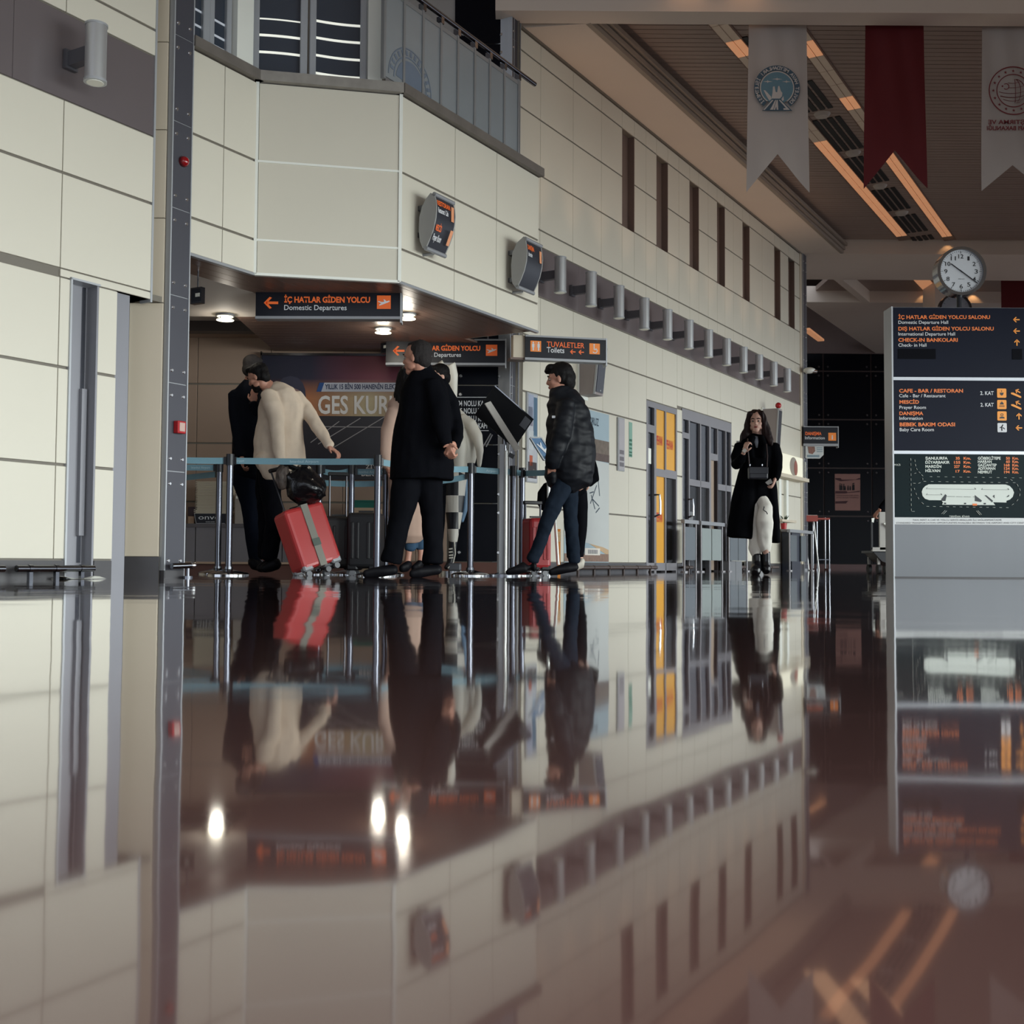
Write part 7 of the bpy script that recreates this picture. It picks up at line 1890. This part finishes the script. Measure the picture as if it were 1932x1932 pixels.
skin_over('jeans', t, NAVYJ, F.o, 0.009, 4, 0.007, 10, seed=8)
shoe(F, [(476, 1058, 0.0, 10, 10), (482, 1066, 0.0, 11, 11), (490, 1070, 0.0, 8, 10)], SHOE); shoe(F, [(480, 1058, 0.13, 10, 10), (486, 1066, 0.13, 11, 11), (494, 1070, 0.13, 8, 10)], SHOE)
b = F.body; F.L(b, [(471, 735, 0, 16), (472, 800, 0, 22, 16), (466, 880, 0, 20)]); F.L(b, [(462, 890, 0, 14), (473, 990, 0, 9), (479, 1055, 0, 7)]); F.L(b, [(476, 890, 0.12, 14), (480, 990, 0.13, 9), (484, 1058, 0.13, 7)])
caps(b, [(F.P(446, 750, -0.02), 0.027), (F.P(449, 805, -0.05), 0.024), (F.P(456, 866, -0.13), 0.024)]); hand(b, F.P(456, 864, -0.13), (0.2, -0.3, -1), (1, 0, 0), 0.7, 1, 0.95)
caps(b, [(F.P(499, 750, -0.1), 0.024), (F.P(484, 776, -0.27), 0.020), (F.P(478, 758, -0.28), 0.024)]); hand(b, F.P(478, 760, -0.28), (0.1, -0.2, 1), (0.3, 1, 0), 0.6, 1, 0.95)
F.finish()

# ---- the young man in the black padded jacket
F = Fig('young man with short black hair in a black padded jacket and blue jeans, in profile', 1062, 9.6)
F.head(1055, 716, 57, (-0.985, 0.16), 0.10, 'quiff', HAIRB, neck=[(1065, 734, 0, 13.5), (1067, 748, 0, 16)])
c = MB()
F.L(c, [(1057, 732, 0, 20, 17), (1059, 745, 0, 25, 20)], xd=(1, 0, 0.35), rnd=0.1)
F.L(c, [(1061, 742, 0.0, 27, 20), (1066, 758, 0, 35, 28), (1072, 782, 0, 41, 34), (1075, 812, 0, 45, 37), (1077, 845, 0, 47, 38), (1078, 875, 0, 47, 38), (1074, 897, 0, 44, 36), (1062, 908, 0, 30, 28)])
F.L(c, [(1066, 760, -0.13, 18), (1064, 790, -0.18, 19), (1060, 820, -0.20, 18.5), (1050, 845, -0.20, 16.5), (1042, 868, -0.17, 14), (1040, 882, -0.13, 12)])
F.L(c, [(1066, 760, 0.14, 16), (1066, 815, 0.2, 16), (1050, 870, 0.17, 13)]); F.L(c, [(1042, 880, 0, 14, 26), (1042, 900, 0, 14, 24), (1044, 914, 0, 12, 22)]); F.L(c, [(1108, 860, 0, 14, 28), (1108, 880, 0, 14, 27), (1109, 893, 0, 12, 25)])
skin_over('jacket', c, PUFF, F.o, 0.009, 3, 0.013, 8, (0.8, 0.8, 1.5), seed=21)
t = MB()
F.L(t, [(1070, 885, -0.02, 24, 22), (1064, 915, -0.05, 19), (1046, 950, -0.08, 17), (1034, 980, -0.08, 14.5), (1021, 1018, -0.06, 13), (1005, 1058, -0.05, 12.5)]); F.L(t, [(1074, 885, 0.08, 22, 22), (1075, 920, 0.10, 17), (1076, 960, 0.1, 14.5), (1079, 1000, 0.1, 13.5), (1084, 1060, 0.1, 12)])
skin_over('jeans', t, DARKJ, F.o, 0.009, 4, 0.008, 11, (1, 1, 1.2), seed=4)
shoe(F, [(1007, 1069, -0.05, 11, 9), (990, 1070, -0.06, 12, 9.5), (970, 1077, -0.08, 7, 10), (957, 1080, -0.09, 4.5, 7)], SHOE); shoe(F, [(1085, 1069, 0.1, 11, 9), (1070, 1071, 0.08, 11, 9.5), (1050, 1077, 0.06, 7, 10), (1038, 1080, 0.04, 4.5, 7)], SHOE)
b = F.body; F.L(b, [(1066, 748, 0, 16), (1072, 810, 0, 26, 22), (1072, 890, 0, 24, 22)]); F.L(b, [(1068, 890, -0.03, 14), (1036, 975, -0.08, 10), (1007, 1056, -0.05, 8)]); F.L(b, [(1074, 890, 0.08, 14), (1077, 970, 0.1, 10), (1083, 1055, 0.1, 8)])
caps(b, [(F.P(1066, 765, -0.13), 0.031), (F.P(1060, 820, -0.2), 0.027), (F.P(1043, 872, -0.15), 0.026)]); hand(b, F.P(1043, 870, -0.14), (-0.1, 0.5, -1), (0, 1, 0.2), 0.4, 1, 0.95); caps(b, [(F.P(1066, 765, 0.14), 0.031), (F.P(1064, 820, 0.2), 0.027), (F.P(1050, 872, 0.16), 0.026)]); hand(b, F.P(1050, 870, 0.15), (-0.1, -0.4, -1), (0, -1, 0.2), 0.4, -1, 0.95)
F.finish()
cl = F.P(1046, 782, -0.36)
MB().obox(cl + Vector((0.0, 0.155, 0)), ((1, 0, 0), (0, 1, 0), (0, 0, 1)), (0.014, 0.003, 0.010)).build('chest_badge', M('badge_white', (190, 192, 196), 0.5), F.o)

# ---- the person in black hidden behind him
F = Fig('person in black mostly hidden behind the young man, pale shoe and bag showing', 1085, 10.45)
F.head(1063, 722, 50, (-0.9, 0.4), 0.05, 'short', HAIRB, neck=[(1066, 744, 0, 12)])
c = MB(); F.L(c, [(1068, 745, 0, 20, 15), (1072, 765, 0, 30, 22), (1076, 830, 0, 32, 24), (1080, 900, 0, 30, 24), (1088, 935, 0, 18, 20)]); F.L(c, [(1092, 770, -0.05, 12), (1104, 840, -0.05, 12), (1116, 885, -0.08, 12), (1119, 903, -0.1, 13.5), (1108, 912, -0.12, 10)]); skin_over('coat', c, COATN, F.o, 0.010, 4, 0.008, 8, seed=31)
t = MB(); F.L(t, [(1090, 900, 0, 17), (1096, 960, 0, 13), (1097, 1000, 0, 10.5), (1093, 1050, 0, 9)]); F.L(t, [(1074, 900, 0.1, 16), (1076, 970, 0.1, 12), (1078, 1052, 0.1, 9)]); skin_over('trousers', t, TROU, F.o, 0.010, 4, 0.006, 9)
PALE = M('shoe_pale', (188, 182, 170), 0.6, var=0.1); shoe(F, [(1098, 1058, 0.0, 6, 9), (1096, 1065, -0.02, 7.5, 10), (1086, 1070, -0.04, 6, 9)], PALE); shoe(F, [(1080, 1060, 0.1, 6, 9), (1078, 1066, 0.09, 7, 9), (1068, 1070, 0.08, 6, 8)], PALE)
b = F.body; F.L(b, [(1068, 750, 0, 14), (1074, 830, 0, 20), (1080, 900, 0, 18)]); F.L(b, [(1090, 905, 0, 10), (1096, 980, 0, 7), (1094, 1056, 0, 6)]); F.L(b, [(1074, 905, 0.1, 10), (1076, 980, 0.1, 7), (1078, 1056, 0.1, 6)]); caps(b, [(F.P(1092, 775, -0.05), 0.024), (F.P(1114, 880, -0.08), 0.020), (F.P(1109, 908, -0.14), 0.022)]); hand(b, F.P(1110, 907, -0.15), (-0.7, -0.2, -0.5), (0, 1, 0), 0.6, 1, 0.9); F.finish(SKIN2, 0.008)
o = thing('shoulder_bag', 'black bag at the hip of the person hidden behind the young man', 'bag', F.P(1022, 936, -0.02)); mb = MB(); F.L(mb, [(1034, 916, -0.08, 9, 12), (1026, 932, -0.08, 13, 14), (1024, 950, -0.08, 11, 14), (1027, 960, -0.08, 7, 12)]); skin_over('bag_body', mb, COATN, o, 0.009, 3, 0.006, 10); MB().tube([F.P(1034, 914, -0.08), F.P(1050, 860, 0.02), F.P(1066, 790, 0.05)], 0.008, 6).build('bag_strap', black_cloth, o, smooth=True)

# ---- woman in the beige coat behind the older man
F = Fig('woman in a long beige coat with bare ankles, hidden behind the older man', 762, 9.75)
F.head(772, 716, 48, (0.5, 0.86), 0.1, 'long', HAIRB, neck=[(768, 736, 0, 10)])
c = MB(); F.L(c, [(764, 742, 0, 16, 14), (762, 760, 0, 30, 20), (764, 800, 0, 36, 22), (766, 850, 0, 36, 22), (768, 920, 0, 36, 24), (770, 970, 0, 38, 26), (772, 1012, 0, 36, 25)]); F.L(c, [(744, 775, -0.05, 14), (730, 810, -0.08, 13), (728, 850, -0.1, 12), (731, 882, -0.12, 10.5)]); F.L(c, [(742, 900, 0.1, 10), (741, 950, 0.1, 8), (740, 985, 0.1, 4)]); skin_over('coat', c, BEIGE, F.o, 0.010, 4, 0.012, 7, (1, 1, 0.35), seed=41)
t = MB(); F.L(t, [(766, 960, 0, 12), (772, 1000, 0, 12), (775, 1036, 0, 12.5)]); F.L(t, [(784, 960, 0.06, 12), (790, 1010, 0.06, 11), (793, 1034, 0.06, 10)]); skin_over('jeans', t, M('jeans_blue', (54, 76, 98), 0.8, 0.0, 0.06, var=0.2, scale=14), F.o, 0.009, 3, 0.006, 10)
shoe(F, [(772, 1064, 0.0, 7, 9), (766, 1070, -0.03, 8, 10), (757, 1073, -0.06, 6, 8)], SHOE, label='low open black shoe'); shoe(F, [(794, 1062, 0.06, 7, 9), (788, 1069, 0.04, 8, 10), (780, 1073, 0.02, 6, 8)], SHOE)
b = F.body; F.L(b, [(767, 742, 0, 12), (764, 810, 0, 22, 15), (768, 930, 0, 22)]); F.L(b, [(766, 940, 0, 9), (772, 1010, 0, 7.5), (771, 1045, 0, 6), (768, 1064, -0.01, 6.5), (762, 1071, -0.03, 6)]); F.L(b, [(784, 940, 0.06, 9), (792, 1020, 0.06, 7), (794, 1046, 0.06, 5.5), (793, 1064, 0.05, 6)]); caps(b, [(F.P(744, 780, -0.05), 0.020), (F.P(728, 845, -0.1), 0.019), (F.P(732, 886, -0.12), 0.020)]); hand(b, F.P(732, 884, -0.12), (0.2, -0.1, -1), (1, 0, 0), 0.6, 1, 0.85); F.finish(SKIN, 0.0075)
# ---- dark-haired man beyond
F = Fig('dark-haired man whose head shows between the older man and the bird statue', 826, 10.45)
F.head(829, 712, 46, (-0.55, -0.25), 0.28, 'short', HAIRB, neck=[(826, 730, 0.03, 11)])
c = MB(); F.L(c, [(824, 736, 0.03, 16, 14), (822, 756, 0, 28, 20), (822, 820, 0, 30, 22), (822, 880, 0, 30, 22), (822, 905, 0, 29, 22)]); F.L(c, [(846, 762, 0, 11), (850, 820, 0, 11), (850, 865, -0.04, 9)]); skin_over('coat', c, M('coat_grey', (34, 34, 40), 0.85, 0.0, 0.06, var=0.12), F.o, 0.010, 4, 0.008, 8, seed=52)
t = MB(); F.L(t, [(812, 890, 0, 15), (810, 970, 0, 12), (808, 1050, 0, 10)]); F.L(t, [(830, 890, 0.04, 15), (828, 970, 0.04, 12), (824, 1050, 0.04, 10)]); skin_over('trousers', t, TROU, F.o, 0.010, 4, 0.006, 9)
shoe(F, [(806, 1060, 0.0, 8, 9), (802, 1066, -0.03, 9, 10)], SHOE); shoe(F, [(824, 1060, 0.04, 8, 9), (820, 1066, 0.0, 9, 10)], SHOE)
b = F.body; F.L(b, [(825, 738, 0.02, 14), (822, 800, 0, 20), (822, 890, 0, 18)]); F.L(b, [(812, 895, 0, 9), (808, 1058, 0, 6)]); F.L(b, [(830, 895, 0.04, 9), (824, 1058, 0.04, 6)]); caps(b, [(F.P(846, 766, 0), 0.024), (F.P(850, 820, 0), 0.020), (F.P(850, 868, -0.04), 0.022)]); hand(b, F.P(850, 866, -0.04), (0, 0, -1), (-1, 0, 0), 0.6, 1, 0.9); F.finish(SKIN2, 0.008)

# ---- the woman walking towards the camera
F = Fig('long-haired woman walking in a long black coat and white trousers, bag across her front', 1428, 12.05)
F.head(1427, 796, 43, (-0.28, -0.96), 0.05, 'long', HAIRR, neck=[(1428, 815, 0.02, 8.5), (1428, 826, 0.03, 10)])
c = MB()
F.L(c, [(1428, 822, 0.03, 14, 11), (1428, 832, 0.02, 30, 15), (1428, 850, 0, 33, 18), (1428, 885, 0, 32, 19), (1427, 920, 0.01, 36, 20), (1425, 945, 0.02, 38, 20)])
F.L(c, [(1398, 842, -0.02, 13), (1391, 862, -0.06, 12.5), (1390, 876, -0.12, 12), (1397, 868, -0.22, 10), (1402, 858, -0.26, 7.5)])
F.L(c, [(1458, 842, -0.01, 13), (1464, 862, -0.03, 12.5), (1466, 882, -0.07, 11.5), (1465, 898, -0.13, 9), (1462, 904, -0.16, 7)])
F.L(c, [(1413, 880, -0.01, 16, 17), (1408, 915, -0.02, 21, 18), (1403, 945, -0.03, 23, 18), (1398, 980, -0.04, 24, 18), (1394.5, 1014, -0.05, 24, 18)], rnd=(0.3, 0.02)); F.L(c, [(1446, 880, 0.0, 14, 17), (1453, 925, 0.01, 14, 18), (1458.5, 965, 0.03, 10, 17), (1462, 1000, 0.05, 9, 16), (1463.5, 1024, 0.06, 8.5, 15)], rnd=(0.3, 0.02)); F.L(c, [(1424, 900, 0.09, 30, 8), (1424, 980, 0.12, 36, 8), (1424, 1012, 0.13, 37, 8)], rnd=0.02)
F.L(c, [(1420, 824, -0.06, 7), (1414, 840, -0.10, 7), (1418, 862, -0.11, 6)]); F.L(c, [(1436, 824, -0.06, 7), (1442, 840, -0.10, 7), (1438, 862, -0.11, 6)])
skin_over('coat', c, COATN, F.o, 0.0095, 3, 0.010, 7, (1, 1, 0.4), seed=61)
t = MB(); F.L(t, [(1436, 935, -0.02, 13), (1444, 958, -0.10, 13), (1443, 985, -0.14, 15.5), (1443, 1008, -0.12, 14), (1444, 1028, -0.09, 12.5), (1447, 1040, -0.08, 9)]); F.L(t, [(1424, 935, 0.0, 13), (1424, 985, -0.02, 12), (1424, 1012, -0.03, 12), (1424, 1034, -0.04, 12), (1427, 1048, -0.04, 9.5)]); skin_over('trousers', t, WHITEP, F.o, 0.008, 4, 0.014, 7, (1.1, 1.1, 0.8), seed=14)
MB().tube([F.P(1442, 956, -0.22), F.P(1440, 962, -0.235), F.P(1446, 966, -0.235), F.P(1448, 970, -0.23)], 0.005, 6).build('drawstring', signblack, F.o)
shoe(F, [(1428, 1046, -0.04, 9, 9), (1428, 1060, -0.04, 9.5, 10), (1427, 1072, -0.06, 11, 13), (1425, 1078, -0.14, 10, 11)], BOOT, 'boot'); shoe(F, [(1445, 1042, -0.07, 8, 8), (1445, 1058, -0.06, 8.5, 9), (1445, 1070, -0.06, 9, 12), (1446, 1076, -0.10, 8.5, 10)], BOOT, 'boot')
b = F.body; F.L(b, [(1428, 828, 0.03, 11), (1428, 850, 0.02, 22, 11), (1428, 900, 0.02, 20, 11), (1430, 940, 0.01, 18)]); F.L(b, [(1436, 945, -0.03, 9), (1443, 990, -0.13, 8), (1446, 1066, -0.07, 5)]); F.L(b, [(1424, 945, 0, 9), (1424, 1000, -0.02, 7), (1427, 1068, -0.05, 5)])
caps(b, [(F.P(1399, 844, -0.02), 0.024), (F.P(1391, 874, -0.12), 0.022), (F.P(1403, 855, -0.27), 0.022)]); caps(b, [(F.P(1457, 844, -0.01), 0.024), (F.P(1465, 884, -0.08), 0.022), (F.P(1462, 905, -0.17), 0.021)])
hand(b, F.P(1404, 855, -0.28), (0.22, -0.1, 1), (0.75, 0.35, 0), 0.75, -1, 0.98); hand(b, F.P(1463, 902, -0.17), (-0.35, -0.25, -0.9), (-0.8, 0.2, 0.1), 0.7, 1, 0.95); F.finish(SKIN2)
sh = MB(); F.L(sh, [(1427, 824, -0.05, 4), (1427, 834, -0.085, 4.5), (1428, 845, -0.10, 2)], 0.5); skin_over('shirt', sh, M('shirt_grey', (112, 118, 128), 0.7), F.o, 0.006, 2)
mb = MB(); mb.bar(F.P(1402, 853, -0.33), F.P(1407, 848, -0.33), 0.03, 0.035); mb.build('cuff', M('cuff_pale', (176, 170, 162), 0.6), F.o)
o = thing('crossbody_bag', 'black leather crossbody bag worn at the front by the walking woman', 'bag', F.P(1431, 892, -0.25))
mb = MB(); a, b_ = F.P(1412.5, 900, -0.26), F.P(1449, 900, -0.26)
MB().box(a.x, b_.x, a.y - 0.02, a.y + 0.06, F.P(1430, 904, -0.26).z, F.P(1430, 881, -0.26).z).build('bag_body', M('bag_leather', (26, 28, 38), 0.4, var=0.1), o, bevel=0.015, seg=2); MB().box(a.x + 0.003, b_.x - 0.003, a.y - 0.028, a.y - 0.02, F.P(1430, 894, -0.26).z, F.P(1430, 881.5, -0.26).z).build('flap', M('bag_leather', (26, 28, 38), 0.4, var=0.1), o, bevel=0.003)
MB().tube([F.P(1414, 880, -0.26), F.P(1412, 858, -0.27), F.P(1410, 838, -0.29), F.P(1411, 828, -0.22)], 0.006, 6).build('strap', M('strap_brown', (60, 44, 44), 0.5), o, smooth=True); MB().tube([F.P(1447, 881, -0.24), F.P(1448, 860, -0.19), F.P(1446, 838, -0.14)], 0.006, 6).build('strap', M('strap_brown', (60, 44, 44), 0.5), o, smooth=True)
for u in (1415, 1438): MB().cyl(F.P(u, 879, -0.265), F.P(u, 876, -0.265), 0.007, n=8).build('buckle', chrome, o)
o = thing('paper_sheet', 'folded pale paper held low by the walking woman', 'paper', F.P(1454, 908, -0.22)); MB().prism([F.P(1444, 910, -0.23), F.P(1454, 903, -0.22), F.P(1458, 911, -0.24), F.P(1449, 915, -0.24)], (0.0, 0.012, 0.0)).build('sheet', M('paper_grey', (170, 168, 164), 0.6), o)

# ---- person behind the totem: only a forearm shows
F = Fig('person in black behind the totem, only one forearm and hand showing', 1712, 14.9)
F.head(1716, 858, 34, (-0.9, 0.1), 0.05, 'short', HAIRB, neck=[(1718, 876, 0, 8)])
c = MB(); F.L(c, [(1718, 876, 0, 12, 10), (1718, 886, 0, 22, 14), (1718, 930, 0, 22, 15), (1718, 985, 0, 21, 15)]); F.L(c, [(1704, 892, -0.04, 9), (1696, 920, -0.06, 8.5), (1683, 938, -0.08, 8), (1668, 952, -0.1, 6.5), (1661, 960, -0.1, 5.5)]); skin_over('jacket', c, COATN, F.o, 0.011, 3, 0.007, 8)
t = MB(); F.L(t, [(1712, 975, 0, 11), (1711, 1020, 0, 9), (1710, 1066, 0, 7.5)]); F.L(t, [(1725, 975, 0.02, 11), (1726, 1020, 0.02, 9), (1726, 1066, 0.02, 7.5)]); skin_over('trousers', t, TROU, F.o, 0.011, 3)
shoe(F, [(1710, 1072, 0, 6, 7), (1704, 1075, -0.04, 6, 7)], SHOE); shoe(F, [(1726, 1072, 0, 6, 7), (1720, 1075, -0.04, 6, 7)], SHOE)
b = F.body; F.L(b, [(1718, 880, 0, 9), (1718, 930, 0, 14), (1718, 985, 0, 13)]); F.L(b, [(1712, 985, 0, 7), (1710, 1070, 0, 4.5)]); F.L(b, [(1725, 985, 0.02, 7), (1726, 1070, 0.02, 4.5)]); caps(b, [(F.P(1704, 896, -0.04), 0.024), (F.P(1683, 938, -0.08), 0.022), (F.P(1660, 961, -0.1), 0.024)]); hand(b, F.P(1660, 962, -0.1), (-0.75, -0.1, -0.8), (0.5, 0.3, -0.6), 0.8, 1, 1.0); F.finish(SKIN, 0.0085)
o = thing('paper_slip', 'small white slip in the hand beside the totem', 'paper', F.P(1646, 982, -0.12)); MB().prism([F.P(1644.5, 978, -0.13), F.P(1650, 977, -0.13), F.P(1648.5, 986, -0.13), F.P(1645, 985, -0.13)], (0, 0.006, 0)).build('sheet', white_trim, o)

# ---------------------------------------------------------------- painted bird statue
YBI = 11.05
class Q: pass
S_ = Fig.__new__(Fig); S_.Y = YBI; S_.k = YBI / FPX
S_.o = thing('bird_statue', 'tall painted bird statue with white body and black and white checkered legs', 'statue', (at(858, 1000, YBI).x, YBI, 0))
swhite = M('statue_white', (222, 218, 206), 0.45, var=0.03)
mb = MB()
S_.L(mb, [(822, 760, 0.0, 12), (819, 722, 0.0, 11), (826, 698, 0, 11), (838, 688, 0, 11), (850, 690, 0, 12), (854, 708, 0, 10.5), (855, 732, 0, 8.5), (857, 752, 0, 5.5), (856, 758, 0, 3)], 0.9)
S_.L(mb, [(826, 760, 0.02, 14), (846, 782, 0.02, 24, 20), (864, 806, 0.02, 29, 22), (876, 836, 0.02, 31, 22), (872, 866, 0.02, 26, 20), (862, 890, 0.02, 21, 18)], 0.8)
S_.L(mb, [(872, 788, -0.06, 9), (889, 800, -0.09, 11), (900, 822, -0.1, 11), (905, 850, -0.1, 8), (904, 880, -0.09, 4)]); S_.L(mb, [(862, 800, -0.06, 14), (866, 840, -0.10, 15), (864, 880, -0.08, 13)])
skin_over('white_body', mb, swhite, S_.o, 0.009, 4, 0.004, 6, seed=71)
chk = bpy.data.materials.new('statue_checker'); chk.use_nodes = True
nt3 = chk.node_tree; ck_ = nt3.nodes.new('ShaderNodeTexChecker'); mp3 = nt3.nodes.new('ShaderNodeMapping'); tc3 = nt3.nodes.new('ShaderNodeTexCoord')
nt3.links.new(tc3.outputs['Object'], mp3.inputs[0]); nt3.links.new(mp3.outputs[0], ck_.inputs[0])
ck_.inputs['Color1'].default_value = (lin(216), lin(212), lin(202), 1); ck_.inputs['Color2'].default_value = (lin(20), lin(20), lin(26), 1); ck_.inputs['Scale'].default_value = 1.0
mp3.inputs['Scale'].default_value = (7.2, 0.01, 6.2); mp3.inputs['Location'].default_value = (-0.27, 0.5, 0.30)
nt3.links.new(ck_.outputs[0], nt3.nodes['Principled BSDF'].inputs['Base Color']); nt3.nodes['Principled BSDF'].inputs['Roughness'].default_value = 0.4
mb = MB(); S_.L(mb, [(858, 884, 0.02, 21, 17), (858, 905, 0.0, 23, 18), (857, 935, 0, 21, 17), (857, 965, 0, 17, 15), (856, 995, 0, 12, 12), (855, 1022, 0, 8, 9)], 0.8); skin_over('checkered_leg', mb, chk, S_.o, 0.008, 2)
mb = MB(); S_.L(mb, [(855, 1018, 0, 8, 8), (853, 1045, 0, 7.5, 8), (849, 1062, -0.01, 6.5, 8), (841, 1072, -0.03, 4, 6)], 0.8); skin_over('striped_foot', mb, M('statue_black', (20, 20, 28), 0.4), S_.o, 0.007, 2)
for v, l_ in ((1036, 4), (1042, 4), (1048, 5), (1053, 5)): MB().bar(S_.P(847, v, -0.045), S_.P(847 + l_ + 3, v - 1, -0.045), 0.012, 0.014).build('white_stripe', swhite, S_.o)
MB().tube([S_.P(857, 1022, -0.04), S_.P(859, 1045, -0.04), S_.P(855, 1062, -0.045), S_.P(845, 1072, -0.06)], 0.006, 6).build('white_line', swhite, S_.o, smooth=True)
mb = MB(); S_.L(mb, [(876, 902, 0.03, 6, 10), (879, 930, 0.03, 6, 10), (877, 960, 0.03, 6, 10), (872, 984, 0.03, 3, 8)]); skin_over('blue_drape', mb, M('statue_blue', (112, 146, 178), 0.45), S_.o, 0.007, 2)
MB().ball(S_.P(875, 899, -0.06), (0.03, 0.03, 0.022), 12, 8).build('red_patch', M('statue_red', (150, 50, 54), 0.4), S_.o, smooth=True)
pbz = S_.P(855, 1077).z
MB().box(S_.P(846, 1070).x, S_.P(870, 1070).x, YBI - 0.06, YBI + 0.1, 0.03, S_.P(858, 1062).z).build('foot_block', M('statue_block', (96, 98, 104), 0.4, 0.3), S_.o, bevel=0.015, seg=2)
MB().cyl((S_.P(857, 1000).x, YBI, 0), (S_.P(857, 1000).x, YBI, 0.03), 0.16, n=28).build('base_disc', chrome, S_.o, smooth=True)
